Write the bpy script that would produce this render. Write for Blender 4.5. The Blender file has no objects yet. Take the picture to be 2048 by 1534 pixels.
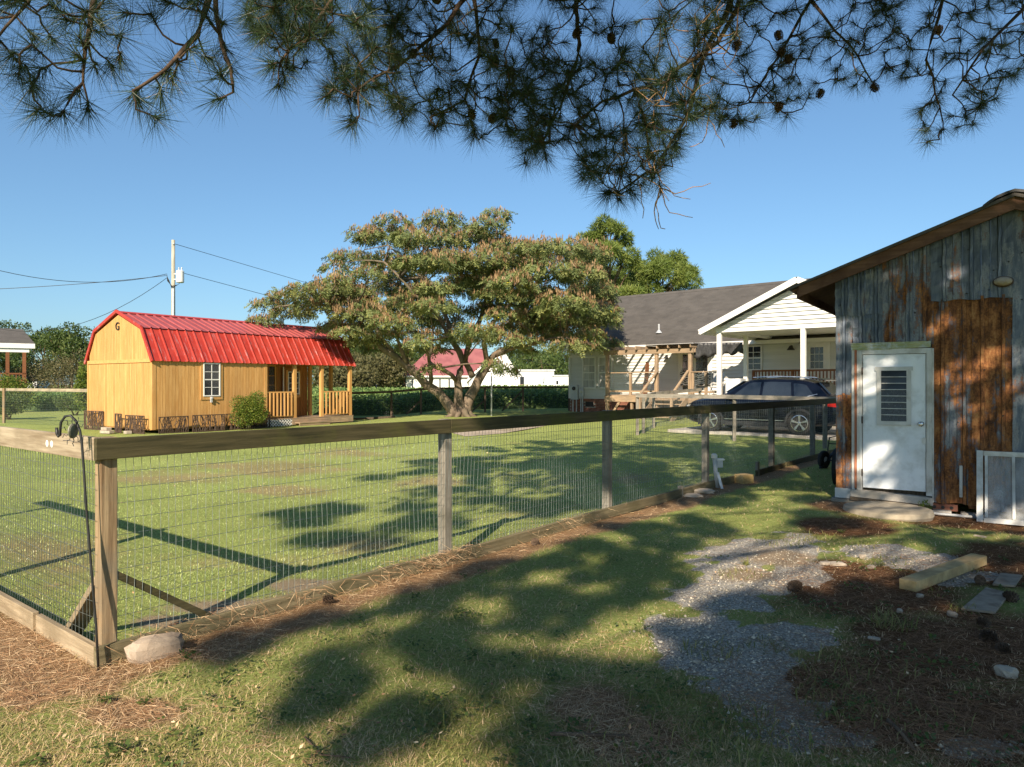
import bpy, math, random
import numpy as np
from mathutils import Vector, Matrix, Euler

random.seed(7)
rng = np.random.default_rng(7)
SC = bpy.context.scene
COL = SC.collection
R = math.radians

# ---------------------------------------------------------------- camera, sky, sun, exposure
CAM_H = 1.7
F = 1420.0                                   # focal length in pixels of the 2048 px wide photograph
cam_d = bpy.data.cameras.new('camera')
cam_d.sensor_width = 36.0
cam_d.lens = 36.0 * F / 2048.0
cam_d.clip_end = 3000
cam_d.clip_start = 0.05
cam = bpy.data.objects.new('camera', cam_d)
COL.objects.link(cam)
cam.location = (0, 0, CAM_H)
cam.rotation_euler = (R(90), 0, 0)
SC.camera = cam

SUN_EL = R(31)
SH = Vector((0.25, 0.968, 0)).normalized()   # the way shadows fall on the ground
TO_SUN = Vector((-SH.x * math.cos(SUN_EL), -SH.y * math.cos(SUN_EL), math.sin(SUN_EL)))
w = bpy.data.worlds.new('World')
SC.world = w
w.use_nodes = True
nt = w.node_tree
nt.nodes.clear()
sky = nt.nodes.new('ShaderNodeTexSky')
sky.sky_type = 'NISHITA'
sky.sun_disc = False
sky.sun_elevation = SUN_EL
sky.sun_rotation = math.atan2(TO_SUN.x, TO_SUN.y)
sky.air_density = 1.0
sky.dust_density = 0.8
sky.ozone_density = 3.0
bg = nt.nodes.new('ShaderNodeBackground')
bg.inputs['Strength'].default_value = 0.104
wo = nt.nodes.new('ShaderNodeOutputWorld')
tint = nt.nodes.new('ShaderNodeMix')
tint.data_type = 'RGBA'; tint.blend_type = 'MULTIPLY'
tint.inputs[0].default_value = 1.0
tint.inputs[7].default_value = (0.645, 0.86, 1.0, 1)
gam = nt.nodes.new('ShaderNodeGamma')
gam.inputs[1].default_value = 0.8
nt.links.new(sky.outputs[0], gam.inputs[0])
nt.links.new(gam.outputs[0], tint.inputs[6])
nt.links.new(tint.outputs[2], bg.inputs[0])
nt.links.new(bg.outputs[0], wo.inputs[0])

sun_d = bpy.data.lights.new('sun', 'SUN')
sun_d.energy = 4.4
sun_d.angle = R(0.55)
sun_d.color = (1.0, 0.86, 0.68)
sun = bpy.data.objects.new('sun', sun_d)
COL.objects.link(sun)
sun.rotation_euler = TO_SUN.to_track_quat('Z', 'Y').to_euler()
sun.location = (0, -20, 30)

SC.view_settings.view_transform = 'Standard'
SC.view_settings.look = 'None'
SC.view_settings.exposure = 1.0
SC.view_settings.gamma = 1.0
SC.view_settings.use_curve_mapping = False
SC.cycles.max_bounces = 6
SC.cycles.transparent_max_bounces = 8
SC.cycles.caustics_reflective = False
SC.cycles.caustics_refractive = False


# ---------------------------------------------------------------- helpers
def ss(a, b, x):
    t = np.clip((x - a) / (b - a), 0, 1)
    return t * t * (3 - 2 * t)


def gz(x, y):
    """height of the ground"""
    x = np.asarray(x, float); y = np.asarray(y, float)
    z = 0.26 * ss(24, 31, y) * ss(-7, -3, x)
    z = z - 0.10 * np.exp(-(((x - 6.6) / 1.6) ** 2 + ((y - 8.8) / 1.3) ** 2))
    z = z + 0.02 * np.sin(x * 1.3 + 0.5) * np.sin(y * 0.9 + x * 0.3) * ss(1, 3, y) * (1 - ss(25, 30, y))
    return z


def gzf(x, y):
    return float(gz(x, y))


def P(px, py, Y):
    """the point at distance Y seen at a pixel of the 2048 x 1534 photograph"""
    return Vector(((px - 1024) / F * Y, Y, CAM_H - (py - 767) / F * Y))


def G(px, py):
    Y = CAM_H * F / (py - 767)
    return Vector(((px - 1024) / F * Y, Y, 0))


def topx(x, y, z):
    return 1024 + F * x / y, 767 - F * (z - CAM_H) / y


class MB:
    def __init__(s):
        s.v = []; s.f = []

    def add(s, vs, fs):
        o = len(s.v)
        s.v += [tuple(v) for v in vs]
        s.f += [tuple(i + o for i in f) for f in fs]
        return s

    def box(s, c, d, rot=None):
        x, y, z = d[0] / 2, d[1] / 2, d[2] / 2
        vs = [Vector(q) for q in ((-x, -y, -z), (x, -y, -z), (x, y, -z), (-x, y, -z), (-x, -y, z), (x, -y, z), (x, y, z), (-x, y, z))]
        if rot is not None:
            vs = [rot @ q for q in vs]
        c = Vector(c)
        return s.add([q + c for q in vs], ((0, 3, 2, 1), (4, 5, 6, 7), (0, 1, 5, 4), (1, 2, 6, 5), (2, 3, 7, 6), (3, 0, 4, 7)))

    def bb(s, x0, x1, y0, y1, z0, z1):
        return s.box(((x0 + x1) / 2, (y0 + y1) / 2, (z0 + z1) / 2), (x1 - x0, y1 - y0, z1 - z0))

    def beam(s, p0, p1, wd, ht, up=(0, 0, 1)):
        p0 = Vector(p0); p1 = Vector(p1)
        d = p1 - p0; L = d.length; d.normalize()
        up = Vector(up)
        if abs(d.dot(up)) > 0.999:
            up = Vector((0, 1, 0))
        sd = d.cross(up).normalized(); u = sd.cross(d)
        m = Matrix((d, sd, u)).transposed()
        return s.box((p0 + p1) / 2, (L, wd, ht), m)

    def tube(s, pts, r, n=6, cap=True):
        pts = [Vector(p) for p in pts]
        if not hasattr(r, '__len__'):
            r = [r] * len(pts)
        ref = Vector((0.13, 0.31, 0.94))
        vs = []; fs = []
        for i, p in enumerate(pts):
            d = (pts[min(i + 1, len(pts) - 1)] - pts[max(i - 1, 0)])
            if d.length < 1e-9:
                d = Vector((0, 0, 1))
            d.normalize()
            a = d.cross(ref)
            if a.length < 0.05:
                a = d.cross(Vector((1, 0, 0)))
            a.normalize(); b = d.cross(a)
            for k in range(n):
                t = 2 * math.pi * k / n
                vs.append(p + (a * math.cos(t) + b * math.sin(t)) * r[i])
        for i in range(len(pts) - 1):
            for k in range(n):
                q = (k + 1) % n
                fs.append((i * n + k, i * n + q, (i + 1) * n + q, (i + 1) * n + k))
        if cap:
            fs.append(tuple(range(n - 1, -1, -1)))
            fs.append(tuple((len(pts) - 1) * n + k for k in range(n)))
        return s.add(vs, fs)

    def lathe(s, prof, c=(0, 0, 0), n=16, rot=None):
        """prof: (radius, height) pairs, turned round z"""
        c = Vector(c); vs = []; fs = []
        for (r, h) in prof:
            for k in range(n):
                t = 2 * math.pi * k / n
                q = Vector((r * math.cos(t), r * math.sin(t), h))
                if rot is not None:
                    q = rot @ q
                vs.append(q + c)
        for i in range(len(prof) - 1):
            for k in range(n):
                q = (k + 1) % n
                fs.append((i * n + k, i * n + q, (i + 1) * n + q, (i + 1) * n + k))
        fs.append(tuple(range(n - 1, -1, -1)))
        fs.append(tuple((len(prof) - 1) * n + k for k in range(n)))
        return s.add(vs, fs)

    def prism(s, pts, off):
        pts = [Vector(p) for p in pts]; off = Vector(off); n = len(pts)
        vs = pts + [p + off for p in pts]
        fs = [tuple(range(n)), tuple(range(2 * n - 1, n - 1, -1))]
        fs += [(i + n, (i + 1) % n + n, (i + 1) % n, i) for i in range(n)]
        return s.add(vs, fs)

    def mesh(s, name, mat, smooth=False):
        me = bpy.data.meshes.new(name)
        me.from_pydata(s.v, [], s.f)
        if smooth:
            me.polygons.foreach_set('use_smooth', [True] * len(me.polygons))
        if mat:
            me.materials.append(mat)
        me.update()
        return me

    def build(s, name, mat, parent=None, smooth=False, bevel=0, loc=None):
        o = bpy.data.objects.new(name, s.mesh(name, mat, smooth))
        COL.objects.link(o)
        o.parent = parent
        if loc is not None:
            o.location = loc
        if bevel:
            m = o.modifiers.new('bevel', 'BEVEL'); m.width = bevel; m.segments = 2; m.limit_method = 'ANGLE'
        return o


def tag(o, label=None, cat=None, group=None, kind=None):
    if label: o['label'] = label
    if cat: o['category'] = cat
    if group: o['group'] = group
    if kind: o['kind'] = kind
    return o


def thing(name, label, cat, loc=(0, 0, 0), xdir=None, rz=0.0, group=None):
    o = bpy.data.objects.new(name, None)
    o.empty_display_size = 0.2
    COL.objects.link(o)
    o.location = loc
    if xdir is not None:
        rz = math.atan2(xdir[1], xdir[0])
    o.rotation_euler = (0, 0, rz)
    return tag(o, label, cat, group)


def piece(name, me, parent, loc=(0, 0, 0), rot=(0, 0, 0), sc=None):
    o = bpy.data.objects.new(name, me)
    COL.objects.link(o)
    o.parent = parent
    o.location = loc
    o.rotation_euler = rot
    if sc: o.scale = sc
    return o


def npmesh(name, verts, sizes, loops, mat, parent=None, rnd=None, smooth=False):
    me = bpy.data.meshes.new(name)
    me.vertices.add(len(verts))
    me.vertices.foreach_set('co', np.ascontiguousarray(verts, dtype=np.float32).ravel())
    me.loops.add(len(loops))
    me.loops.foreach_set('vertex_index', np.ascontiguousarray(loops, dtype=np.int32))
    me.polygons.add(len(sizes))
    st = np.concatenate(([0], np.cumsum(sizes)[:-1])).astype(np.int32)
    me.polygons.foreach_set('loop_start', st)
    me.polygons.foreach_set('loop_total', np.asarray(sizes, dtype=np.int32))
    if rnd is not None:
        a = me.attributes.new('rnd', 'FLOAT', 'FACE')
        a.data.foreach_set('value', np.asarray(rnd, dtype=np.float32))
    if smooth:
        me.polygons.foreach_set('use_smooth', np.ones(len(sizes), dtype=bool))
    me.materials.append(mat)
    me.update(calc_edges=True)
    o = bpy.data.objects.new(name, me)
    COL.objects.link(o)
    o.parent = parent
    return o


def unit(a):
    return a / np.maximum(np.linalg.norm(a, axis=-1, keepdims=True), 1e-9)


def rdir(n, g=rng):
    return unit(g.normal(size=(n, 3)))


def perp(D, g=rng):
    return unit(np.cross(D, rdir(len(D), g)))


def diamonds(name, Pn, D, S, L, W, mat, parent=None, rnd=None, wide=0.45):
    n = len(Pn)
    L = np.broadcast_to(L, (n,))[:, None]; W = np.broadcast_to(W, (n,))[:, None]
    v = np.empty((n, 4, 3))
    v[:, 0] = Pn
    v[:, 1] = Pn + D * L * wide + S * W / 2
    v[:, 2] = Pn + D * L
    v[:, 3] = Pn + D * L * wide - S * W / 2
    if rnd is None: rnd = rng.random(n)
    return npmesh(name, v.reshape(-1, 3), np.full(n, 4), np.arange(4 * n), mat, parent, rnd)


def needles(name, Pn, D, S, L, W, mat, parent=None, rnd=None):
    n = len(Pn)
    L = np.broadcast_to(L, (n,))[:, None]; W = np.broadcast_to(W, (n,))[:, None]
    v = np.empty((n, 3, 3))
    v[:, 0] = Pn + S * W / 2
    v[:, 1] = Pn - S * W / 2
    v[:, 2] = Pn + D * L
    if rnd is None: rnd = rng.random(n)
    return npmesh(name, v.reshape(-1, 3), np.full(n, 3), np.arange(3 * n), mat, parent, rnd)


def strips(name, Pn, D, B, S, L, W, mat, parent=None, rnd=None):
    """bent blades: base pair, middle pair, tip; B is the bend of the tip"""
    n = len(Pn)
    L = np.broadcast_to(L, (n,))[:, None]; W = np.broadcast_to(W, (n,))[:, None]
    v = np.empty((n, 5, 3))
    v[:, 0] = Pn + S * W / 2
    v[:, 1] = Pn - S * W / 2
    mid = Pn + D * L * 0.55 + B * 0.3
    v[:, 2] = mid - S * W * 0.42
    v[:, 3] = mid + S * W * 0.42
    v[:, 4] = Pn + D * L + B
    lp = np.tile(np.array([0, 1, 2, 3, 3, 2, 4]), (n, 1)) + 5 * np.arange(n)[:, None]
    if rnd is None: rnd = rng.random(n)
    return npmesh(name, v.reshape(-1, 3), np.tile([4, 3], n), lp.ravel(), mat, parent, np.repeat(rnd, 2))


# ---------------------------------------------------------------- materials
def nd(nt, typ, ins=None, **props):
    n = nt.nodes.new(typ)
    for k, v in props.items():
        setattr(n, k, v)
    for k, v in (ins or {}).items():
        if isinstance(v, bpy.types.NodeSocket):
            nt.links.new(v, n.inputs[k])
        else:
            n.inputs[k].default_value = v
    return n


def c4(c):
    return (c[0], c[1], c[2], 1.0)


def mixc(nt, fac, a, b, mode='MIX'):
    n = nt.nodes.new('ShaderNodeMix')
    n.data_type = 'RGBA'; n.blend_type = mode
    for sock, v in ((n.inputs[0], fac), (n.inputs[6], a), (n.inputs[7], b)):
        if isinstance(v, bpy.types.NodeSocket): nt.links.new(v, sock)
        elif isinstance(v, (tuple, list)): sock.default_value = c4(v)
        else: sock.default_value = v
    return n.outputs[2]


def ramp(nt, fac, stops):
    n = nt.nodes.new('ShaderNodeValToRGB')
    nt.links.new(fac, n.inputs[0])
    e = n.color_ramp.elements
    while len(e) < len(stops): e.new(0.5)
    for i, (p, c) in enumerate(stops):
        e[i].position = p
        e[i].color = c4(c) if hasattr(c, '__len__') else (c, c, c, 1)
    return n.outputs[0]


def math_n(nt, op, a, b=None, clamp=False):
    n = nt.nodes.new('ShaderNodeMath'); n.operation = op; n.use_clamp = clamp
    for i, v in enumerate((a, b)):
        if v is None: continue
        if isinstance(v, bpy.types.NodeSocket): nt.links.new(v, n.inputs[i])
        else: n.inputs[i].default_value = v
    return n.outputs[0]


def newmat(name):
    m = bpy.data.materials.new(name); m.use_nodes = True
    nt = m.node_tree; nt.nodes.clear()
    out = nt.nodes.new('ShaderNodeOutputMaterial')
    pb = nt.nodes.new('ShaderNodeBsdfPrincipled')
    nt.links.new(pb.outputs[0], out.inputs[0])
    return m, nt, pb, out


def coords(nt, scale=(1, 1, 1), rand=True):
    tc = nt.nodes.new('ShaderNodeTexCoord')
    v = tc.outputs['Object']
    if rand:
        oi = nt.nodes.new('ShaderNodeObjectInfo')
        ad = nt.nodes.new('ShaderNodeVectorMath'); ad.operation = 'MULTIPLY_ADD'
        cb = nd(nt, 'ShaderNodeCombineXYZ', {0: oi.outputs['Random'], 1: oi.outputs['Random'], 2: oi.outputs['Random']})
        nt.links.new(cb.outputs[0], ad.inputs[0]); ad.inputs[1].default_value = (37, 17, 23)
        nt.links.new(v, ad.inputs[2]); v = ad.outputs[0]
    mp = nd(nt, 'ShaderNodeMapping', {'Vector': v, 'Scale': scale})
    return mp.outputs[0]


def noise(nt, vec, scale, detail=4, rough=0.55):
    return nd(nt, 'ShaderNodeTexNoise', {'Vector': vec, 'Scale': scale, 'Detail': detail, 'Roughness': rough}).outputs[0]


def surf(name, a, b, scale=4.0, stretch=(1, 1, 1), rough=0.7, bump=0.2, metal=0.0, spec=0.5, c=None, cs=1.2, vary=0.1, lo=0.35, hi=0.65, dist=0.01):
    """two colours through a noise, a third in larger patches, fine relief"""
    m, nt, pb, out = newmat(name)
    v = coords(nt, stretch)
    n1 = noise(nt, v, scale, 6, 0.6)
    col = ramp(nt, n1, [(lo, a), (hi, b)])
    if c is not None:
        n2 = noise(nt, coords(nt, (1, 1, 1)), cs, 5, 0.6)
        f = ramp(nt, n2, [(0.48, 0.0), (0.68, 1.0)])
        col = mixc(nt, f, col, c)
    if vary:
        oi = nt.nodes.new('ShaderNodeObjectInfo')
        f = nd(nt, 'ShaderNodeMapRange', {0: oi.outputs['Random'], 3: 1 - vary, 4: 1 + vary}).outputs[0]
        hs = nd(nt, 'ShaderNodeHueSaturation', {'Value': f, 'Color': col})
        col = hs.outputs[0]
    nt.links.new(col, pb.inputs['Base Color'])
    rr = nd(nt, 'ShaderNodeMapRange', {0: n1, 3: max(rough - 0.12, 0.03), 4: min(rough + 0.12, 1)}).outputs[0]
    nt.links.new(rr, pb.inputs['Roughness'])
    pb.inputs['Metallic'].default_value = metal
    pb.inputs['Specular IOR Level'].default_value = spec
    if bump:
        n3 = noise(nt, v, scale * 4, 6, 0.7)
        bp = nd(nt, 'ShaderNodeBump', {'Strength': bump, 'Distance': dist, 'Height': n3})
        nt.links.new(bp.outputs[0], pb.inputs['Normal'])
    return m


def leafmat(name, stops, trans=0.3, rough=0.55, spec=0.3):
    m, nt, pb, out = newmat(name)
    at = nd(nt, 'ShaderNodeAttribute', attribute_name='rnd')
    col = ramp(nt, at.outputs['Fac'], stops)
    nt.links.new(col, pb.inputs['Base Color'])
    pb.inputs['Roughness'].default_value = rough
    pb.inputs['Specular IOR Level'].default_value = spec
    if trans:
        tr = nd(nt, 'ShaderNodeBsdfTranslucent', {'Color': col})
        mx = nd(nt, 'ShaderNodeMixShader', {0: trans, 1: pb.outputs[0], 2: tr.outputs[0]})
        nt.links.new(mx.outputs[0], out.inputs[0])
    return m


def wood(name, a, b, axis, c=None, **k):
    st = {'x': (0.5, 9, 9), 'y': (9, 0.5, 9), 'z': (9, 9, 0.5)}[axis]
    k.setdefault('scale', 3.5); k.setdefault('rough', 0.8); k.setdefault('bump', 0.35); k.setdefault('spec', 0.25)
    return surf(name, a, b, stretch=st, c=c, **k)


WX = wood('weathered wood', (0.24, 0.19, 0.12), (0.42, 0.35, 0.24), 'x', c=(0.20, 0.18, 0.13), cs=3)
WZ = wood('weathered post', (0.15, 0.095, 0.05), (0.40, 0.29, 0.17), 'z', c=(0.20, 0.17, 0.12), cs=3, scale=2.2)
WMOSS = wood('mossy wood', (0.042, 0.038, 0.017), (0.10, 0.083, 0.040), 'x', c=(0.085, 0.088, 0.020), cs=1.8)
WBOARD = wood('damp board wood', (0.12, 0.10, 0.055), (0.23, 0.19, 0.11), 'x', c=(0.10, 0.09, 0.045), cs=2.5)
WGREY = wood('grey wood', (0.17, 0.15, 0.12), (0.30, 0.27, 0.22), 'z', c=(0.14, 0.13, 0.10), cs=3)
WGREYX = wood('grey rail wood', (0.17, 0.15, 0.12), (0.32, 0.29, 0.24), 'x', c=(0.14, 0.13, 0.10), cs=3)
WDARK = wood('dark wood', (0.06, 0.045, 0.03), (0.13, 0.10, 0.07), 'z')
WDECK = wood('deck timber', (0.25, 0.17, 0.105), (0.40, 0.29, 0.19), 'x', c=(0.22, 0.17, 0.12), cs=2)
WDECKZ = wood('deck post timber', (0.24, 0.16, 0.10), (0.40, 0.29, 0.19), 'z', c=(0.22, 0.17, 0.12), cs=2)
WSTAIN = wood('stained railing', (0.13, 0.05, 0.02), (0.22, 0.09, 0.04), 'x')
WRAKE = wood('rake board', (0.13, 0.065, 0.038), (0.22, 0.12, 0.075), 'x', c=(0.09, 0.045, 0.028), cs=2)
WBEAM = wood('sawn timber', (0.42, 0.28, 0.11), (0.60, 0.43, 0.20), 'x')
YELLOW = wood('yellow stained siding', (0.46, 0.24, 0.075), (0.61, 0.355, 0.135), 'z', scale=2.4, rough=0.6, vary=0.10, c=(0.50, 0.26, 0.085), cs=1.1, bump=0.15)
YELLOWX = wood('yellow stained trim', (0.50, 0.275, 0.09), (0.61, 0.36, 0.135), 'x', scale=1.6, rough=0.6, vary=0.04, bump=0.12)
BROWN = wood('stained door boards', (0.28, 0.115, 0.03), (0.36, 0.155, 0.045), 'z', scale=2, rough=0.5, vary=0.04, bump=0.1)
WHITE = surf('white trim', (0.68, 0.67, 0.64), (0.76, 0.75, 0.72), 3, rough=0.45, bump=0.03, vary=0.02)
SIDING = surf('vinyl siding', (0.60, 0.595, 0.565), (0.68, 0.675, 0.645), 1.2, stretch=(0.3, 1, 3), rough=0.5, bump=0.05, vary=0.03)
FARWHITE = surf('white wall far', (0.66, 0.66, 0.64), (0.74, 0.74, 0.72), 0.6, rough=0.6, bump=0.02)
CHURCHROOF = surf('maroon metal roof', (0.22, 0.075, 0.075), (0.30, 0.11, 0.105), 0.7, stretch=(1, 1, 1), rough=0.5, bump=0.05)
CURTAIN = surf('curtained window glass', (0.36, 0.37, 0.37), (0.50, 0.51, 0.50), 1.5, stretch=(6, 1, 0.5), rough=0.15, bump=0.0, spec=0.7)
GLASS = surf('dark glass', (0.012, 0.014, 0.017), (0.03, 0.034, 0.04), 2, rough=0.13, bump=0.0, spec=0.8, vary=0.3)
BLACK = surf('black paint', (0.012, 0.012, 0.012), (0.025, 0.025, 0.025), 6, rough=0.5, bump=0.05)
IRON = surf('brown iron', (0.045, 0.027, 0.018), (0.09, 0.055, 0.035), 12, rough=0.65, bump=0.2)
GALV = surf('galvanised wire', (0.10, 0.12, 0.11), (0.22, 0.25, 0.24), 20, rough=0.5, metal=0.3, bump=0.0)
CONCRETE = surf('concrete', (0.34, 0.31, 0.27), (0.46, 0.43, 0.38), 7, rough=0.9, bump=0.25, c=(0.28, 0.25, 0.20), cs=1.5)
STONE = surf('rough stone', (0.30, 0.23, 0.17), (0.46, 0.37, 0.28), 6, rough=0.95, bump=0.7, c=(0.24, 0.18, 0.13), cs=3)
PALESTONE = surf('pale stone', (0.33, 0.27, 0.205), (0.47, 0.405, 0.32), 8, rough=0.95, bump=0.5)
BRICK = surf('red brick', (0.20, 0.075, 0.045), (0.33, 0.14, 0.09), 5, rough=0.9, bump=0.3, vary=0.25)
MORTAR = surf('mortar', (0.32, 0.28, 0.24), (0.42, 0.38, 0.33), 12, rough=0.95, bump=0.3)
CHROME = surf('bright metal', (0.5, 0.5, 0.5), (0.65, 0.65, 0.65), 9, rough=0.25, metal=0.9, bump=0.0)
ALU = surf('weathered aluminium', (0.50, 0.50, 0.48), (0.64, 0.64, 0.62), 5, stretch=(1, 1, 0.5), rough=0.5, metal=0.15, bump=0.1, c=(0.36, 0.34, 0.30), cs=4)
RUBBER = surf('rubber', (0.012, 0.012, 0.012), (0.028, 0.027, 0.026), 12, rough=0.8, bump=0.2)
BARK = surf('pine bark', (0.10, 0.06, 0.035), (0.24, 0.16, 0.10), 7, stretch=(1, 1, 0.35), rough=0.95, bump=0.8, dist=0.03)
TWIG = surf('pine twig bark', (0.045, 0.027, 0.016), (0.11, 0.068, 0.042), 14, rough=0.9, bump=0.5)
MIMBARK = surf('grey brown bark', (0.10, 0.072, 0.048), (0.22, 0.165, 0.115), 4, stretch=(1, 1, 0.5), rough=0.9, bump=0.4, c=(0.13, 0.115, 0.07), cs=1.2)


def metal_roof_mat():
    m, nt, pb, out = newmat('red metal roofing')
    v = coords(nt, (1, 1, 1))
    n1 = noise(nt, v, 2.0, 4)
    col = ramp(nt, n1, [(0.35, (0.37, 0.034, 0.022)), (0.7, (0.46, 0.052, 0.034))])
    n2 = noise(nt, coords(nt, (7, 0.8, 0.8)), 2.2, 5, 0.7)
    f = ramp(nt, n2, [(0.56, 0.0), (0.68, 0.55)])
    col = mixc(nt, f, col, (0.40, 0.30, 0.30))
    nt.links.new(col, pb.inputs['Base Color'])
    pb.inputs['Roughness'].default_value = 0.38
    pb.inputs['Specular IOR Level'].default_value = 0.35
    return m


ROOFRED = metal_roof_mat()
ROOFSHEEN = surf('red roofing with painted sky sheen', (0.30, 0.060, 0.055), (0.37, 0.085, 0.078), 3, stretch=(3, 0.5, 0.5), rough=0.42, bump=0.0, spec=0.5)  # paler red: the sky's sheen on the upper front slope, put into the colour


def rust_mat(name, amount, streak=2.2, seedoff=0.0):
    """grey galvanised sheet with rust in vertical streaks; amount 0..1"""
    m, nt, pb, out = newmat(name)
    tc = coords(nt, (1, 1, 1))
    v1 = nd(nt, 'ShaderNodeMapping', {'Vector': tc, 'Scale': (4.6, 4.6, 1.25), 'Location': (seedoff, 0, seedoff)}).outputs[0]
    v2 = nd(nt, 'ShaderNodeMapping', {'Vector': tc, 'Scale': (13.0, 13.0, 2.0), 'Location': (seedoff, 3, 1)}).outputs[0]
    a = noise(nt, v1, 1.0, 8, 0.62)
    b = noise(nt, v2, 1.3, 8, 0.7)
    c = noise(nt, tc, 34, 8, 0.75)
    s = math_n(nt, 'ADD', math_n(nt, 'MULTIPLY', a, 0.62), math_n(nt, 'MULTIPLY', b, 0.20))
    s = math_n(nt, 'ADD', s, math_n(nt, 'MULTIPLY', c, 0.18))
    t = 0.66 - 0.30 * amount
    rm = ramp(nt, s, [(max(t - 0.035, 0), 0.0), (t + 0.025, 1.0)])
    zinc = ramp(nt, b, [(0.3, (0.050, 0.064, 0.088)), (0.55, (0.115, 0.140, 0.180)), (0.9, (0.26, 0.285, 0.33))])
    v3 = nd(nt, 'ShaderNodeMapping', {'Vector': tc, 'Scale': (9.0, 9.0, 3.2), 'Location': (seedoff, 7, 2)}).outputs[0]
    d = math_n(nt, 'ADD', math_n(nt, 'MULTIPLY', noise(nt, v3, 1.0, 8, 0.72), 0.65), math_n(nt, 'MULTIPLY', c, 0.35))
    rust = ramp(nt, d, [(0.38, (0.038, 0.014, 0.007)), (0.47, (0.13, 0.050, 0.016)), (0.53, (0.27, 0.108, 0.034)), (0.64, (0.43, 0.225, 0.085))])
    col = mixc(nt, rm, zinc, rust)
    edge = ramp(nt, s, [(max(t - 0.09, 0), 0.0), (max(t - 0.045, 0.01), 0.30), (t - 0.02, 0.0)])
    col = mixc(nt, edge, col, (0.42, 0.41, 0.38))
    nt.links.new(col, pb.inputs['Base Color'])
    nt.links.new(ramp(nt, rm, [(0, 0.45), (1, 0.92)]), pb.inputs['Roughness'])
    nt.links.new(ramp(nt, rm, [(0, 0.55), (1, 0.0)]), pb.inputs['Metallic'])
    bp = nd(nt, 'ShaderNodeBump', {'Strength': 0.35, 'Distance': 0.01, 'Height': s})
    nt.links.new(bp.outputs[0], pb.inputs['Normal'])
    return m


ZINC = rust_mat('galvanised sheet', 0.22)
ZINCR = rust_mat('partly rusted sheet', 0.44, seedoff=4)
RUST = rust_mat('rusted sheet', 0.73, seedoff=9)
RUSTY = rust_mat('heavily rusted sheet', 0.62, seedoff=2)


def shingle_mat():
    m, nt, pb, out = newmat('asphalt shingles')
    tc = nt.nodes.new('ShaderNodeTexCoord')
    br = nd(nt, 'ShaderNodeTexBrick', {'Vector': tc.outputs['UV'] if False else tc.outputs['Object'], 'Scale': 1.0, 'Mortar Size': 0.0,
            'Brick Width': 0.3, 'Row Height': 0.15, 'Color1': c4((0.050, 0.045, 0.040)), 'Color2': c4((0.105, 0.094, 0.083)), 'Bias': 0.0})
    n = noise(nt, tc.outputs['Object'], 1.3, 5)
    n2 = noise(nt, tc.outputs['Object'], 60, 3)
    col = mixc(nt, 0.5, br.outputs[0], ramp(nt, n2, [(0.3, (0.045, 0.04, 0.036)), (0.7, (0.125, 0.112, 0.10))]))
    col = mixc(nt, 0.35, col, ramp(nt, n, [(0.3, (0.05, 0.046, 0.042)), (0.7, (0.115, 0.105, 0.095))]))
    nt.links.new(col, pb.inputs['Base Color'])
    pb.inputs['Roughness'].default_value = 0.9
    return m


SHINGLE = shingle_mat()
CARBODY = surf('dark blue car paint', (0.003, 0.0042, 0.009), (0.004, 0.0055, 0.012), 3, rough=0.07, bump=0.0, spec=0.4)
PLASTIC = surf('dark plastic', (0.02, 0.02, 0.022), (0.035, 0.035, 0.037), 8, rough=0.6, bump=0.05)
CARGLASS = surf('tinted car glass', (0.012, 0.016, 0.022), (0.02, 0.026, 0.034), 1, rough=0.04, bump=0.0, spec=0.9)
REDLAMP = surf('red lamp lens', (0.35, 0.012, 0.01), (0.45, 0.02, 0.015), 8, rough=0.15, bump=0.0)
CLEARLAMP = surf('clear lamp lens', (0.35, 0.36, 0.37), (0.55, 0.56, 0.57), 8, rough=0.1, bump=0.0)
TARP = surf('black tarpaulin', (0.018, 0.018, 0.02), (0.05, 0.05, 0.053), 3, rough=0.5, bump=0.2)
DOORWHITE = surf('stained white door', (0.68, 0.72, 0.76), (0.78, 0.81, 0.83), 5, stretch=(1, 1, 0.5), rough=0.5, bump=0.05, c=(0.50, 0.52, 0.52), cs=3.0)
PEEL = surf('peeling green strip', (0.30, 0.33, 0.16), (0.46, 0.46, 0.25), 9, stretch=(0.6, 1, 1), rough=0.7, bump=0.4, c=(0.55, 0.60, 0.62), cs=7)
ORANGE = surf('rusty orange strip', (0.34, 0.11, 0.05), (0.45, 0.18, 0.09), 7, rough=0.85, bump=0.3)
PIPE = surf('grey white pipe', (0.42, 0.43, 0.43), (0.55, 0.56, 0.56), 8, rough=0.5, bump=0.05)
POLEWOOD = surf('utility pole wood', (0.26, 0.24, 0.18), (0.40, 0.38, 0.30), 4, stretch=(3, 3, 0.4), rough=0.9, bump=0.3)
LIGHTGREY = surf('light grey metal', (0.50, 0.52, 0.54), (0.60, 0.62, 0.63), 4, rough=0.4, metal=0.2, bump=0.02)

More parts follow.
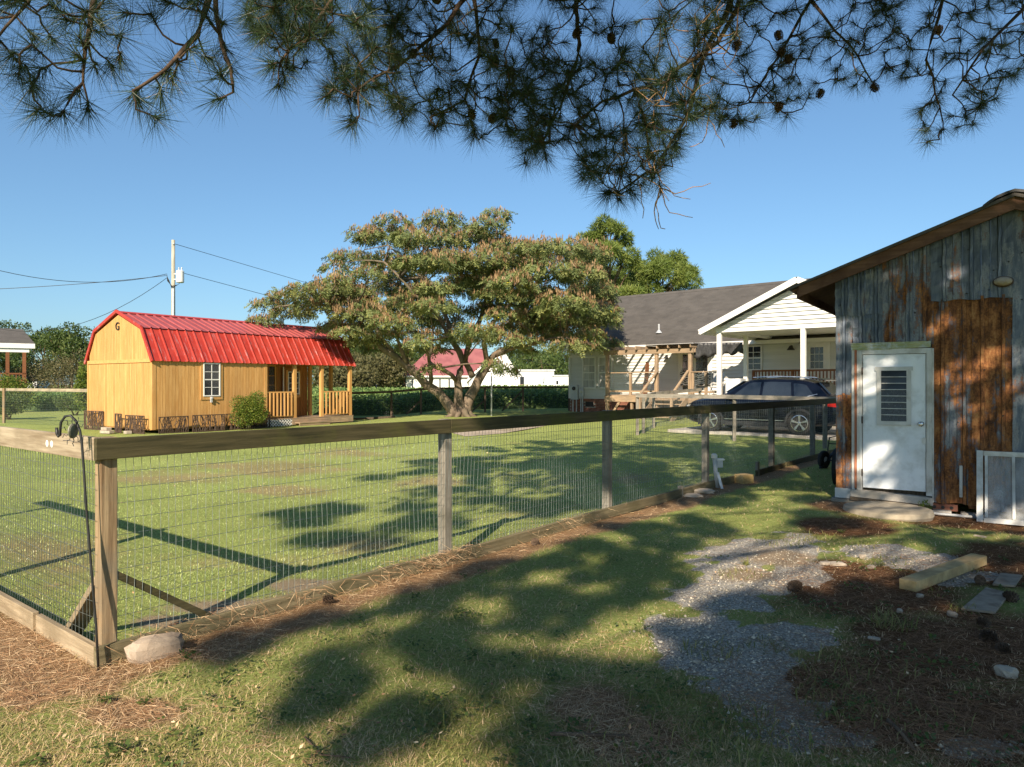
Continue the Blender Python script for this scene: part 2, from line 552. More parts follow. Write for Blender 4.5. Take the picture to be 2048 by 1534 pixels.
NEEDLE = leafmat('pine needles', [(0.0, (0.019, 0.038, 0.019)), (0.6, (0.034, 0.065, 0.022)), (0.93, (0.062, 0.081, 0.025)), (1.0, (0.136, 0.081, 0.031))], 0.12, 0.45, 0.45)
MIMLEAF = leafmat('feathery leaves', [(0.0, (0.111, 0.156, 0.060)), (0.6, (0.206, 0.239, 0.081)), (0.97, (0.347, 0.322, 0.100)), (1.0, (0.850, 0.726, 0.066))], 0.3)
PODS = leafmat('tan seed pods', [(0.0, (0.172, 0.095, 0.045)), (0.6, (0.310, 0.195, 0.095)), (1.0, (0.430, 0.318, 0.180))], 0.25)
BROAD = leafmat('broad leaves', [(0.0, (0.041, 0.072, 0.019)), (0.55, (0.081, 0.124, 0.030)), (1.0, (0.155, 0.182, 0.048))], 0.3)
OLIVE = leafmat('olive leaves', [(0.0, (0.070, 0.070, 0.025)), (0.6, (0.12, 0.115, 0.045)), (1.0, (0.20, 0.165, 0.075))], 0.3)
PINEGREEN = leafmat('far pine foliage', [(0.0, (0.076, 0.127, 0.030)), (0.6, (0.161, 0.212, 0.044)), (0.95, (0.255, 0.280, 0.062)), (1.0, (0.473, 0.254, 0.083))], 0.25)
SHRUBL = leafmat('yellow green leaves', [(0.0, (0.055, 0.10, 0.015)), (0.6, (0.13, 0.19, 0.025)), (1.0, (0.27, 0.28, 0.05))], 0.35)
SOYL = leafmat('soy leaves', [(0.0, (0.076, 0.144, 0.043)), (0.55, (0.144, 0.227, 0.059)), (1.0, (0.254, 0.338, 0.101))], 0.25)
GRASSL = leafmat('grass blades', [(0.0, (0.104, 0.136, 0.032)), (0.35, (0.216, 0.225, 0.062)), (0.6, (0.405, 0.348, 0.140)), (0.8, (0.642, 0.477, 0.265)), (1.0, (0.781, 0.581, 0.367))], 0.3)
LAWNL = leafmat('mown grass blades', [(0.0, (0.262, 0.376, 0.103)), (0.5, (0.477, 0.584, 0.183)), (0.85, (0.716, 0.727, 0.309)), (1.0, (0.850, 0.850, 0.559))], 0.3)
STRAWL = leafmat('fallen pine straw', [(0.0, (0.251, 0.122, 0.062)), (0.45, (0.501, 0.293, 0.148)), (1.0, (0.850, 0.650, 0.403))], 0.1, 0.6)

# ---------------------------------------------------------------- axes of the place
FA = Vector((-2.495, 4.365, 0))                       # corner of the near fence
FV = Vector((0.6226, 0.7825, 0)).normalized()       # along its front run
FU = Vector((FV.y, -FV.x, 0))                       # outwards from the front run
HU = Vector((0.753, -0.658, 0)).normalized()        # along the house front
HV = Vector((0.658, 0.753, 0)).normalized()         # into the house
SU = Vector((0.831, -0.556, 0)).normalized()        # along the shed front
SV = Vector((0.556, 0.831, 0)).normalized()


# ---------------------------------------------------------------- ground
def vnoise(x, y, s, seed=0):
    """smooth value noise in numpy"""
    g = np.random.default_rng(seed).random((64, 64))
    x = np.asarray(x) * s; y = np.asarray(y) * s
    xi = np.floor(x).astype(int); yi = np.floor(y).astype(int)
    u = x - xi; v = y - yi
    u = u * u * (3 - 2 * u); v = v * v * (3 - 2 * v)
    a = g[xi % 64, yi % 64]; b = g[(xi + 1) % 64, yi % 64]; c = g[xi % 64, (yi + 1) % 64]; d = g[(xi + 1) % 64, (yi + 1) % 64]
    return (a * (1 - u) + b * u) * (1 - v) + (c * (1 - u) + d * u) * v


def fbm(x, y, s, seed=0):
    return 0.5 * vnoise(x, y, s, seed) + 0.3 * vnoise(x, y, s * 2.3, seed + 1) + 0.2 * vnoise(x, y, s * 5.1, seed + 2)


def blob(x, y, lst):
    """union of soft ellipses given as photograph pixels on the ground: (px, py, rx, ry)"""
    yy = np.maximum(y, 0.8)
    px = 1024 + F * x / yy; py = 767 + F * CAM_H / yy
    m = np.zeros_like(px)
    for (a, b, rx, ry) in lst:
        m = np.maximum(m, np.exp(-(((px - a) / rx) ** 2 + ((py - b) / ry) ** 2) * 1.1))
    return m


GRAVEL_AT = [(1540, 1112, 150, 36), (1440, 1160, 70, 34), (1560, 1105, 133, 38), (1480, 1140, 97, 38), (1600, 1140, 73, 36), (1440, 1195, 121, 36), (1530, 1175, 73, 28), (1390, 1255, 97, 36), (1470, 1285, 109, 36), (1560, 1275, 133, 26), (1520, 1320, 109, 24), (1430, 1320, 97, 36), (1500, 1370, 97, 28), (1560, 1420, 109, 31), (1580, 1480, 146, 41), (1360, 1275, 60, 24), (1760, 1100, 133, 19), (1840, 1120, 109, 19), (1900, 1150, 84, 24), (1960, 1500, 109, 24)]
STRAW_AT = [(150, 1360, 170, 60), (250, 1420, 160, 40), (80, 1280, 90, 60), (430, 1300, 130, 40), (1750, 1180, 260, 70), (1900, 1300, 260, 120), (1750, 1400, 300, 130),
            (2000, 1130, 200, 60), (1960, 1450, 260, 120), (1700, 1050, 120, 26), (1250, 1480, 130, 60), (1180, 1410, 100, 50), (1660, 1130, 90, 20),
            (100, 1180, 120, 40), (30, 1130, 100, 40)]
SAND_AT = [(1560, 1115, 110, 30), (1480, 1150, 90, 24), (430, 1215, 170, 26), (620, 1175, 120, 20), (330, 1245, 90, 25)]
DRY_AT = [(560, 935, 120, 16), (380, 960, 140, 14), (100, 1110, 120, 50), (720, 1090, 90, 22), (1270, 960, 60, 14), (860, 965, 80, 12), (560, 980, 90, 14), (700, 905, 80, 8)]


def masks(x, y):
    d = (x - FA.x) * FU.x + (y - FA.y) * FU.y
    e = (x - FA.x) * FV.x + (y - FA.y) * FV.y
    inside = (d < 0) & (e > 0)
    n = fbm(x, y, 1.6, 3); n2 = fbm(x, y, 4.0, 11)
    straw = np.exp(-((d - 0.24) / 0.30) ** 2) * (e > -0.6) * 0.88 * (d > -0.12)
    straw = np.maximum(straw, np.exp(-((e + 0.30) / 0.35) ** 2) * (d < 0.3) * 0.9)
    straw = np.maximum(straw, blob(x, y, STRAW_AT))
    shx = (x - 4.76) * SU.x + (y - 10.4) * SU.y; shy = (x - 4.76) * SV.x + (y - 10.4) * SV.y
    straw = np.maximum(straw, 0.9 * np.exp(-((shy + 0.5) / 0.8) ** 2) * ss(-0.7, 0.1, shx))
    straw = np.clip(straw * 1.25 + (n - 0.5) * 0.9 - 0.12, 0, 1) * np.where(inside, 0.35, 1)
    grav = blob(x, y, GRAVEL_AT) * 1.45 + (n - 0.5) * 1.5 + (n2 - 0.5) * 1.3 + (fbm(x, y, 9.0, 17) - 0.5) * 0.8
    grav = ss(0.32, 0.95, grav) * ss(0.10, 0.3, blob(x, y, GRAVEL_AT)) * np.where(inside, 0, 1)
    sand = np.clip(blob(x, y, SAND_AT) * 1.3 + (n - 0.5) * 0.8 - 0.25, 0, 1)
    sand = np.maximum(sand, 0.75 * np.exp(-((d + 0.25) / 0.22) ** 2) * (e > 0) * n * 1.4)
    dry = np.clip(blob(x, y, DRY_AT) * 0.9 + (fbm(x, y, 0.9, 21) - 0.42) * 1.3, 0, 1)
    return straw, grav, np.clip(sand, 0, 1), dry, inside


def old_litter(x, y):
    """older, darker litter under the pine on the right"""
    return ss(0.3, 1.3, x + 0.12 * (y - 4) + (fbm(x, y, 1.2, 51) - 0.5)) * (1 - ss(9, 11, y)) * ss(0.9, 1.8, (x - FA.x) * FU.x + (y - FA.y) * FU.y)


def axis_pts(a, b, step, far, g=1.18):
    mid = list(np.arange(a, b + 1e-6, step))
    lo = []; hi = []; s = step; q = a
    while q > -far:
        s *= g; q -= s; lo.append(q)
    s = step; q = b
    while q < far:
        s *= g; q += s; hi.append(q)
    return np.array(lo[::-1] + mid + hi)


xs = axis_pts(-7.5, 9.0, 0.085, 900); ys = axis_pts(2.0, 20.0, 0.085, 900)
ys = ys[ys > -60]
GX, GY = np.meshgrid(xs, ys)
gx = GX.ravel(); gy = GY.ravel()
fine = (gx > -8) & (gx < 9.5) & (gy > 1.5) & (gy < 21)
gzv = gz(gx, gy) + np.where(fine, (fbm(gx, gy, 3.0, 31) - 0.5) * 0.025, 0)
nx, ny = len(xs), len(ys)
idx = np.arange(nx * ny).reshape(ny, nx)
q = np.stack([idx[:-1, :-1], idx[:-1, 1:], idx[1:, 1:], idx[1:, :-1]], -1).reshape(-1, 4)


def ground_mat():
    m, nt, pb, out = newmat('ground')
    g = nt.nodes.new('ShaderNodeNewGeometry')
    pos = g.outputs['Position']
    at = nd(nt, 'ShaderNodeAttribute', attribute_name='msk')
    sp = nd(nt, 'ShaderNodeSeparateColor', {0: at.outputs['Color']})
    f1 = noise(nt, pos, 38, 6, 0.75)
    f2 = noise(nt, pos, 130, 4, 0.8)
    big = noise(nt, pos, 0.55, 5, 0.6)
    mid = noise(nt, pos, 3.0, 5, 0.65)
    grass = ramp(nt, f1, [(0.30, (0.158, 0.202, 0.052)), (0.48, (0.315, 0.367, 0.101)), (0.62, (0.462, 0.483, 0.171)), (0.78, (0.685, 0.637, 0.302))])
    dryc = ramp(nt, f1, [(0.3, (0.24, 0.18, 0.08)), (0.55, (0.40, 0.30, 0.15)), (0.75, (0.52, 0.41, 0.23))])
    dryf = math_n(nt, 'ADD', at.outputs['Alpha'], math_n(nt, 'MULTIPLY', math_n(nt, 'SUBTRACT', mid, 0.5), 0.9))
    dryf = ramp(nt, dryf, [(0.32, 0.0), (0.85, 0.85)])
    col = mixc(nt, dryf, grass, dryc)
    col = mixc(nt, ramp(nt, big, [(0.35, 0.35), (0.65, 0.0)]), col, (0.11, 0.145, 0.035))
    strawc = ramp(nt, f2, [(0.28, (0.091, 0.051, 0.027)), (0.46, (0.259, 0.156, 0.080)), (0.60, (0.467, 0.312, 0.173)), (0.78, (0.700, 0.538, 0.345))])
    sf = math_n(nt, 'ADD', sp.outputs[0], math_n(nt, 'MULTIPLY', math_n(nt, 'SUBTRACT', f1, 0.5), 0.8))
    ol = nd(nt, 'ShaderNodeAttribute', attribute_name='old')
    strawc = mixc(nt, ol.outputs['Fac'], strawc, (0.42, 0.33, 0.28), 'MULTIPLY')
    col = mixc(nt, ramp(nt, sf, [(0.3, 0.0), (0.62, 1.0)]), col, strawc)
    vo = nd(nt, 'ShaderNodeTexVoronoi', {'Vector': pos, 'Scale': 70.0})
    gravc = ramp(nt, vo.outputs['Color'], [(0.1, (0.22, 0.20, 0.17)), (0.5, (0.40, 0.37, 0.32)), (0.9, (0.60, 0.57, 0.51))])
    gf = math_n(nt, 'ADD', sp.outputs[1], math_n(nt, 'MULTIPLY', math_n(nt, 'SUBTRACT', f1, 0.5), 0.9))
    col = mixc(nt, ramp(nt, gf, [(0.42, 0.0), (0.58, 1.0)]), col, gravc)
    sandc = ramp(nt, f2, [(0.3, (0.26, 0.19, 0.12)), (0.7, (0.44, 0.34, 0.23))])
    df = math_n(nt, 'ADD', sp.outputs[2], math_n(nt, 'MULTIPLY', math_n(nt, 'SUBTRACT', f1, 0.5), 0.9))
    col = mixc(nt, ramp(nt, df, [(0.38, 0.0), (0.7, 0.95)]), col, sandc)
    nt.links.new(col, pb.inputs['Base Color'])
    pb.inputs['Roughness'].default_value = 0.95
    pb.inputs['Specular IOR Level'].default_value = 0.1
    hh = math_n(nt, 'ADD', f1, math_n(nt, 'MULTIPLY', f2, 0.6))
    bp = nd(nt, 'ShaderNodeBump', {'Strength': 0.8, 'Distance': 0.03, 'Height': hh})
    nt.links.new(bp.outputs[0], pb.inputs['Normal'])
    return m


ground = npmesh('ground', np.stack([gx, gy, gzv], 1), np.full(len(q), 4), q.ravel(), ground_mat(), smooth=True)
st, gr, sa, dr, ins = masks(gx, gy)
fm = np.where(fine, 1.0, 0.0)
drf = np.where(fine, dr, np.clip((fbm(gx, gy, 0.25, 5) - 0.4) * 1.2, 0, 1))
ma = ground.data.attributes.new('msk', 'FLOAT_COLOR', 'POINT')
ma.data.foreach_set('color', np.stack([st * fm, gr * fm, sa * fm, drf], 1).astype(np.float32).ravel())
oa = ground.data.attributes.new('old', 'FLOAT', 'POINT')
oa.data.foreach_set('value', old_litter(gx, gy).astype(np.float32))
tag(ground, kind='structure')


def ground_z(x, y):
    """height of the ground sheet itself"""
    f = (x > -8) & (x < 9.5) & (y > 1.5) & (y < 21)
    return gz(x, y) + np.where(f, (fbm(x, y, 3.0, 31) - 0.5) * 0.025, 0)


# concrete drive beneath the car, and the strip of bare path across the lawn
dr_o = Vector((6.0, 25.0, 0))
mb = MB(); mb.bb(0, 14, 0, 5.6, -0.15, 0.10)
drive = mb.build('driveway', CONCRETE, None, bevel=0.02)
drive.location = G(1335, 864); drive.rotation_euler.z = math.atan2(HU.y, HU.x)
tag(drive, kind='structure')
mb = MB()
pts = [G(a, b) for a, b in ((905, 866), (960, 852), (1040, 848), (1130, 846), (1150, 850), (1080, 858), (1000, 868), (930, 872))]
mb.add([(p.x, p.y, gzf(p.x, p.y) + 0.012) for p in pts], [tuple(range(len(pts)))[::-1]])
path = mb.build('path', surf('sandy path', (0.34, 0.27, 0.20), (0.46, 0.38, 0.29), 3, rough=0.95, bump=0.4, c=(0.28, 0.23, 0.14), cs=0.8))
tag(path, kind='structure')

# ---------------------------------------------------------------- building pieces
def window(parent, x0, x1, z0, z1, y, nx, nz, fw=0.06, mw=0.022, fmat=WHITE, pmat=GLASS, proud=0.045, name='window', rail=None):
    """a window on a wall that faces -y: frame and glazing bars, one pane per opening"""
    mb = MB()
    mb.bb(x0 - fw, x0, y - proud, y + 0.01, z0 - fw, z1 + fw); mb.bb(x1, x1 + fw, y - proud, y + 0.01, z0 - fw, z1 + fw)
    mb.bb(x0, x1, y - proud - 0.002, y + 0.01, z1, z1 + fw); mb.bb(x0, x1, y - proud - 0.002, y + 0.01, z0 - fw, z0)
    dx = (x1 - x0) / nx; dz = (z1 - z0) / nz
    for i in range(1, nx):
        mb.bb(x0 + i * dx - mw / 2, x0 + i * dx + mw / 2, y - proud + 0.012, y, z0, z1)
    for j in range(1, nz):
        h = mw if (rail is None or j != rail) else mw * 2.2
        mb.bb(x0, x1, y - proud + 0.010, y, z0 + j * dz - h / 2, z0 + j * dz + h / 2)
    fr = mb.build(name, fmat, parent)
    pm = MB().box((0, 0, 0), (dx, 0.012, dz)).mesh('pane', pmat)
    for i in range(nx):
        for j in range(nz):
            piece('pane', pm, fr, (x0 + (i + 0.5) * dx, y - 0.010, z0 + (j + 0.5) * dz), (random.uniform(-.006, .006), 0, random.uniform(-.006, .006)))
    return fr


def board_row(parent, name, mat, u0, u1, wd, zlo, zhi, thick, place, gap=0.008):
    """vertical boards between u0 and u1; zlo, zhi may be functions of u"""
    n = max(1, round((u1 - u0) / wd)); s = (u1 - u0) / n
    for i in range(n):
        a = u0 + i * s + gap / 2; b = u0 + (i + 1) * s - gap / 2
        l0, l1 = (zlo(a), zlo(b)) if callable(zlo) else (zlo, zlo)
        h0, h1 = (zhi(a), zhi(b)) if callable(zhi) else (zhi, zhi)
        if min(h0 - l0, h1 - l1) < 0.01: continue
        q = [place(a, 0, l0), place(b, 0, l1), place(b, 0, h1), place(a, 0, h0)]
        off = Vector(place(a, thick, l0)) - Vector(q[0])
        MB().prism(q, off).build(name, mat, parent)


# ================================================================ the yellow cabin
CL, CW = 8.8, 4.6
cab = thing('cabin', 'yellow wooden cabin with red gambrel metal roof and corner porch', 'cabin', (-12.1, 23.9, 0), xdir=(0.58, 0.815))
PT = 4.45                                  # where the porch begins
EZ, BZ, RZ = 2.52, 3.56, 4.18              # eave, break and ridge heights
BY = 0.62; RY = CW / 2


def gam(v):
    v = min(v, CW - v)
    return EZ + (BZ - EZ) * v / BY if v < BY else BZ + (RZ - BZ) * (v - BY) / (RY - BY)


mb = MB()
prof = [(0, 0.12), (CW, 0.12), (CW, EZ), (CW - BY, BZ), (RY, RZ - 0.03), (BY, BZ - 0.03), (0, EZ)]
mb.prism([(0.02, max(0.02, min(v, CW - 0.02)), z) for v, z in prof], (PT - 0.04, 0, 0))
mb.prism([(PT - 0.02, v, z) for v, z in ((1.3, 0.12), (CW - 0.02, 0.12), (CW - 0.02, EZ), (1.3, EZ))], (3.0, 0, 0))
mb.prism([(PT - 0.02, max(0.02, min(v, CW - 0.02)), z) for v, z in prof[2:]], (CL - PT - 0.02, 0, 0))
mb.build('wall', YELLOW, cab)
board_row(cab, 'siding_board', YELLOW, 0.10, PT - 0.10, 0.115, 0.16, EZ - 0.02, 0.018, lambda u, o, z: (u, -o, z))
board_row(cab, 'siding_board', YELLOW, 0.10, CW - 0.05, 0.118, 0.16, 2.40, 0.018, lambda u, o, z: (-o, u, z))
board_row(cab, 'siding_board', YELLOW, 0.03, CW - 0.03, 0.118, 2.54, lambda v: gam(v) - 0.05, 0.026, lambda u, o, z: (-o, u, z))
mb = MB()
mb.bb(-0.03, 0.10, -0.03, 0.10, 0.14, EZ); mb.build('corner_trim', YELLOW, cab)
MB().bb(PT - 0.10, PT + 0.02, -0.03, 0.08, 0.14, EZ).build('corner_trim', YELLOW, cab)
MB().bb(-0.034, 0.0, CW - 0.05, CW + 0.03, 0.14, EZ).build('corner_trim', YELLOW, cab)
MB().bb(-0.045, 0.0, 0.0, CW, 2.42, 2.54).build('gable_trim', YELLOWX, cab)
# window on the long wall, with its wide yellow surround
mb = MB()
mb.bb(1.70, 1.80, -0.045, 0, 1.12, 2.46); mb.bb(2.46, 2.56, -0.045, 0, 1.12, 2.46)
mb.bb(1.80, 2.46, -0.046, 0, 1.12, 1.24)
mb.build('window_surround', YELLOW, cab)
window(cab, 1.84, 2.42, 1.28, 2.40, -0.02, 2, 4, fw=0.04, mw=0.018, rail=2)
MB().bb(2.06, 2.13, -0.09, -0.05, 1.02, 1.22).bb(2.07, 2.12, -0.15, -0.09, 1.16, 1.20).build('outlet_box', LIGHTGREY, cab)
# recessed wall of the porch
board_row(cab, 'porch_board', BROWN, PT + 0.02, 4.62, 0.115, 0.30, EZ - 0.03, 0.018, lambda u, o, z: (u, 1.3 - o, z))
board_row(cab, 'porch_board', BROWN, 5.85, 7.42, 0.115, 0.30, EZ - 0.03, 0.018, lambda u, o, z: (u, 1.3 - o, z))
MB().bb(4.62, 4.78, 1.23, 1.30, 1.18, 2.46).build('window_surround', WHITE, cab)
window(cab, 4.86, 5.74, 1.25, 2.40, 1.29, 3, 3, fmat=YELLOW)
board_row(cab, 'porch_board', BROWN, 4.62, 5.85, 0.115, 0.30, 1.12, 0.018, lambda u, o, z: (u, 1.3 - o, z))
d = MB().bb(6.12, 6.20, 1.22, 1.27, 0.3, 2.36).bb(7.0, 7.08, 1.22, 1.27, 0.3, 2.36).bb(6.2, 7.0, 1.22, 1.27, 2.28, 2.36).bb(6.2, 7.0, 1.24, 1.275, 0.3, 2.28).build('door', BROWN, cab)
MB().bb(6.27, 6.36, 1.20, 1.24, 1.12, 2.26).bb(6.92, 6.99, 1.20, 1.24, 1.12, 2.26).bb(6.36, 6.92, 1.20, 1.24, 1.10, 1.20).build('door_trim', YELLOW, d)
window(cab, 6.40, 6.90, 1.28, 2.16, 1.24, 2, 4, fw=0.04, name='door_window')
MB().bb(6.08, 6.13, 1.16, 1.19, 0.3, 2.4).build('door_jamb', LIGHTGREY, cab)
MB().lathe([(0.035, 0), (0.045, 0.03), (0.03, 0.06)], (6.18, 1.22, 1.30), 8, Matrix.Rotation(R(90), 3, 'X')).build('door_knob', CHROME, cab)
# porch posts, rails, balusters, deck, lattice and steps
pp = MB().bb(-0.065, 0.065, -0.065, 0.065, 0.0, 2.16).mesh('porch_post', YELLOW)
for x, y in ((5.80, 0.06), (7.17, 0.06), (CL - 0.08, 0.06), (CL - 0.08, 1.3), (7.5, 1.22)):
    piece('porch_post', pp, cab, (x, y, 0.32))
bal = MB().bb(-0.025, 0.025, -0.025, 0.025, 0, 0.92).mesh('baluster', YELLOW)
for a, b in ((PT + 0.04, 5.73), (7.24, CL - 0.16)):
    MB().bb(a, b, 0.0, 0.12, 1.33, 1.38).build('porch_rail', YELLOWX, cab)
    MB().bb(a, b, 0.02, 0.08, 0.37, 0.43).build('porch_rail', YELLOWX, cab)
    for k in range(7):
        piece('baluster', bal, cab, (a + (b - a) * (k + 0.7) / 7.4, -0.012, 0.41))
MB().bb(CL - 0.13, CL - 0.03, 0.15, 1.2, 1.33, 1.38).build('porch_rail', YELLOWX, cab)
for k in range(6):
    piece('baluster', bal, cab, (CL - 0.08, 0.25 + 0.16 * k, 0.41))
db = MB().bb(0, CL - PT, 0, 0.135, 0, 0.035).mesh('deck_board', WDECK)
for k in range(10):
    piece('deck_board', db, cab, (PT + 0.03, -0.05 + 0.14 * k, 0.285))
MB().bb(5.62, CL + 0.02, -0.045, 0.0, 0.05, 0.28).build('deck_skirt', WDECK, cab)
mb = MB()
for k in range(-3, 12):
    x = PT + 0.02 + k * 0.13
    for s in (1, -1):
        a = max(PT + 0.02, x); b = min(PT + 1.16, x + 0.26)
        if b <= a: continue
        z0 = (a - x); z1 = (b - x)
        if s < 0: z0, z1 = 0.26 - z0, 0.26 - z1
        mb.beam((a, -0.035 + 0.009 * s, 0.02 + z0), (b, -0.035 + 0.009 * s, 0.02 + z1), 0.008, 0.028)
mb.build('lattice', WHITE, cab)
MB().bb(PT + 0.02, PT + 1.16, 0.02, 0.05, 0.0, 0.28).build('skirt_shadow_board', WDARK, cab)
MB().bb(5.75, 7.3, -0.36, -0.06, 0.10, 0.14).build('step', WDECK, cab)
MB().bb(5.75, 7.3, -0.34, -0.30, 0.0, 0.098).build('step', WDECK, cab)
# roof sheets: each panel its own sheet with ribs
def roof_panel_mesh(y0, z0, y1, z1, pw, mat=None):
    d = Vector((0, y1 - y0, z1 - z0)); nrm = Vector((0, -(z1 - z0), y1 - y0)).normalized()
    if nrm.z < 0: nrm = -nrm
    mb = MB(); a = Vector((0, y0, z0)); b = Vector((0, y1, z1)); X = Vector((1, 0, 0))
    sec = [(0, 0), (0.018, 0.034), (0.058, 0.034), (0.076, 0), (pw + 0.004, 0)]
    vs = [a + X * u + nrm * h for u, h in sec] + [b + X * u + nrm * h for u, h in sec]
    n = len(sec)
    fs = [(i, i + 1, n + i + 1, n + i) for i in range(n - 1)]
    mb.add(vs, fs)
    return mb.mesh('roof_panel', mat or ROOFRED)


NP_ = 29; PW = (CL + 0.16) / NP_
lo = roof_panel_mesh(-0.10, EZ - 0.06, BY + 0.02, BZ + 0.045, PW)
hi = roof_panel_mesh(BY - 0.03, BZ + 0.055, RY, RZ + 0.05, PW, ROOFSHEEN)
lob = roof_panel_mesh(CW + 0.10, EZ - 0.06, CW - BY - 0.02, BZ + 0.045, PW)
hib = roof_panel_mesh(CW - BY + 0.03, BZ + 0.055, RY, RZ + 0.05, PW)
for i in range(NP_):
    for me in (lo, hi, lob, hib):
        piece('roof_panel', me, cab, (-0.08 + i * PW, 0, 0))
MB().prism([(-0.1, RY - 0.14, RZ + 0.03), (-0.1, RY, RZ + 0.10), (-0.1, RY + 0.14, RZ + 0.03)], (CL + 0.2, 0, 0)).build('ridge_cap', ROOFRED, cab)
for xx in (-0.10, CL + 0.06):
    mb = MB()
    pr = [(-0.11, EZ - 0.08), (BY - 0.01, BZ + 0.06), (RY, RZ + 0.09), (CW - BY + 0.01, BZ + 0.06), (CW + 0.11, EZ - 0.08)]
    for (y0, z0), (y1, z1) in zip(pr[:-1], pr[1:]):
        mb.beam((xx + 0.02, y0, z0), (xx + 0.02, y1, z1), 0.05, 0.11)
    mb.build('rake_trim', ROOFRED, cab)
MB().bb(0.0, CL, 0.0, CW, EZ - 0.035, EZ - 0.012).build('porch_ceiling', YELLOWX, cab)
fc = bpy.data.curves.new('letter', 'FONT'); fc.body = 'G'; fc.size = 0.40; fc.extrude = 0.012; fc.align_x = 'CENTER'; fc.align_y = 'CENTER'
lt = bpy.data.objects.new('letter', fc); COL.objects.link(lt); lt.parent = cab; lt.location = (-0.05, RY, 3.72); lt.rotation_euler = (R(90), 0, R(-90)); fc.materials.append(BLACK)
bpy.context.view_layer.update()
lme = bpy.data.meshes.new_from_object(lt.evaluated_get(bpy.context.evaluated_depsgraph_get()))
bpy.data.objects.remove(lt)
piece('letter', lme, cab, (-0.05, RY, 3.72), (R(90), 0, R(-90)))
MB().lathe([(0.07, 0), (0.10, 0.05), (0.10, 0.07)], (4.58, 0.7, 2.36), 10).lathe([(0.055, -0.06), (0.065, 0.0)], (4.58, 0.7, 2.36), 10).build('porch_lamp', WHITE, cab)
st_ = MB().tube([(4.60, 0.72, 0.33), (4.585, 0.9, 1.2), (4.55, 1.1, 1.95)], 0.022, 6).build('broom_handle', PALESTONE)
st_.location = cab.location; st_.rotation_euler = cab.rotation_euler
tag(st_, 'pale stick leaning in the corner of the cabin porch', 'stick')


def cabpt(x, y, z=0):
    c, s = math.cos(cab.rotation_euler.z), math.sin(cab.rotation_euler.z)
    return Vector((cab.location.x + x * c - y * s, cab.location.y + x * s + y * c, z))


# brown iron edging panels round the foot of the cabin
def iron_panel(pos, rz, wd, ht, lab, seed):
    g = random.Random(seed)
    t = thing('garden_panel', lab, 'garden panel', pos, rz=rz, group='brown iron panels round the cabin')
    mb = MB()
    mb.bb(0, wd, -0.012, 0.012, ht - 0.03, ht); mb.bb(0, wd, -0.012, 0.012, 0.0, 0.025)
    mb.bb(0, 0.025, -0.012, 0.012, 0.025, ht - 0.03); mb.bb(wd - 0.025, wd, -0.012, 0.012, 0.025, ht - 0.03)
    mb.build('frame', IRON, t)
    mb = MB(); n = int(wd / 0.034)
    for k in range(n):
        x = 0.03 + (wd - 0.06) * k / max(1, n - 1)
        p = [(x, 0, 0.02)]
        for j in range(1, 5):
            x = min(wd - 0.02, max(0.02, x + g.uniform(-0.075, 0.075)))
            p.append((x, g.uniform(-0.006, 0.006), 0.02 + (ht - 0.04) * j / 4))
        mb.tube(p, 0.0115, 4)
    for k in range(int(wd / 0.09)):
        x = g.uniform(0.05, wd - 0.2); z = g.uniform(0.06, ht - 0.1)
        mb.tube([(x, 0.004, z), (x + 0.07, -0.004, z + g.uniform(-.05, .09)), (x + 0.15, 0.004, z + g.uniform(-.03, .12))], 0.010, 4)
    mb.build('branch_pattern', IRON, t)
    return t


crz = cab.rotation_euler.z
p = cabpt(-0.22, 4.45); iron_panel(p, crz - R(90) + R(8), 1.15, 0.70, 'brown iron branch panel at the far end of the yellow gable wall', 1)
p = cabpt(-0.30, 1.95); iron_panel(p, crz - R(90) - R(4), 0.55, 0.66, 'narrow brown iron branch panel behind the stacked pale blocks', 2)
p = cabpt(-0.26, 1.30); iron_panel(p, crz - R(90) + R(3), 1.15, 0.62, 'brown iron branch panel by the sunny corner of the cabin', 3)
p = cabpt(0.05, -0.30); iron_panel(p, crz + R(4), 1.10, 0.58, 'first brown iron branch panel along the cabin front, beside the corner', 4)
p = cabpt(1.22, -0.34); iron_panel(p, crz - R(3), 1.20, 0.60, 'brown iron branch panel under the cabin window', 5)
p = cabpt(2.5, -0.32); iron_panel(p, crz + R(2), 1.15, 0.60, 'brown iron branch panel behind the round shrub', 6)
p = cabpt(3.65, -0.25); iron_panel(p, crz - R(4), 0.75, 0.62, 'brown iron branch panel in shade between shrub and porch', 7)
for k, (x, y, z, w_, lab) in enumerate(((-0.75, 1.55, 0.0, 0.5, 'long pale block at the bottom of the stack by the gable'), (-0.74, 1.62, 0.105, 0.36, 'short pale block on top of the stack by the gable'), (-0.45, 0.75, 0, 0.22, 'small pale block lying by the cabin corner'))):
    p = cabpt(x, y, z)
    o = MB().box((0, 0, 0.05), (w_, 0.19, 0.10)).build('concrete_block', PALESTONE, bevel=0.012)
    o.location = p; o.rotation_euler.z = crz - R(80 + 7 * k)
    tag(o, lab, 'block', 'pale blocks by the cabin')


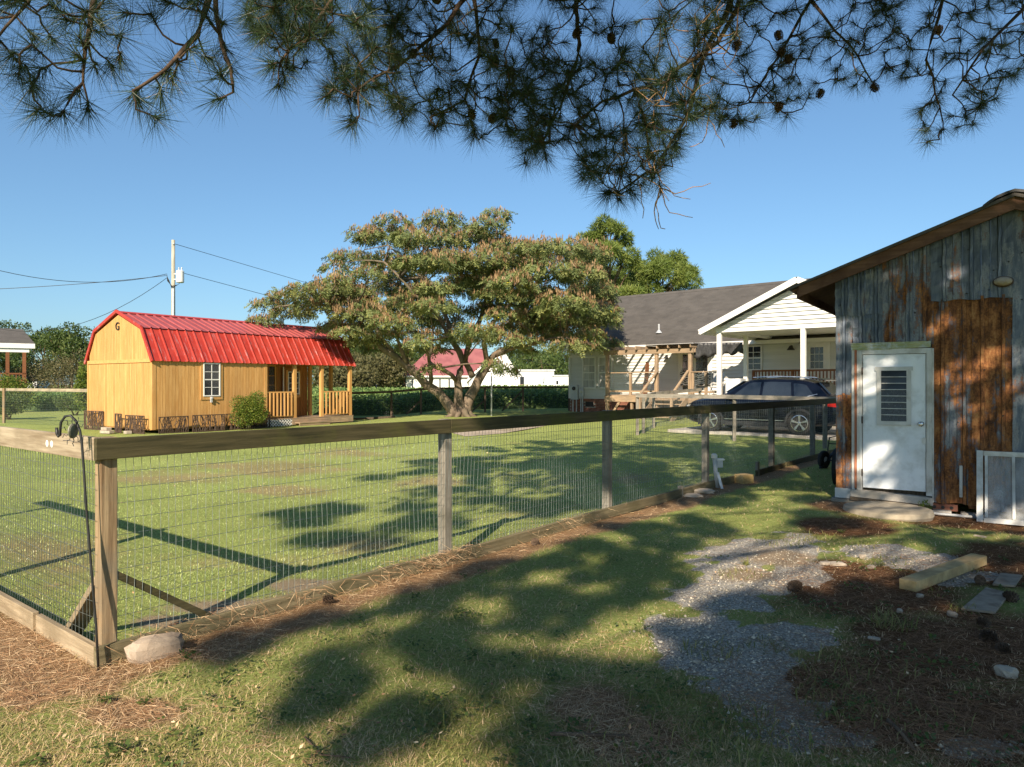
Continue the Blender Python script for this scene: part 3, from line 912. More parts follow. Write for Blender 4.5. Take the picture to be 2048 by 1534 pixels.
# ================================================================ foliage makers
def clump_leaves(clumps, n, lf, wf, g, flat=0.0, droop=0.0, shell=0.5):
    """clumps: (x, y, z, rx, ry, rz); returns arrays of leaves spread through their volumes"""
    c = np.array(clumps, float)
    wgt = c[:, 3] * c[:, 4] + c[:, 3] * c[:, 5]; wgt = wgt / wgt.sum()
    k = g.choice(len(c), n, p=wgt)
    d = rdir(n, g)
    r = (shell + (1 - shell) * g.random(n)) ** 0.7
    Pn = c[k, :3] + d * c[k, 3:6] * r[:, None]
    D = unit(rdir(n, g) + d * 0.7 + np.array([0, 0, -droop]))
    if flat: D[:, 2] *= (1 - flat); D = unit(D)
    S = perp(D, g)
    L = lf * (0.6 + 0.8 * g.random(n)); W = wf * (0.6 + 0.8 * g.random(n))
    return Pn, D, S, L, W


def tree(name, label, cat, base, H, Rr, lo, n, lf, mat, seed, group=None, clump=14, trunk_r=0.16, bark=BARK, shape=(1, 1, 1), wf=None, cs=0.36, spread=1.0):
    g = np.random.default_rng(seed); rr = random.Random(seed)
    t = thing(name, label, cat, base, group=group)
    top = H * 0.9
    pts = [(0, 0, -0.1)]; x = y = 0
    for k in range(1, 6):
        x += rr.uniform(-0.03, 0.03) * H; y += rr.uniform(-0.03, 0.03) * H
        pts.append((x, y, top * k / 5))
    tm = MB().tube(pts, [trunk_r * (1 - 0.15 * k) for k in range(6)], 8)
    cl = []
    for k in range(clump):
        u = (k + 0.5) / clump
        z = lo * H + (1 - lo) * H * (0.08 + 0.84 * rr.random())
        f = math.sin(math.pi * min(0.98, max(0.06, 0.12 + 0.86 * (z / H - lo) / (1 - lo)))) ** 0.6
        a = rr.uniform(0, 6.283) ; rad = Rr * f * spread * math.sqrt(rr.uniform(0.12, 0.85))
        s = Rr * cs * rr.uniform(0.7, 1.25)
        c = (rad * math.cos(a) * shape[0], rad * math.sin(a) * shape[1], min(z, H - s * 0.5), s, s, s * 0.72)
        cl.append(c)
        zb = max(0.3, c[2] - rad * 0.8 - 0.1 * H); j = min(4, int(zb / top * 5)); uu = zb / top * 5 - j
        b0 = Vector(pts[j]).lerp(Vector(pts[j + 1]), min(1, uu))
        c3 = Vector(c[:3]); md = b0.lerp(c3, 0.55) + Vector((0, 0, 0.03 * H))
        tm.tube([b0, md, c3], [trunk_r * 0.42, trunk_r * 0.26, trunk_r * 0.08], 5)
    cl.append((x * 0.8, y * 0.8, H - Rr * cs * 0.7, Rr * cs * 0.9, Rr * cs * 0.9, Rr * cs * 0.7))
    tm.build('trunk', bark, t, smooth=True)
    Pn, D, S, L, W = clump_leaves(cl, n, lf, wf or lf * 0.55, g, shell=0.35)
    cn = np.array(cl)
    shade = 0.5 * g.random(n) + 0.5 * vnoise(Pn[:, 0] * 1.0, Pn[:, 1] + Pn[:, 2], 1.1, seed)
    diamonds('crown', Pn, D, S, L, W, mat, t, shade)
    return t


def bush(name, label, base, rx, ry, rz, n, lf, mat, seed, group=None, cat='bush', stems=6, lift=0.25, k=9):
    g = np.random.default_rng(seed); rr = random.Random(seed)
    t = thing(name, label, cat, base, group=group)
    cl = []
    for _ in range(k):
        a = rr.uniform(0, 6.283); q = math.sqrt(rr.random()) * 0.6
        cl.append((math.cos(a) * q * rx, math.sin(a) * q * ry, rz * (lift + 0.12 + 0.75 * rr.random() * (1 - q * 0.5)), rx * 0.45, ry * 0.45, rz * 0.28))
    cl.append((0, 0, rz * (0.5 + lift * 0.6), rx * 0.72, ry * 0.72, rz * 0.42))
    sm = MB()
    for _ in range(stems):
        c = rr.choice(cl); sm.tube([(rr.uniform(-.08, .08) * rx, rr.uniform(-.08, .08) * ry, -0.05), (c[0] * 0.4, c[1] * 0.4, c[2] * 0.5), c[:3]], [0.03, 0.022, 0.01], 5)
    sm.build('stem', MIMBARK, t, smooth=True)
    Pn, D, S, L, W = clump_leaves(cl, n, lf, lf * 0.55, g, shell=0.45)
    ok = Pn[:, 2] > 0.03
    diamonds('foliage', Pn[ok], D[ok], S[ok], L[ok], W[ok], mat, t)
    return t


p = cabpt(3.15, -0.75)
bush('round_shrub', 'rounded bright green shrub in front of the yellow cabin wall', p, 0.72, 0.66, 1.22, 9000, 0.055, SHRUBL, 5, k=14, lift=0.22)

# ================================================================ the white house
hx0 = Vector((2.94, 36.6, 0.26))
house = thing('house', 'white sided house with grey shingle roof, timber deck and carport', 'house', hx0, xdir=(HU.x, HU.y))
HL, HD = 21.0, 8.5
SZ0, SZ1 = 0.68, 3.22                       # siding from, to (above the house's own ground)
MB().bb(0, HL, 0.06, HD, SZ0 - 0.02, SZ1).prism([(0.06, 0.06, SZ1), (0.06, HD, SZ1), (0.06, HD / 2, 6.1)], (HL - 0.1, 0, 0)).build('wall', SIDING, house)
nb = 17; bh = (SZ1 - SZ0) / nb
mb = MB(); mb.prism([(0, 0.055, 0), (0, -0.012, 0.0), (0, 0.040, bh), (0, 0.055, bh)], (HL, 0, 0)); sbm = mb.mesh('siding_board', SIDING)
for k in range(nb):
    piece('siding_board', sbm, house, (0, 0, SZ0 + k * bh))
MB().bb(-0.02, 0.10, -0.02, 0.09, SZ0, SZ1).build('corner_trim', WHITE, house)
# brick foot: courses of bricks at the end that shows, mortar behind
MB().bb(0.03, HL, 0.045, HD, -0.3, SZ0 - 0.02).build('foundation', MORTAR, house)
bm_ = MB().box((0, 0, 0), (0.205, 0.05, 0.065)).mesh('brick', BRICK)
nbk = 0
for j in range(9):
    for i in range(32):
        x = 0.13 + i * 0.217 + (0.1085 if j % 2 else 0)
        if x > 6.9 or (0.98 < x < 1.55 and 3 <= j <= 6) or (4.15 < x < 4.75 and 3 <= j <= 6): continue
        piece('brick', bm_, house, (x, 0.035 + random.uniform(-.004, .004), 0.035 + j * 0.0755)); nbk += 1
for x in (1.26, 4.45):
    v = MB().bb(x - 0.24, x + 0.24, 0.02, 0.05, 0.27, 0.52).build('foundation_vent', PLASTIC, house)
    mb = MB()
    for k in range(5): mb.beam((x - 0.24, 0.012, 0.30 + k * 0.048), (x + 0.24, 0.012, 0.30 + k * 0.048), 0.008, 0.03)
    mb.build('louvre', BLACK, v)
window(house, 0.93, 1.62, 1.25, 2.72, -0.012, 2, 4, fw=0.07, rail=2, pmat=CURTAIN)
window(house, 1.90, 2.60, 1.25, 2.72, -0.012, 2, 4, fw=0.07, rail=2, pmat=CURTAIN)
# roof
RZH = 6.25; EV = 0.36
def slope_sheet(x0, x1, mat, name, front=True):
    y0, y1 = (-EV, HD / 2) if front else (HD + EV, HD / 2)
    z0 = SZ1 + 0.02; z1 = RZH
    mb = MB(); n = 36
    for k in range(n):
        a = k / n; b = (k + 1) / n
        ya, yb = y0 + (y1 - y0) * a, y0 + (y1 - y0) * b; za, zb = z0 + (z1 - z0) * a, z0 + (z1 - z0) * b
        mb.add([(x0, ya, za + 0.012), (x1, ya, za + 0.012), (x1, yb, zb), (x0, yb, zb), (x0, ya, za - 0.04), (x1, ya, za - 0.04)], [(0, 1, 2, 3), (4, 5, 1, 0)])
    mb.add([(x0, y0, z0 - 0.06), (x1, y0, z0 - 0.06), (x1, y1, z1 - 0.06), (x0, y1, z1 - 0.06)], [(3, 2, 1, 0)])
    return mb.build(name, mat, house)


rf = slope_sheet(-0.35, HL + 0.35, SHINGLE, 'roof')
slope_sheet(-0.35, HL + 0.35, SHINGLE, 'roof', False)
MB().prism([(-0.37, HD / 2 - 0.16, RZH - 0.09), (-0.37, HD / 2, RZH + 0.05), (-0.37, HD / 2 + 0.16, RZH - 0.09)], (HL + 0.7, 0, 0)).build('ridge_cap', SHINGLE, house)
MB().bb(-0.35, HL, -EV - 0.03, -EV - 0.002, SZ1 - 0.12, SZ1 + 0.03).bb(-0.35, HL, -EV, 0.02, SZ1 - 0.125, SZ1 - 0.10).build('eave_trim', WHITE, house)
MB().tube([(4.9, 0.55, SZ1 + 0.55), (4.9, 0.55, SZ1 + 1.05)], 0.045, 8).lathe([(0.16, 0), (0.06, 0.14)], (4.9, 0.55, SZ1 + 0.62), 10).build('roof_vent', LIGHTGREY, rf)

# deck with its posts, beam and rafters
DK = 0.93; DD = 2.4; dx0, dx1 = 3.86, 9.4
dbm = MB().bb(0, dx1 - dx0, 0, 0.138, -0.035, 0).mesh('deck_board', WDECK)
for k in range(17):
    piece('deck_board', dbm, house, (dx0, -0.14 - 0.1425 * k, DK))
MB().bb(dx0, 6.38, -DD - 0.09, -DD - 0.045, DK - 0.30, DK - 0.04).build('rim_board', WDECK, house)
MB().bb(8.02, dx1, -DD - 0.09, -DD - 0.045, DK - 0.30, DK - 0.04).build('rim_board', WDECK, house)
MB().bb(6.38, 8.02, -DD - 0.04, -DD, DK - 0.30, DK - 0.04).build('rim_board', WDECK, house)
MB().bb(dx0 - 0.045, dx0, -DD - 0.05, 0, DK - 0.30, DK - 0.04).build('rim_board', WDECK, house)
for x in (3.9, 6.42, 8.0):
    MB().bb(x - 0.07, x + 0.07, -DD - 0.01, -DD + 0.13, -0.25, 2.92).build('deck_post', WDECKZ, house, bevel=0.008)
MB().bb(5.15, 5.25, -DD - 0.01, -DD + 0.09, -0.2, DK - 0.04).build('deck_post', WDECKZ, house)
MB().bb(dx1 - 0.12, dx1, -DD - 0.01, -DD + 0.11, -0.2, DK + 1.0).build('deck_post', WDECKZ, house)
MB().bb(dx0 - 0.1, 8.2, -DD - 0.06, -DD - 0.012, 2.72, 2.92).build('beam', WDECK, house)
MB().bb(dx0 - 0.1, 8.2, -DD + 0.132, -DD + 0.17, 2.74, 2.92).build('beam', WDECK, house)
rft = MB().beam((0, -DD - 0.28, 2.93 + 0.07), (0, -0.02, 3.02), 0.045, 0.13).mesh('rafter', WDECK)
for k in range(9):
    piece('rafter', rft, house, (dx0 + 0.15 + 0.52 * k, 0, 0))
MB().prism([(6.1, -DD - 0.32, 3.075), (6.1, 0.0, 3.10), (6.1, 0.0, 3.12), (6.1, -DD - 0.32, 3.095)], (2.15, 0, 0)).build('porch_roof', SHINGLE, house)
mb = MB()
for (a, b) in ((dx0 + 0.05, 6.35), (8.07, dx1 - 0.05)):
    MB().bb(a, b, -DD - 0.03, -DD + 0.11, DK + 0.97, DK + 1.01).build('deck_rail', WDECK, house)
    MB().bb(a, b, -DD + 0.01, -DD + 0.06, DK + 0.12, DK + 0.20).build('deck_rail', WDECK, house)
    MB().bb((a + b) / 2 - 0.05, (a + b) / 2 + 0.05, -DD, -DD + 0.09, DK, DK + 0.97).build('rail_post', WDECKZ, house)
    MB().bb(a + 0.02, a + 0.11, -DD, -DD + 0.09, DK, DK + 0.97).build('rail_post', WDECKZ, house)
    for k in range(int((b - a) / 0.06)):
        mb.bb(a + k * 0.06, a + k * 0.06 + 0.006, -DD + 0.033, -DD + 0.039, DK + 0.2, DK + 0.97)
    for k in range(8):
        mb.bb(a, b, -DD + 0.04, -DD + 0.046, DK + 0.24 + 0.09 * k, DK + 0.246 + 0.09 * k)
tag(mb.build('rail_mesh', GALV, house), kind='stuff')
for k in range(5):
    MB().bb(6.55, 7.9, -DD - 0.10 - 0.27 * (k + 1), -DD - 0.10 - 0.27 * k + 0.02, DK - 0.20 - 0.17 * k, DK - 0.16 - 0.17 * k).build('stair_tread', WDECK, house)
for x in (6.50, 7.95):
    MB().beam((x, -DD - 0.05, DK - 0.1), (x, -DD - 1.45, -0.05), 0.045, 0.26).build('stair_stringer', WDECK, house)
    MB().beam((x, -DD - 0.02, DK + 1.05), (x, -DD - 1.45, 0.98), 0.10, 0.05).build('stair_rail', WDECK, house)
    MB().bb(x - 0.045, x + 0.045, -DD - 1.49, -DD - 1.40, -0.1, 0.97).build('rail_post', WDECKZ, house)
MB().beam((4.6, -DD - 0.02, DK - 0.3), (4.1, -DD - 0.02, -0.05), 0.04, 0.10).build('deck_brace', WDECK, house)
# doors on to the deck, side window
fd = MB().bb(6.22, 6.30, -0.05, 0, DK, 2.95).bb(7.78, 7.86, -0.05, 0, DK, 2.95).bb(6.30, 7.78, -0.05, 0, 2.87, 2.95).bb(6.96, 7.10, -0.04, 0, DK, 2.87).bb(6.30, 6.44, -0.035, 0, DK, 2.87).bb(7.66, 7.78, -0.035, 0, DK, 2.87).bb(6.44, 6.96, -0.034, 0, DK, DK + 0.2).bb(7.1, 7.66, -0.034, 0, DK, DK + 0.2).bb(6.44, 6.96, -0.034, 0, 2.76, 2.87).bb(7.1, 7.66, -0.034, 0, 2.76, 2.87).build('french_door', WHITE, house)
for a, b in ((6.44, 6.96), (7.10, 7.66)):
    for i in range(3):
        for j in range(5):
            ww = (b - a) / 3; hh = (2.76 - DK - 0.2) / 5
            MB().bb(a + i * ww + 0.012, a + (i + 1) * ww - 0.012, -0.022, 0, DK + 0.2 + j * hh + 0.012, DK + 0.2 + (j + 1) * hh - 0.012).build('pane', GLASS, fd)
zeb, znt, zpb, zo = newmat('zebra cloth')
wv = nd(znt, 'ShaderNodeTexWave', {'Vector': coords(znt, (1, 1, 1), False), 'Scale': 3.2, 'Distortion': 9.0, 'Detail': 2.0, 'Detail Scale': 1.6}, wave_type='BANDS', bands_direction='Z')
zl = ramp(znt, wv.outputs['Fac'], [(0.44, (0.02, 0.02, 0.02)), (0.52, (0.72, 0.71, 0.68))])
znt.links.new(zl, zpb.inputs['Base Color']); zpb.inputs['Roughness'].default_value = 0.85
nx_ = 22
zv = []; zf = []
for i in range(nx_ + 1):
    for j in range(7):
        x = 6.36 + 1.45 * i / nx_
        top = 0.62 + 0.09 * math.sin(i * 0.9) + 0.05 * math.sin(i * 2.3)
        zv.append((x, -0.085 + 0.014 * math.sin(i * 1.3) - 0.003 * j, DK + 0.40 + top * j / 6))
for i in range(nx_):
    for j in range(6):
        a = i * 7 + j; zf.append((a, a + 7, a + 8, a + 1))
zc = MB().add(zv, zf).build('cloth', zeb, None, smooth=True)
sm_ = zc.modifiers.new('thickness', 'SOLIDIFY'); sm_.thickness = 0.02
tag(zc, 'black and white zebra striped cloth hung across the lower deck door', 'cloth')
zc.location = hx0; zc.rotation_euler = house.rotation_euler
o = MB().beam((4.72, -0.45, DK), (4.66, -0.08, DK + 1.5), 0.28, 0.05, (1, 0, 0)).build('leaning_board', WSTAIN); o.location = hx0; o.rotation_euler = house.rotation_euler
tag(o, 'dark brown board leaning against the white wall behind the deck rail', 'board')
MB().lathe([(0.03, 0.06), (0.05, 0.05), (0.12, -0.05), (0.13, -0.07)], (5.65, -0.12, 2.66), 12).bb(5.62, 5.68, -0.1, 0.0, 2.68, 2.76).build('wall_lamp', BLACK, house)
# dark tarpaulin drooping from the eave
tv = []; tf = []
for i in range(25):
    for j in range(6):
        x = 8.05 + 1.75 * i / 24
        drop = (0.62 - 0.18 * i / 24 + 0.07 * math.sin(i * 1.1)) * j / 5
        tv.append((x, -DD * 0.9 + 0.06 * math.sin(i * 1.7 + j) + 0.02 * j + (i / 24) * 0.9, 3.14 - drop))
for i in range(24):
    for j in range(5):
        a = i * 6 + j; tf.append((a, a + 6, a + 7, a + 1))
tp = MB().add(tv, tf).build('tarpaulin', TARP, None, smooth=True); tp.location = hx0; tp.rotation_euler = house.rotation_euler
m_ = tp.modifiers.new('thickness', 'SOLIDIFY'); m_.thickness = 0.012
tag(tp, 'dark crumpled tarpaulin hanging from the roof edge over the deck', 'tarpaulin')
# electricity boxes on the shaded end of the wall
for (x, w_, z0, z1, nm) in ((0.42, 0.44, 0.62, 1.36, 'meter_box'), (1.06 - 0.32 + 0.12, 0.22, 0.78, 1.24, 'meter_box')):
    t = thing(nm, 'large grey meter box on the house wall near its corner' if w_ > 0.3 else 'small grey utility box beside the large meter box', 'meter box', hx0, xdir=(HU.x, HU.y), group='grey boxes on the house wall')
    MB().bb(x - w_ / 2, x + w_ / 2, -0.15, 0.0, z0, z1).build('case', LIGHTGREY, t, bevel=0.01)
    MB().lathe([(0.10, 0), (0.10, 0.05), (0.07, 0.09)], (x, -0.15, z1 - 0.17), 12, Matrix.Rotation(R(90), 3, 'X')).build('dial_cover', GLASS if w_ > 0.3 else LIGHTGREY, t)
    for s in (-1, 1):
        MB().tube([(x + s * w_ * 0.25, -0.08, z0), (x + s * w_ * 0.25, -0.08, -0.3)], 0.03, 8).build('conduit', LIGHTGREY, t)

# carport
cx0, cx1 = 10.5, 16.4; cc = (cx0 + cx1) / 2; CDp = 5.03; CZ = 3.30; CPK = 4.80
for (x, y) in ((cx0, -CDp + 0.07), (cc + 0.05, -CDp + 0.07), (cx1, -CDp + 0.07), (cx0, -2.6), (cx1, -2.6)):
    MB().bb(x - 0.075, x + 0.075, y - 0.075, y + 0.075, -0.25, CZ).build('carport_post', WHITE, house, bevel=0.008)
MB().bb(cx0 - 0.1, cx1 + 0.1, -CDp - 0.02, -CDp + 0.16, CZ, CZ + 0.16).build('carport_beam', WHITE, house)
for x in (cx0, cx1): MB().bb(x - 0.09, x + 0.09, -CDp + 0.16, -0.02, CZ, CZ + 0.16).build('carport_beam', WHITE, house)
MB().bb(cx0 + 0.09, cx1 - 0.09, -CDp + 0.16, -0.01, CZ + 0.10, CZ + 0.13).build('carport_ceiling', WHITE, house)
sl = (CPK - CZ - 0.16) / (cc - cx0)
n = 9; gh = (CPK - CZ - 0.2) / n
for k in range(n):
    z0 = CZ + 0.16 + k * gh; z1 = z0 + gh
    h0 = (CPK - z0) / sl; h1 = max(0.02, (CPK - z1) / sl)
    a = [(cc - h0, -CDp - 0.055, z0), (cc + h0, -CDp - 0.055, z0), (cc + h1, -CDp + 0.0, z1), (cc - h1, -CDp + 0.0, z1)]
    MB().prism(a, (0, 0.05, 0)).build('gable_board', SIDING, house)
ov = 0.55
for s in (-1, 1):
    e = Vector((cc + s * (cc - cx0 + ov), 0, CPK + 0.16 - sl * (cc - cx0 + ov))); t_ = Vector((cc, 0, CPK + 0.16))
    q = [e + Vector((0, -CDp - 0.42, 0)), t_ + Vector((0, -CDp - 0.42, 0)), t_ + Vector((0, 2.2, 0)), e + Vector((0, 0.6, 0))]
    MB().prism(q, (0, 0, 0.04)).build('carport_roof', SHINGLE, house)
    q = [v - Vector((0, 0, 0.012)) for v in q[:2]] + [t_ + Vector((0, -0.02, -0.012)), e + Vector((0, -0.02, -0.012))]
    MB().prism(q, (0, 0, -0.02)).build('carport_soffit', WHITE, house)
    MB().beam(e + Vector((0, -CDp - 0.44, -0.06)), t_ + Vector((0, -CDp - 0.44, -0.06)), 0.035, 0.20).build('rake_trim', WHITE, house)
    MB().beam(e + Vector((s * 0.02, -CDp - 0.42, -0.05)), e + Vector((s * 0.02, -0.1, -0.05)), 0.03, 0.15).build('rake_trim', WHITE, house)
window(house, 9.42, 10.06, 2.05, 3.0, -0.012, 2, 4, fw=0.06, rail=2)
cd = MB().bb(11.86, 11.98, -0.05, 0, 1.0, 3.10).bb(12.72, 12.84, -0.05, 0, 1.0, 3.10).bb(11.98, 12.72, -0.05, 0, 3.0, 3.10).bb(11.98, 12.72, -0.03, 0, 1.0, 3.0).build('door', WHITE, house)
for i in range(3):
    for j in range(3):
        MB().bb(12.10 + 0.17 * i, 12.10 + 0.17 * i + 0.15, -0.038, -0.02, 2.05 + 0.29 * j, 2.05 + 0.29 * j + 0.265).build('pane', GLASS, cd)
MB().lathe([(0.03, 0.12), (0.06, 0.10), (0.15, -0.04), (0.16, -0.06)], (11.4, -0.28, 2.86), 12).tube([(11.4, 0, 2.86), (11.4, -0.12, 2.99), (11.4, -0.28, 2.98)], 0.02, 6).build('wall_lamp', BLACK, house)
LD = 0.98
MB().bb(10.3, 13.6, -1.5, -0.02, LD - 0.2, LD).build('landing', WSTAIN, house)
MB().bb(10.3, 13.6, -1.52, -1.42, LD + 0.93, LD + 1.0).build('landing_rail', WSTAIN, house)
MB().bb(10.3, 13.6, -1.5, -1.44, LD + 0.1, LD + 0.16).build('landing_rail', WSTAIN, house)
for x in (10.34, 11.9, 13.55): MB().bb(x - 0.045, x + 0.045, -1.515, -1.425, -0.2, LD + 0.93).build('landing_post', WSTAIN, house)
bm2 = MB().bb(-0.02, 0.02, -0.02, 0.02, 0, 0.77).mesh('baluster', WSTAIN)
for k in range(24):
    x = 10.45 + 0.13 * k
    if abs(x - 11.9) > 0.06: piece('baluster', bm2, house, (x, -1.47, LD + 0.16))
MB().beam((13.6, -1.47, LD + 0.97), (15.2, -1.47, 0.95), 0.09, 0.07).build('landing_rail', WSTAIN, house)
for k in range(4): MB().bb(13.6 + 0.28 * k, 13.9 + 0.28 * k, -1.5, -0.5, LD - 0.24 - 0.2 * k, LD - 0.2 - 0.2 * k).build('stair_tread', WSTAIN, house)
# white cabinet by the carport post
t = thing('cabinet', 'tall white cabinet standing beside the carport post', 'cabinet', hx0, xdir=(HU.x, HU.y))
MB().bb(10.75, 11.30, -5.0, -4.45, -0.2, 1.62).build('case', WHITE, t, bevel=0.01)
MB().bb(10.77, 11.28, -5.02, -5.003, -0.1, 1.58).build('door', WHITE, t)
MB().bb(11.22, 11.25, -5.045, -5.02, 0.7, 0.95).build('handle', LIGHTGREY, t)
# folding chair on the deck
t = thing('deck_chair', 'grey metal chair on the deck beside the carport post', 'chair', hx0, xdir=(HU.x, HU.y))
for x in (8.62, 9.08):
    MB().tube([(x, -1.9, DK), (x, -1.55, DK + 0.45), (x, -1.4, DK + 0.95)], 0.014, 6).build('leg', LIGHTGREY, t)
    MB().tube([(x, -1.35, DK), (x, -1.88, DK + 0.47)], 0.014, 6).build('leg', LIGHTGREY, t)
MB().bb(8.62, 9.08, -1.92, -1.5, DK + 0.44, DK + 0.465).build('seat', LIGHTGREY, t)
MB().beam((8.85, -1.54, DK + 0.58), (8.85, -1.41, DK + 0.93), 0.44, 0.02, (0, 1, 0)).build('backrest', LIGHTGREY, t)

# ================================================================ the rusty shed
so = Vector((4.76, 10.4, -0.02))
shed = thing('shed', 'rusty corrugated metal shed with white door and brown rake board', 'shed', so, xdir=(SU.x, SU.y))
SWD, SDP = 4.3, 6.0; WT0 = 0.13
def rt(t):                                   # underside of the roof over the front wall
    t = t if t < 2.12 else 4.24 - t
    return 3.24 + 0.362 * t
MB().prism([(0.03, 0.03, 0.15), (SWD - 0.1, 0.03, 0.15), (SWD - 0.1, 0.03, rt(SWD - 0.1)), (2.12, 0.03, rt(2.12)), (0.03, 0.03, rt(0.03))], (0, SDP, 0)).build('wall', WDARK, shed)
def sheet(x0, x1, z0, z1, mat, off, nrib, name='metal_panel', lab=None, flat=False):
    """sheet with raised seams; z1 may be a function of x; faces -y"""
    zz = z1 if callable(z1) else (lambda x: z1)
    xs_ = [x0]; hs = [0]
    for k in range(nrib):
        c = x0 + (x1 - x0) * (k + 0.5) / nrib
        for dx, h in ((-0.024, 0), (-0.013, 0.03), (0.013, 0.03), (0.024, 0)):
            xs_.append(c + dx); hs.append(h)
        if k < nrib - 1:
            for f in (0.33, 0.66):
                c2 = c + (x1 - x0) / nrib * f
                for dx, h in ((-0.008, 0), (0, 0.006), (0.008, 0)):
                    xs_.append(c2 + dx); hs.append(h)
    xs_.append(x1); hs.append(0)
    n = len(xs_)
    g = random.Random(int(x0 * 100 + off * 1000))
    rows = 9; vs = []
    for r_ in range(rows):
        for x, h in zip(xs_, hs):
            z = z0 + (zz(x) - z0) * r_ / (rows - 1)
            wob = 0.006 * math.sin(x * 9 + r_ * 1.9 + x0 * 7) + (g.uniform(-0.004, 0.004))
            vs.append((x + 0.004 * math.sin(r_ * 2.1 + x0), -off - h + wob * 0.6, z + (0.012 * math.sin(x * 17 + x0) if r_ == 0 else 0)))
    fs = [(r_ * n + i, r_ * n + i + 1, (r_ + 1) * n + i + 1, (r_ + 1) * n + i) for r_ in range(rows - 1) for i in range(n - 1)]
    o = MB().add(vs, fs).build(name, mat, shed)
    m = o.modifiers.new('thickness', 'SOLIDIFY'); m.thickness = 0.004; m.offset = 1
    if lab: o['label'] = lab
    return o


sheet(-0.012, 0.21, 1.55, 2.78, ZINC, 0.016, 1)
sheet(-0.01, 0.21, 0.16, 1.58, RUSTY, 0.012, 1, lab='narrow corner sheet, rusted at its foot')
sheet(-0.02, 0.62, 2.70, lambda x: rt(x) - 0.02, ZINC, 0.030, 3)
sheet(0.215, 0.62, 2.27, 2.78, ZINC, 0.016, 2)
sheet(0.60, 1.22, 2.25, lambda x: rt(x) - 0.02, ZINCR, 0.040, 3, lab='sheet with a broad rusty stripe above the door')
sheet(1.19, 2.12, 2.84, lambda x: rt(x) - 0.02, ZINC, 0.052, 3, lab='bluish grey sheet under the rake board')
sheet(1.20, 1.70, 0.10, 2.88, RUSTY, 0.020, 2, lab='rusted sheet beside the door')
sheet(1.66, 2.12, 0.62, 2.88, RUST, 0.030, 2, lab='deeply rusted sheet, brown from top to bottom')
sheet(1.62, 2.12, 0.06, 0.66, RUST, 0.040, 2)
sheet(2.10, 2.45, 0.10, lambda x: rt(x) - 0.02, ZINC, 0.055, 1)
sheet(2.43, 3.3, 0.10, lambda x: rt(x) - 0.02, ZINCR, 0.045, 3)
sheet(3.28, 4.22, 0.10, lambda x: rt(x) - 0.02, ZINC, 0.035, 3)
mb = MB()
for x, z in ((0.05, 2.86), (0.28, 2.9), (0.5, 2.6), (0.45, 2.35), (0.8, 3.0), (1.0, 2.7), (0.72, 2.5), (1.1, 2.35), (1.3, 3.3), (1.45, 3.1), (1.62, 3.5), (1.9, 3.2), (1.35, 2.9), (1.6, 2.92), (1.85, 2.95), (2.06, 3.3), (2.2, 3.4), (2.2, 2.8), (1.3, 1.7), (1.5, 1.2), (1.8, 1.9), (2.0, 1.3), (0.08, 1.9), (0.13, 1.2)):
    mb.lathe([(0.011, 0), (0.006, 0.01)], (x, -0.07 if x > 0.6 else -0.045, z), 6, Matrix.Rotation(R(90), 3, 'X'))
mb.build('screw', BLACK, shed)
# door: frame, leaf, louvred window, knob, hinges
X0, X1, Z0, Z1 = 0.345, 1.135, 0.235, 2.135
mb = MB()
mb.bb(X0 - 0.07, X0, -0.07, 0.03, Z0 - 0.05, Z1 + 0.07); mb.bb(X1, X1 + 0.07, -0.07, 0.03, Z0 - 0.05, Z1 + 0.07); mb.bb(X0, X1, -0.072, 0.03, Z1, Z1 + 0.07)
mb.bb(X0 - 0.035, X0 - 0.015, -0.085, -0.07, Z0, Z1 + 0.05); mb.bb(X1 + 0.015, X1 + 0.035, -0.085, -0.07, Z0, Z1 + 0.05)
mb.build('door_frame', ALU, shed)
door = MB().bb(X0 + 0.006, X1 - 0.006, -0.058, 0.0, Z0, Z1 - 0.006).build('door', DOORWHITE, shed, bevel=0.004)
mb = MB(); a, b, z0, z1 = 0.585, 0.90, 1.19, 1.90; fw = 0.055
mb.bb(a - fw, a, -0.082, -0.058, z0 - fw, z1 + fw); mb.bb(b, b + fw, -0.082, -0.058, z0 - fw, z1 + fw); mb.bb(a - 0.075, b + 0.075, -0.086, -0.058, z1, z1 + fw); mb.bb(a, b, -0.080, -0.058, z0 - fw, z0)
mb.build('window_frame', ALU, door)
for k in range(8):
    h = (z1 - z0) / 8
    MB().beam(((a + b) / 2, -0.074, z0 + k * h + 0.004), ((a + b) / 2, -0.060, z0 + (k + 1) * h + 0.006), b - a, 0.006, (0, 1, 0)).build('louvre_pane', surf('louvre glass %d' % k, (0.02, 0.027, 0.034), (0.05, 0.062, 0.075), 60 if k < 5 else 2, rough=0.25 if k < 5 else 0.08, bump=0.5 if k < 5 else 0.0, spec=0.8), door)
mb = MB()
for k in range(1, 8): mb.bb(a, b, -0.080, -0.066, z0 + k * (z1 - z0) / 8 - 0.003, z0 + k * (z1 - z0) / 8 + 0.006)
mb.build('louvre_clips', ALU, door)
MB().lathe([(0.036, 0), (0.036, 0.012), (0.014, 0.02), (0.014, 0.045), (0.034, 0.055), (0.036, 0.075), (0.02, 0.09)], (1.075, -0.058, 1.165), 16, Matrix.Rotation(R(90), 3, 'X')).build('knob', CHROME, door, smooth=True)
MB().bb(1.10, 1.132, -0.075, -0.058, 0.89, 0.98).bb(1.085, 1.10, -0.072, -0.058, 0.90, 0.97).build('latch', ALU, door)
for z in (0.45, 1.2, 1.9):
    MB().tube([(X0 + 0.0, -0.075, z - 0.05), (X0 + 0.0, -0.075, z + 0.05)], 0.010, 8).build('hinge', IRON, door)
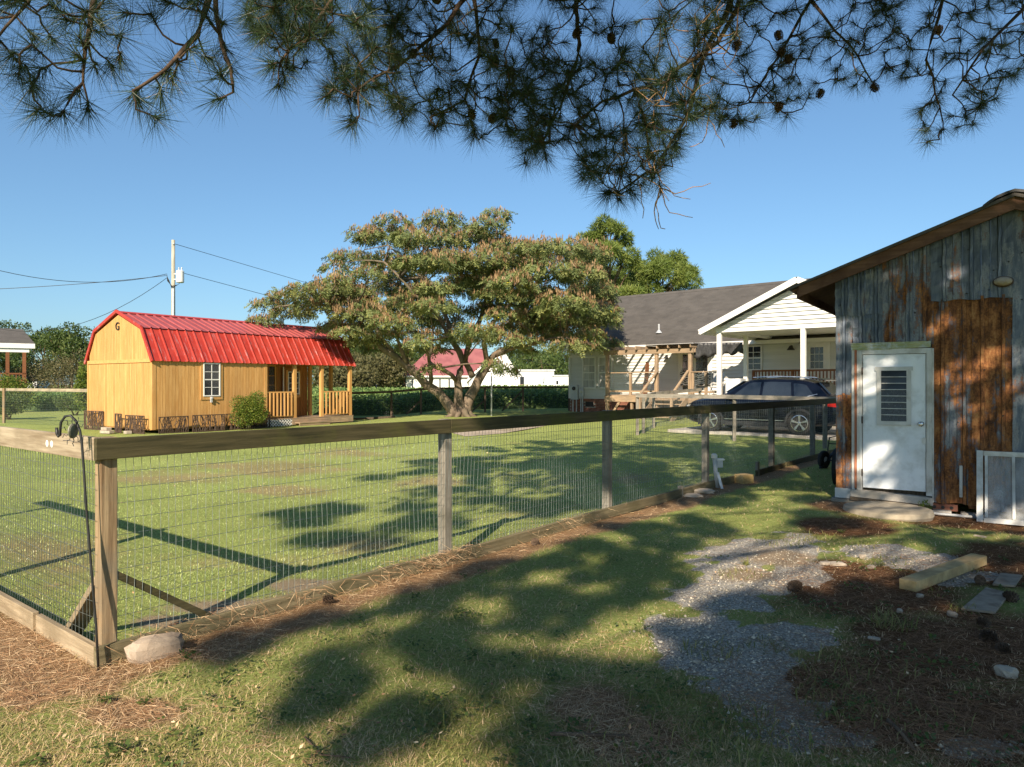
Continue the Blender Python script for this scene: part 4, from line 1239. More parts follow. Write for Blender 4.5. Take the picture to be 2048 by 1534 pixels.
sheet(0.20, 1.19, 2.145 + 0.06, 2.30, PEEL, 0.075, 1, name='door_flashing')
MB().bb(0.245, 0.272, -0.085, -0.03, 0.22, 2.20).build('rusty_trim', ORANGE, shed)
MB().bb(0.205, 0.243, -0.06, 0.0, 0.16, 2.22).build('edge_strip', ALU, shed)
MB().bb(1.208, 1.225, -0.08, 0.0, 0.10, 2.2).build('edge_strip', ALU, shed)
MB().prism([(0.19, -0.10, 0.10), (1.215, -0.10, 0.06), (1.215, -0.10, 0.165), (0.19, -0.10, 0.20)], (0, 0.12, 0)).build('sill_board', CONCRETE, shed)
MB().prism([(0.19, -0.13, 0.05), (1.215, -0.13, 0.0), (1.215, -0.13, 0.055), (0.19, -0.13, 0.095)], (0, 0.13, 0)).build('sill_beam', WDARK, shed)
MB().bb(-0.02, 0.2, -0.05, 0.0, 0.06, 0.20).build('corner_patch', ALU, shed)
mb = MB(); mb.bb(-0.06, 0.3, -0.10, 0.3, -0.03, 0.05); mb.build('block_pier', WGREYX, shed)
MB().bb(1.52, 1.555, -0.075, -0.03, 0.20, 0.62).build('loose_strip', ALU, shed)
# rake board, roof deck and shingles
for s in (1, -1):
    f = lambda t: (t if s > 0 else 4.24 - t)
    def zt(t): return 3.325 + 0.362 * t
    MB().prism([(f(-0.48), -0.245, zt(-0.48) - 0.155), (f(2.12), -0.245, zt(2.12) - 0.155), (f(2.12), -0.245, zt(2.12)), (f(-0.48), -0.245, zt(-0.48) - 0.0)], (0, 0.04, 0)).build('rake_board', WRAKE, shed)
    MB().prism([(f(-0.62), -0.29, zt(-0.62) + 0.002), (f(2.12), -0.29, zt(2.12) + 0.002), (f(2.12), -0.29, zt(2.12) + 0.045), (f(-0.62), -0.29, zt(-0.62) + 0.035)], (0, SDP + 0.6, 0)).build('roof', SHINGLE, shed)
    MB().prism([(f(-0.58), -0.20, zt(-0.58) - 0.045), (f(2.10), -0.20, zt(2.10) - 0.045), (f(2.10), -0.20, zt(2.10) - 0.008), (f(-0.58), -0.20, zt(-0.58) - 0.008)], (0, SDP + 0.4, 0)).build('roof_deck', WRAKE, shed)
    MB().beam((f(-0.5), -0.2, zt(-0.5) - 0.10), (f(-0.5), SDP, zt(-0.5) - 0.10), 0.035, 0.13).build('eave_board', WRAKE, shed)
mb = MB()
for k in range(9):
    t0 = 2.12 - 0.36 + 0.08 * k
rc = [(1.78, 0.05), (1.84, 0.075), (1.93, 0.10), (2.03, 0.10), (2.12, 0.09), (2.21, 0.10), (2.31, 0.10), (2.40, 0.075), (2.46, 0.05)]
zz_ = lambda t: 3.325 + 0.362 * (t if t < 2.12 else 4.24 - t)
mb.prism([(t, -0.31, zz_(t) + h) for t, h in rc] + [(t, -0.31, zz_(t) + h - 0.035) for t, h in rc[::-1]], (0, SDP + 0.6, 0))
mb.build('ridge_cap', TARP, shed)
# oval lamp
MB().lathe([(0.10, 0), (0.115, 0.02), (0.115, 0.035)], (2.0, -0.075, 3.04), 20, Matrix.Rotation(R(90), 3, 'X') @ Matrix.Diagonal((1, 0.62, 1))).build('lamp_base', IRON, shed, smooth=True)
MB().lathe([(0.10, 0.03), (0.10, 0.05), (0.085, 0.085), (0.05, 0.105), (0.0, 0.11)], (2.0, -0.075, 3.045), 20, Matrix.Rotation(R(90), 3, 'X') @ Matrix.Diagonal((1, 0.58, 1))).build('lamp_glass', PALESTONE, shed, smooth=True)


def shedpt(x, y, z=0):
    q = SU * x + SV * y
    return Vector((so.x + q.x, so.y + q.y, z))


# bricks, blocks and boards under the wall
p = shedpt(1.33, 0.05); t = thing('hollow_brick', 'red hollow brick with round holes under the rusty wall', 'brick', (p.x, p.y, gzf(p.x, p.y) - 0.02), xdir=(SU.x, SU.y))
MB().bb(-0.17, 0.17, -0.06, 0.1, 0.06, 0.15).build('body', BRICK, t, bevel=0.006)
for k in range(3): MB().lathe([(0.022, 0), (0.022, 0.012)], (-0.1 + 0.1 * k, -0.055, 0.105), 10, Matrix.Rotation(R(90), 3, 'X')).build('hole', BLACK, t)
for (x, y, l_, z, lab) in ((1.22, -0.05, 0.42, 0.0, 'flat block lying under the hollow brick'), (1.75, 0.05, 0.44, 0.0, 'grey block under the wall next to the window frame')):
    p = shedpt(x, y); o = MB().bb(-l_ / 2, l_ / 2, -0.09, 0.09, -0.02, 0.09).build('foundation_block', CONCRETE, bevel=0.01); o.location = (p.x, p.y, gzf(p.x, p.y) - 0.04); o.rotation_euler.z = math.atan2(SU.y, SU.x) + 0.05
    tag(o, lab, 'block', 'blocks under the shed wall')
a, b = shedpt(1.05, -0.32), shedpt(1.75, -0.16)
o = MB().tube([(a.x, a.y, gzf(a.x, a.y) + 0.03), (b.x, b.y, gzf(b.x, b.y) + 0.035)], 0.019, 8).build('white_pipe', PIPE, smooth=True); tag(o, 'white plastic pipe lying along the foot of the shed wall', 'pipe')
# round stepping stone
p = shedpt(0.72, -0.62); t = thing('stepping_stone', 'large round concrete stepping stone before the shed door', 'stepping stone', (p.x, p.y, gzf(p.x, p.y)))
MB().lathe([(0.52, -0.04), (0.545, 0.02), (0.53, 0.075), (0.49, 0.085), (0.47, 0.078), (0.0, 0.08)], (0, 0, 0), 40).build('disc', surf('stepping stone concrete', (0.24, 0.20, 0.145), (0.36, 0.31, 0.23), 5, rough=0.95, bump=0.5, c=(0.28, 0.24, 0.17), cs=3), t, smooth=False)
# leaning storm window
p = shedpt(1.72, -0.34); t = thing('storm_window', 'white aluminium window frame leaning against the rusty wall', 'window frame', (p.x, p.y, gzf(p.x, p.y) + 0.01), xdir=(SU.x + 0.02, SU.y))
WW, WH = 1.75, 0.90
def lean(x, z): return Vector((x, 0.20 * z / WH, z))
mb = MB()
for (xa, za, xb, zb, ww) in ((0.03, 0, 0.03, WH, 0.07), (WW - 0.03, 0, WW - 0.03, WH, 0.07)):
    mb.beam(lean(xa, za), lean(xb, zb), ww, 0.05, (0, 1, 0))
for z in (0.03, WH - 0.03): mb.beam(lean(0.07, z), lean(WW - 0.07, z), 0.05, 0.06)
mb.build('frame', ALU, t)
cols = [0.10, 0.39, 0.68, 0.97, 1.26, 1.55]
glz, gnt, gpb, go = newmat('dusty clear glazing')
gpb.inputs['Base Color'].default_value = (0.55, 0.56, 0.56, 1); gpb.inputs['Roughness'].default_value = 0.25
gtr = gnt.nodes.new('ShaderNodeBsdfTransparent'); gn = noise(gnt, coords(gnt), 3.5, 5, 0.65)
gm = nd(gnt, 'ShaderNodeMixShader', {0: ramp(gnt, gn, [(0.35, 0.08), (0.7, 0.5)]), 1: gtr.outputs[0], 2: gpb.outputs[0]}); gnt.links.new(gm.outputs[0], go.inputs[0])
for i, x in enumerate(cols):
    MB().beam(lean(x, 0.06), lean(x, WH - 0.06), 0.032, 0.04, (0, 1, 0)).build('glazing_bar', ALU, t)
    if i < 5:
        a, b = lean(x + 0.145, 0.06), lean(x + 0.145, WH - 0.06)
        MB().beam(a, b, 0.258, 0.004, (0, 1, 0)).build('pane', glz, t)

# ================================================================ fences
def wires(mb, length, z0, z1, y, dx=0.05, dz=0.10, r=0.0018, wob=0.01, seed=0, jitter=0.006):
    g = random.Random(seed)
    n = int(length / dx); nz = int((z1 - z0) / dz)
    ph = [g.uniform(0, 6.28) for _ in range(8)]
    def off(x, z):
        return wob * (math.sin(x * 2.1 + ph[0] + z * 2) + 0.6 * math.sin(x * 4.7 + ph[1] - z * 3)), wob * 0.8 * math.sin(z * 4 + x * 1.3 + ph[2])
    for i in range(1, n):
        x = i * dx + g.uniform(-jitter, jitter)
        pts = []
        for k in range(5):
            z = z0 + (z1 - z0) * k / 4; oy, ox = off(x, z); pts.append((x + ox + g.uniform(-.002, .002), y + oy, z))
        mb.tube(pts, r, 3, cap=False)
    m = int(length / 0.35)
    for j in range(nz + 1):
        z = z0 + j * dz; pts = []
        for k in range(m + 1):
            x = length * k / m; oy, ox = off(x, z); pts.append((x, y + oy + 0.003, z + 0.006 * math.sin(x * 1.1 + j) + g.uniform(-.003, .003)))
        mb.tube(pts, r, 3, cap=False)


fence = thing('wire_fence', 'near wooden post and rail fence with welded wire mesh', 'fence', (FA.x, FA.y, 0), xdir=(FV.x, FV.y))
# local x runs along the front run, local y goes to the outside when negative
RT = 1.375
PX = [0.0, 2.99, 5.95, 9.0, 12.15, 14.9, 17.8]
for i, x in enumerate(PX):
    t = RT - 0.0015 * x
    zt_ = t - (0.142 if i == 0 else 0.06)
    q = FA + FV * x
    b = MB(); b.bb(x - 0.047, x + 0.047, -0.047, 0.047, -0.35, t - 0.006 if i else t - 0.004)
    b.build('post', WZ if i == 0 else WGREY, fence, bevel=0.004)
LY = [2.75, 5.6]                              # posts of the left run
for y in LY:
    MB().bb(-0.047, 0.047, y - 0.047, y + 0.047, -0.35, RT - 0.006).build('post', WZ, fence, bevel=0.004)
for a, b in ((-0.09, 2.98), (2.985, 8.98), (8.985, 18.0)):
    MB().beam((a, -0.069, RT - 0.07 - 0.0015 * a), (b, -0.069, RT - 0.07 - 0.0015 * b), 0.038, 0.128).build('top_rail', WMOSS, fence, bevel=0.003)
for a, b in ((0.0, 3.05), (3.055, 6.2)):
    MB().beam((-0.070, a - 0.046, RT - 0.07), (-0.070, b, RT - 0.07), 0.038, 0.141).build('top_rail', wood('left rail wood', (0.22, 0.165, 0.105), (0.42, 0.345, 0.245), 'y', c=(0.24, 0.19, 0.125), cs=2), fence, bevel=0.003)
seg = [(-0.09, 2.12), (2.125, 3.10), (3.105, 5.25), (5.255, 8.8), (8.805, 10.5)]
for k, (a, b) in enumerate(seg):
    qa, qb = FA + FV * a, FA + FV * b
    MB().beam((a, -0.070, gzf(qa.x, qa.y) + 0.055 + 0.006 * (k % 2)), (b, -0.070, gzf(qb.x, qb.y) + 0.055), 0.040, 0.125).build('bottom_board', WBOARD, fence, bevel=0.004)
for a, b in ((11.1, 12.7), (12.8, 17.8)):
    MB().beam((a, -0.072, 0.05), (b, -0.072, 0.05), 0.04, 0.12).build('bottom_board', WMOSS, fence, bevel=0.004)
LW = wood('left board wood', (0.22, 0.165, 0.10), (0.43, 0.34, 0.225), 'y', c=(0.24, 0.185, 0.115), cs=2)
for a, b, z in ((-0.046, 0.95, 0.055), (0.90, 3.3, 0.075), (3.305, 6.2, 0.06)):
    MB().beam((-0.071 - (0.02 if a == 0.90 else 0), a, z), (-0.071 - (0.02 if a == 0.90 else 0), b, z), 0.040, 0.125).build('bottom_board', LW, fence, bevel=0.004)
MB().beam((0.05, 0.02, 0.52), (0.76, 0.02, 0.03), 0.042, 0.125, (0, 1, 0)).build('brace', WMOSS, fence, bevel=0.003)
MB().beam((0.02, 0.05, 0.50), (0.02, 0.60, 0.02), 0.042, 0.12, (1, 0, 0)).build('brace', LW, fence, bevel=0.003)
mb = MB(); wires(mb, 17.8, 0.06, RT - 0.10, -0.0485, seed=1)
o = mb.build('wire_mesh', GALV, fence, loc=(0, 0, 0)); tag(o, kind='stuff')
mb = MB(); wires(mb, 6.2, 0.06, RT - 0.10, 0.0, seed=2)
o = mb.build('wire_mesh', GALV, fence, loc=(-0.049, 0, 0)); o.rotation_euler.z = R(90); tag(o, kind='stuff')
for dy in (0.62, 0.70):
    MB().lathe([(0.024, 0), (0.012, 0.004)], (-0.0895, dy, RT - 0.075), 10, Matrix.Rotation(R(-90), 3, 'Y')).lathe([(0.012, 0.003), (0.0, 0.005)], (-0.0895, dy, RT - 0.075), 8, Matrix.Rotation(R(-90), 3, 'Y')).build('paint_mark', WHITE, fence)


def simple_fence(name, label, pts, h, rail_mat, post_mat, seed, cat='fence', group=None, post_w=0.09, mesh_r=0.002, dx=0.06, rails=True, rail_h=0.12, braces=()):
    """posts at the given ground points, rail from post to post and wire between"""
    o0 = Vector(pts[0]); t = thing(name, label, cat, o0, group=group)
    for i, p in enumerate(pts):
        q = Vector(p) - o0
        MB().bb(-post_w / 2, post_w / 2, -post_w / 2, post_w / 2, -0.3, h).build('post', post_mat, t, loc=q)
        if i < len(pts) - 1:
            r = Vector(pts[i + 1]) - o0; d = r - q; L = d.length
            sd = Vector((d.y, -d.x, 0)).normalized() * (post_w / 2 + 0.022)
            a = math.atan2(d.y, d.x)
            rl = MB().beam((0, 0, 0), (L, 0, d.z), 0.04, rail_h).build('top_rail', rail_mat, t, loc=q + Vector((0, 0, h - rail_h / 2)) + sd)
            rl.rotation_euler.z = a
            m2 = MB(); wires(m2, L, 0.05, h - 0.06, 0.0, dx=dx, dz=0.10, r=mesh_r, wob=0.006, seed=seed + i)
            wm = m2.build('wire_mesh', GALV, t, loc=q); wm.rotation_euler.z = a; tag(wm, kind='stuff')
    for (i, dxx, hh) in braces:
        q = Vector(pts[i]) - o0
        MB().beam(q + Vector((0, 0, hh)), q + Vector((dxx, 0.1, 0.0)), 0.05, 0.08).build('brace', rail_mat, t)
    return t


def gp(px, Y):
    x = (px - 1024) / F * Y
    return (x, Y, gzf(x, Y))


simple_fence('inner_fence', 'short grey rail fence with wire beside the parked car', [gp(1274.5, 23.4), gp(1468.5, 20.9), gp(1650, 18.7), gp(1800, 17.2)], 1.36, WGREYX, WGREY, 11)
simple_fence('side_fence', 'grey fence run going back towards the deck stairs', [gp(1287, 24.3), gp(1307, 26.2), gp(1400, 28.6)], 1.33, WGREYX, WGREY, 17)
simple_fence('back_fence', 'dark rail fence behind the spreading tree along the crop', [gp(690, 33.0), gp(783, 34.5), gp(842, 35.0), gp(970, 36.0), gp(1046, 37.0), gp(1138, 37.6)], 1.30, WDARK, wood('back post', (0.09, 0.06, 0.045), (0.17, 0.12, 0.09), 'z'), 23, dx=0.09, rail_h=0.11, braces=((2, -0.75, 0.7), (3, -0.7, 0.6), (4, -1.1, 1.1)))
simple_fence('yard_fence', 'tan rail and wire fence left of the cabin', [gp(182, 27.2), gp(8, 30.5), gp(-150, 34.0)], 1.50, WX, WZ, 29, dx=0.07)
# strip of edging behind the tree
tag(MB().beam(gp(705, 33.2), gp(790, 34.0), 0.12, 0.16).build('edging_timber', WDARK), 'dark timber edging on the grass beside the porch end', 'timber')

# ================================================================ the car
near_f, near_r = P(1430, 870, 24.0), P(1612, 880, 21.9)
cmid = (near_f + near_r) / 2 + HV * 0.85 - HU * 0.12
car = thing('parked_car', 'dark blue sport utility car parked by the carport', 'car', (cmid.x, cmid.y, 0.10), xdir=(-HU.x, -HU.y))

car.scale = (1.09, 1.05, 1.05)


def interp(tab, x):
    for (x0, *a), (x1, *b) in zip(tab[:-1], tab[1:]):
        if x0 <= x <= x1:
            u = (x - x0) / (x1 - x0); return [p + (q - p) * u for p, q in zip(a, b)]
    return list(tab[-1][1:])


# x, bottom, half width, belt height, top height, half width of the top
TAB = [(-2.30, 0.42, 0.72, 0.86, 0.93, 0.62), (-2.24, 0.30, 0.84, 1.02, 1.10, 0.70), (-2.05, 0.26, 0.90, 1.10, 1.22, 0.70), (-1.72, 0.24, 0.92, 1.11, 1.55, 0.60), (-1.25, 0.22, 0.93, 1.09, 1.66, 0.62), (-0.5, 0.20, 0.93, 1.06, 1.69, 0.64),
       (0.1, 0.20, 0.93, 1.04, 1.67, 0.64), (0.40, 0.20, 0.93, 1.03, 1.58, 0.63), (0.85, 0.20, 0.93, 1.03, 1.30, 0.70), (1.18, 0.20, 0.93, 1.03, 1.09, 0.80), (1.55, 0.21, 0.925, 1.0, 1.06, 0.82), (1.95, 0.23, 0.90, 0.93, 1.00, 0.80), (2.15, 0.26, 0.84, 0.84, 0.92, 0.74), (2.27, 0.36, 0.72, 0.72, 0.80, 0.62)]


def sect(x):
    zb, yw, bz, tz, yt = interp(TAB, x)
    return [(0.0, zb), (yw * 0.86, zb), (yw, zb + 0.12), (yw + 0.005, 0.62 if bz > 0.7 else bz * 0.8), (yw, bz - 0.07), (yw - 0.035, bz), (yt + 0.02, tz - 0.055), (yt - 0.09, tz), (yt * 0.5, tz + 0.022), (0.0, tz + 0.028)]


xs_c = [-2.30, -2.24, -2.05, -1.85, -1.72, -1.45, -1.25, -0.9, -0.5, -0.1, 0.1, 0.25, 0.4, 0.62, 0.85, 1.02, 1.18, 1.38, 1.55, 1.75, 1.95, 2.15, 2.27]
vs = []; fs = []
ring = None
for x in xs_c:
    s_ = sect(x); full = [(y, z) for y, z in s_] + [(-y, z) for y, z in s_[-2:0:-1]]
    vs += [(x, y, z) for y, z in full]
    n_r = len(full)
for i in range(len(xs_c) - 1):
    for k in range(n_r):
        q = (k + 1) % n_r; fs.append((i * n_r + k, i * n_r + q, (i + 1) * n_r + q, (i + 1) * n_r + k))
fs.append(tuple(range(n_r))); fs.append(tuple((len(xs_c) - 1) * n_r + k for k in range(n_r))[::-1])
body = MB().add(vs, fs).build('body', CARBODY, car, smooth=True)
m = body.modifiers.new('smooth', 'SUBSURF'); m.levels = 1; m.render_levels = 1


def side_pt(x, u, s, out=0.012):
    _, yw, bz, tz, yt = interp(TAB, x)
    a = Vector((x, yw - 0.035, bz)); b = Vector((x, yt + 0.02, tz - 0.055))
    q = a.lerp(b, u); q.y += out
    return Vector((q.x, q.y * s, q.z))


for s in (1, -1):
    for nm, lowx, topx_ in (('front_window', (0.78, -0.16), (0.22, -0.16)), ('rear_window', (-0.24, -1.10), (-0.24, -1.02)), ('quarter_window', (-1.18, -1.75), (-1.10, -1.45))):
        pts = []
        N_ = 6
        lo_ = [side_pt(lowx[0] + (lowx[1] - lowx[0]) * k / N_, 0.08, s) for k in range(N_ + 1)]
        hi_ = [side_pt(topx_[0] + (topx_[1] - topx_[0]) * k / N_, 0.90 if nm != 'quarter_window' else 0.84, s) for k in range(N_ + 1)]
        fsw = [(k, k + 1, N_ + 2 + k, N_ + 1 + k) for k in range(N_)]
        if s < 0: fsw = [f[::-1] for f in fsw]
        o = MB().add(lo_ + hi_, fsw).build(nm, CARGLASS, car); sd = o.modifiers.new('thickness', 'SOLIDIFY'); sd.thickness = 0.008
    # bright line behind the quarter window
    MB().tube([side_pt(-1.12, 0.07, s, .02), side_pt(-1.55, 0.09, s, .02), side_pt(-1.80, 0.35, s, .02)], 0.010, 5).build('window_trim', CHROME, car)
    MB().tube([Vector((0.15, s * 0.56, 1.71)), Vector((-0.5, s * 0.57, 1.745)), Vector((-1.3, s * 0.555, 1.715)), Vector((-1.5, s * 0.55, 1.66))], 0.018, 6).build('roof_rail', CHROME, car)
    for x in (1.35, -1.35):
        # dark cladding round the wheel, the well behind it, then tyre and rim
        mb = MB()
        pr = [(x + 0.43 * math.cos(a), s * 0.935, 0.35 + 0.43 * math.sin(a)) for a in np.linspace(-0.35, math.pi + 0.35, 15)]
        pi_ = [(x + 0.365 * math.cos(a), s * 0.945, 0.35 + 0.365 * math.sin(a)) for a in np.linspace(-0.35, math.pi + 0.35, 15)]
        v2 = pr + pi_; f2 = [(k, k + 1, 16 + k, 15 + k) for k in range(14)]
        o = mb.add(v2, f2 if s < 0 else [f[::-1] for f in f2]).build('arch_trim', PLASTIC, car); sd = o.modifiers.new('thickness', 'SOLIDIFY'); sd.thickness = 0.03; sd.offset = 0
        MB().lathe([(0.372, 0), (0.372, 0.02)], (x, s * 0.925, 0.35), 24, Matrix.Rotation(R(90), 3, 'X')).build('wheel_well', BLACK, car)
        wh = MB().lathe([(0.24, -0.1), (0.335, -0.1), (0.352, -0.07), (0.352, 0.07), (0.335, 0.1), (0.25, 0.105), (0.24, 0.06)], (x, s * 0.87, 0.352), 28, Matrix.Rotation(R(-90 * s), 3, 'X')).build('wheel', RUBBER, car, smooth=False)
        mb = MB(); rot = Matrix.Rotation(R(-90 * s), 3, 'X')
        mb.lathe([(0.245, 0.0), (0.245, 0.10), (0.225, 0.105), (0.225, 0.0)], (x, s * 0.87, 0.352), 28, rot)
        mb.lathe([(0.055, 0.02), (0.05, 0.095), (0.02, 0.10)], (x, s * 0.87, 0.352), 12, rot)
        for k in range(5):
            a = 2 * math.pi * k / 5 + 0.3
            for dd in (-0.09, 0.09):
                q0 = Vector((x + 0.04 * math.cos(a), s * 0.962, 0.352 + 0.04 * math.sin(a))); q1 = Vector((x + 0.235 * math.cos(a + dd), s * 0.966, 0.352 + 0.235 * math.sin(a + dd)))
                mb.beam(q0, q1, 0.034, 0.02, (0, s, 0))
        mb.build('rim', CHROME, wh)
        MB().lathe([(0.235, 0.0), (0.235, 0.05)], (x, s * 0.87, 0.352), 20, rot).build('brake_disc', BLACK, wh)
    MB().bb(-1.0, 1.0, s * 0.93 - 0.02, s * 0.93 + 0.02, 0.22, 0.36).build('sill_trim', PLASTIC, car)
    MB().bb(-0.9, 0.9, s * 0.94 - 0.012, s * 0.94 + 0.012, 0.40, 0.425).build('chrome_strip', CHROME, car)
    for x in (-0.05, -1.05): MB().bb(x - 0.11, x + 0.11, s * 0.945 - 0.02, s * 0.945 + 0.02, 0.90, 0.93).build('door_handle', CARBODY, car, bevel=0.008)
    for x in (0.86, -0.2, -1.12): MB().bb(x - 0.006, x + 0.006, s * 0.932 - 0.008, s * 0.932 + 0.008, 0.45, 0.98).build('door_gap', BLACK, car)
    MB().box((0.72, s * 1.02, 1.09), (0.12, 0.2, 0.15)).build('mirror', CARBODY, car, bevel=0.03)
    MB().prism([(2.05, s * 0.86, 0.84), (2.23, s * 0.70, 0.80), (2.26, s * 0.60, 0.70), (2.16, s * 0.82, 0.70)], (0.02, s * 0.03, 0.01)).build('headlight', CLEARLAMP, car)
    MB().prism([(-2.02, s * 0.905, 1.02), (-2.25, s * 0.80, 1.0), (-2.27, s * 0.76, 0.84), (-2.05, s * 0.91, 0.86)], (-0.03, s * 0.025, 0)).build('tail_light', REDLAMP, car)
MB().bb(2.18, 2.32, -0.62, 0.62, 0.36, 0.60).build('bumper', PLASTIC, car, bevel=0.03)
MB().bb(-2.36, -2.2, -0.7, 0.7, 0.36, 0.62).build('bumper', PLASTIC, car, bevel=0.03)
MB().prism([(0.98, 0.60, 1.24), (0.98, -0.60, 1.24), (0.46, -0.53, 1.585), (0.46, 0.53, 1.585)], (0.015, 0, 0.02)).build('windscreen', CARGLASS, car)
MB().prism([(-2.08, 0.62, 1.20), (-2.08, -0.62, 1.20), (-1.76, -0.52, 1.53), (-1.76, 0.52, 1.53)], (-0.03, 0, 0.03)).build('rear_glass', CARGLASS, car)
MB().prism([(-1.66, 0.52, 1.66), (-1.66, -0.52, 1.66), (-1.92, -0.5, 1.60), (-1.92, 0.5, 1.60)], (0, 0, 0.03)).build('spoiler', CARBODY, car)

# ================================================================ utility pole and lines
UY = 45.0
ub = P(346.5, 830, UY); ub.z = 0
pole = thing('utility_pole', 'tall grey wooden utility pole with white transformer behind the cabin', 'utility pole', (ub.x, ub.y, 0))
utop = CAM_H + (767 - 480) / F * UY
MB().tube([(0, 0, -0.3), (0, 0, utop)], [0.145, 0.105], 12).build('shaft', POLEWOOD, pole, smooth=True)
MB().tube([(0.06, -0.12, 0), (0.06, -0.12, utop - 3.0)], 0.055, 8).build('conduit', LIGHTGREY, pole)
tz_ = CAM_H + (767 - 553) / F * UY
tr = MB().lathe([(0.0, -0.42), (0.20, -0.40), (0.235, -0.36), (0.235, 0.28), (0.245, 0.30), (0.20, 0.36), (0.0, 0.40)], (0.46, -0.05, tz_), 20).build('transformer', WHITE, pole, smooth=False)
MB().bb(0.05, 0.26, -0.09, -0.01, tz_ + 0.12, tz_ + 0.18).bb(0.05, 0.26, -0.09, -0.01, tz_ - 0.22, tz_ - 0.16).build('bracket', LIGHTGREY, tr)
for dx in (-0.08, 0.1): MB().lathe([(0.035, 0), (0.06, 0.06), (0.03, 0.1), (0.05, 0.15), (0.02, 0.22)], (0.46 + dx, -0.05, tz_ + 0.36), 10).build('bushing', LIGHTGREY, tr)
MB().lathe([(0.04, 0), (0.07, 0.05), (0.03, 0.12)], (0.07, -0.1, utop - 0.32), 10).build('insulator', LIGHTGREY, pole)
mb = MB()
for k in range(5):
    mb.tube([(-0.35, -0.1, tz_ + 0.1 - 0.03 * k), (-0.3 + 0.03 * k, -0.15, tz_ - 0.3), (0.0, -0.2, tz_ - 0.62 - 0.04 * k), (0.35, -0.15, tz_ - 0.55), (0.46, -0.05, tz_ - 0.4)], 0.014, 4)
mb.build('drop_wires', BLACK, pole)


def line(lab, a, b, sag, n=18):
    pts = []
    for k in range(n + 1):
        u = k / n; q = a.lerp(b, u); q.z -= sag * 4 * u * (1 - u); pts.append(q)
    o = MB().tube(pts, 0.017, 5).build('power_line', BLACK)
    tag(o, lab, 'power line', 'lines strung from the utility pole')


hook = Vector((ub.x - 0.35, ub.y - 0.1, tz_ + 0.05))
line('power line running level to the left edge, meeting the pole from below', hook, P(-120, 582, 40), 0.15)
line('power line that droops and crosses the level line left of the pole', hook + Vector((0, 0, 0.1)), P(-160, 490, 36), 1.1)
line('lowest power line sagging down towards the neighbouring porch', hook - Vector((0, 0, 0.15)), P(-60, 640, 52), 1.9)
line('upper thin line from the pole top down behind the spreading tree', Vector((ub.x + 0.1, ub.y, utop - 0.25)), P(1500, 720, 300), 6)
line('lower thin line from the transformer down behind the spreading tree', Vector((ub.x + 0.5, ub.y, tz_ + 0.25)), P(1450, 745, 300), 5)
# thin pole in the lawn behind the tree
b = gp(983, 31.5); o = MB().tube([b, (b[0], b[1], CAM_H + 0.75)], 0.035, 8).build('thin_pole', PIPE, smooth=True); tag(o, 'thin pale pole standing on the lawn right of the spreading tree trunk', 'pole')

# ================================================================ the spreading tree (feathery leaves, tan pods)
TY = 31.0
tb = gp(921, TY)
mim = thing('spreading_tree', 'wide spreading tree with feathery leaves and tan seed pods on several stems', 'tree', tb)
tb = Vector(tb)
g = np.random.default_rng(77)


def zc_pt(cx, cy, Y):
    return P(490 + cx / 2.66, 400 + cy / 2.66, Y) - tb


CL_ = [(1340, 80, 70, 36), (1290, 130, 90, 40), (1050, 90, 90, 32), (1000, 130, 60, 30), (790, 120, 100, 42), (640, 180, 90, 40), (730, 200, 120, 56), (880, 200, 100, 50), (1000, 220, 150, 56), (1150, 180, 130, 50), (1250, 210, 150, 50), (1400, 262, 150, 46), (1560, 255, 150, 46), (1700, 270, 150, 56), (1830, 300, 110, 66),
       (560, 305, 100, 40), (480, 360, 60, 40), (660, 390, 80, 40), (770, 370, 100, 46), (950, 330, 150, 60), (1100, 330, 150, 60), (1280, 330, 160, 60), (1450, 350, 150, 60), (1620, 380, 150, 66), (1780, 400, 130, 66), (1850, 480, 110, 66),
       (130, 550, 90, 36), (230, 510, 100, 38), (330, 480, 100, 46), (450, 445, 90, 40), (510, 415, 60, 36), (100, 632, 70, 20), (250, 600, 100, 36), (380, 560, 110, 46), (520, 510, 110, 46),
       (600, 600, 140, 52), (720, 560, 130, 52), (850, 545, 80, 40), (550, 660, 100, 46), (650, 690, 110, 46), (780, 650, 110, 46), (900, 620, 90, 46), (1000, 560, 100, 44), (1150, 440, 110, 46), (1010, 470, 90, 44), (1260, 430, 100, 44), (1420, 440, 120, 56), (1560, 520, 130, 70), (1700, 560, 150, 76), (1850, 600, 120, 56), (1910, 580, 70, 46), (1650, 650, 130, 62), (1780, 720, 120, 56), (1560, 690, 100, 46), (1430, 680, 90, 46), (1290, 690, 90, 40), (1190, 690, 80, 40), (1080, 650, 90, 52), (920, 750, 60, 34), (1020, 790, 50, 26), (1250, 590, 90, 40), (1390, 610, 100, 46), (1920, 640, 66, 36), (1840, 770, 50, 36), (1330, 870, 50, 32), (1400, 905, 50, 32), (1000, 890, 50, 26), (700, 790, 50, 36), (860, 700, 70, 36), (540, 740, 36, 22)]
cl3 = []
for i, (cx, cy, rx, ry) in enumerate(CL_):
    ux = (cx - 1100) / 1000.0
    dome = math.sqrt(max(0.05, 1 - ux * ux))
    s = (-1) ** i
    dep = TY + dome * 5.2 * g.uniform(-1, 0.75) * (0.55 if cy < 150 else 1)
    if cy > 480: dep = min(dep, TY + 1.5)
    q = zc_pt(cx, cy, dep); sc_ = dep / F / 2.66
    cl3.append((q.x, q.y, q.z, rx * sc_ * 1.04, (rx * 0.85 + 25) * sc_, ry * sc_ * 1.22))
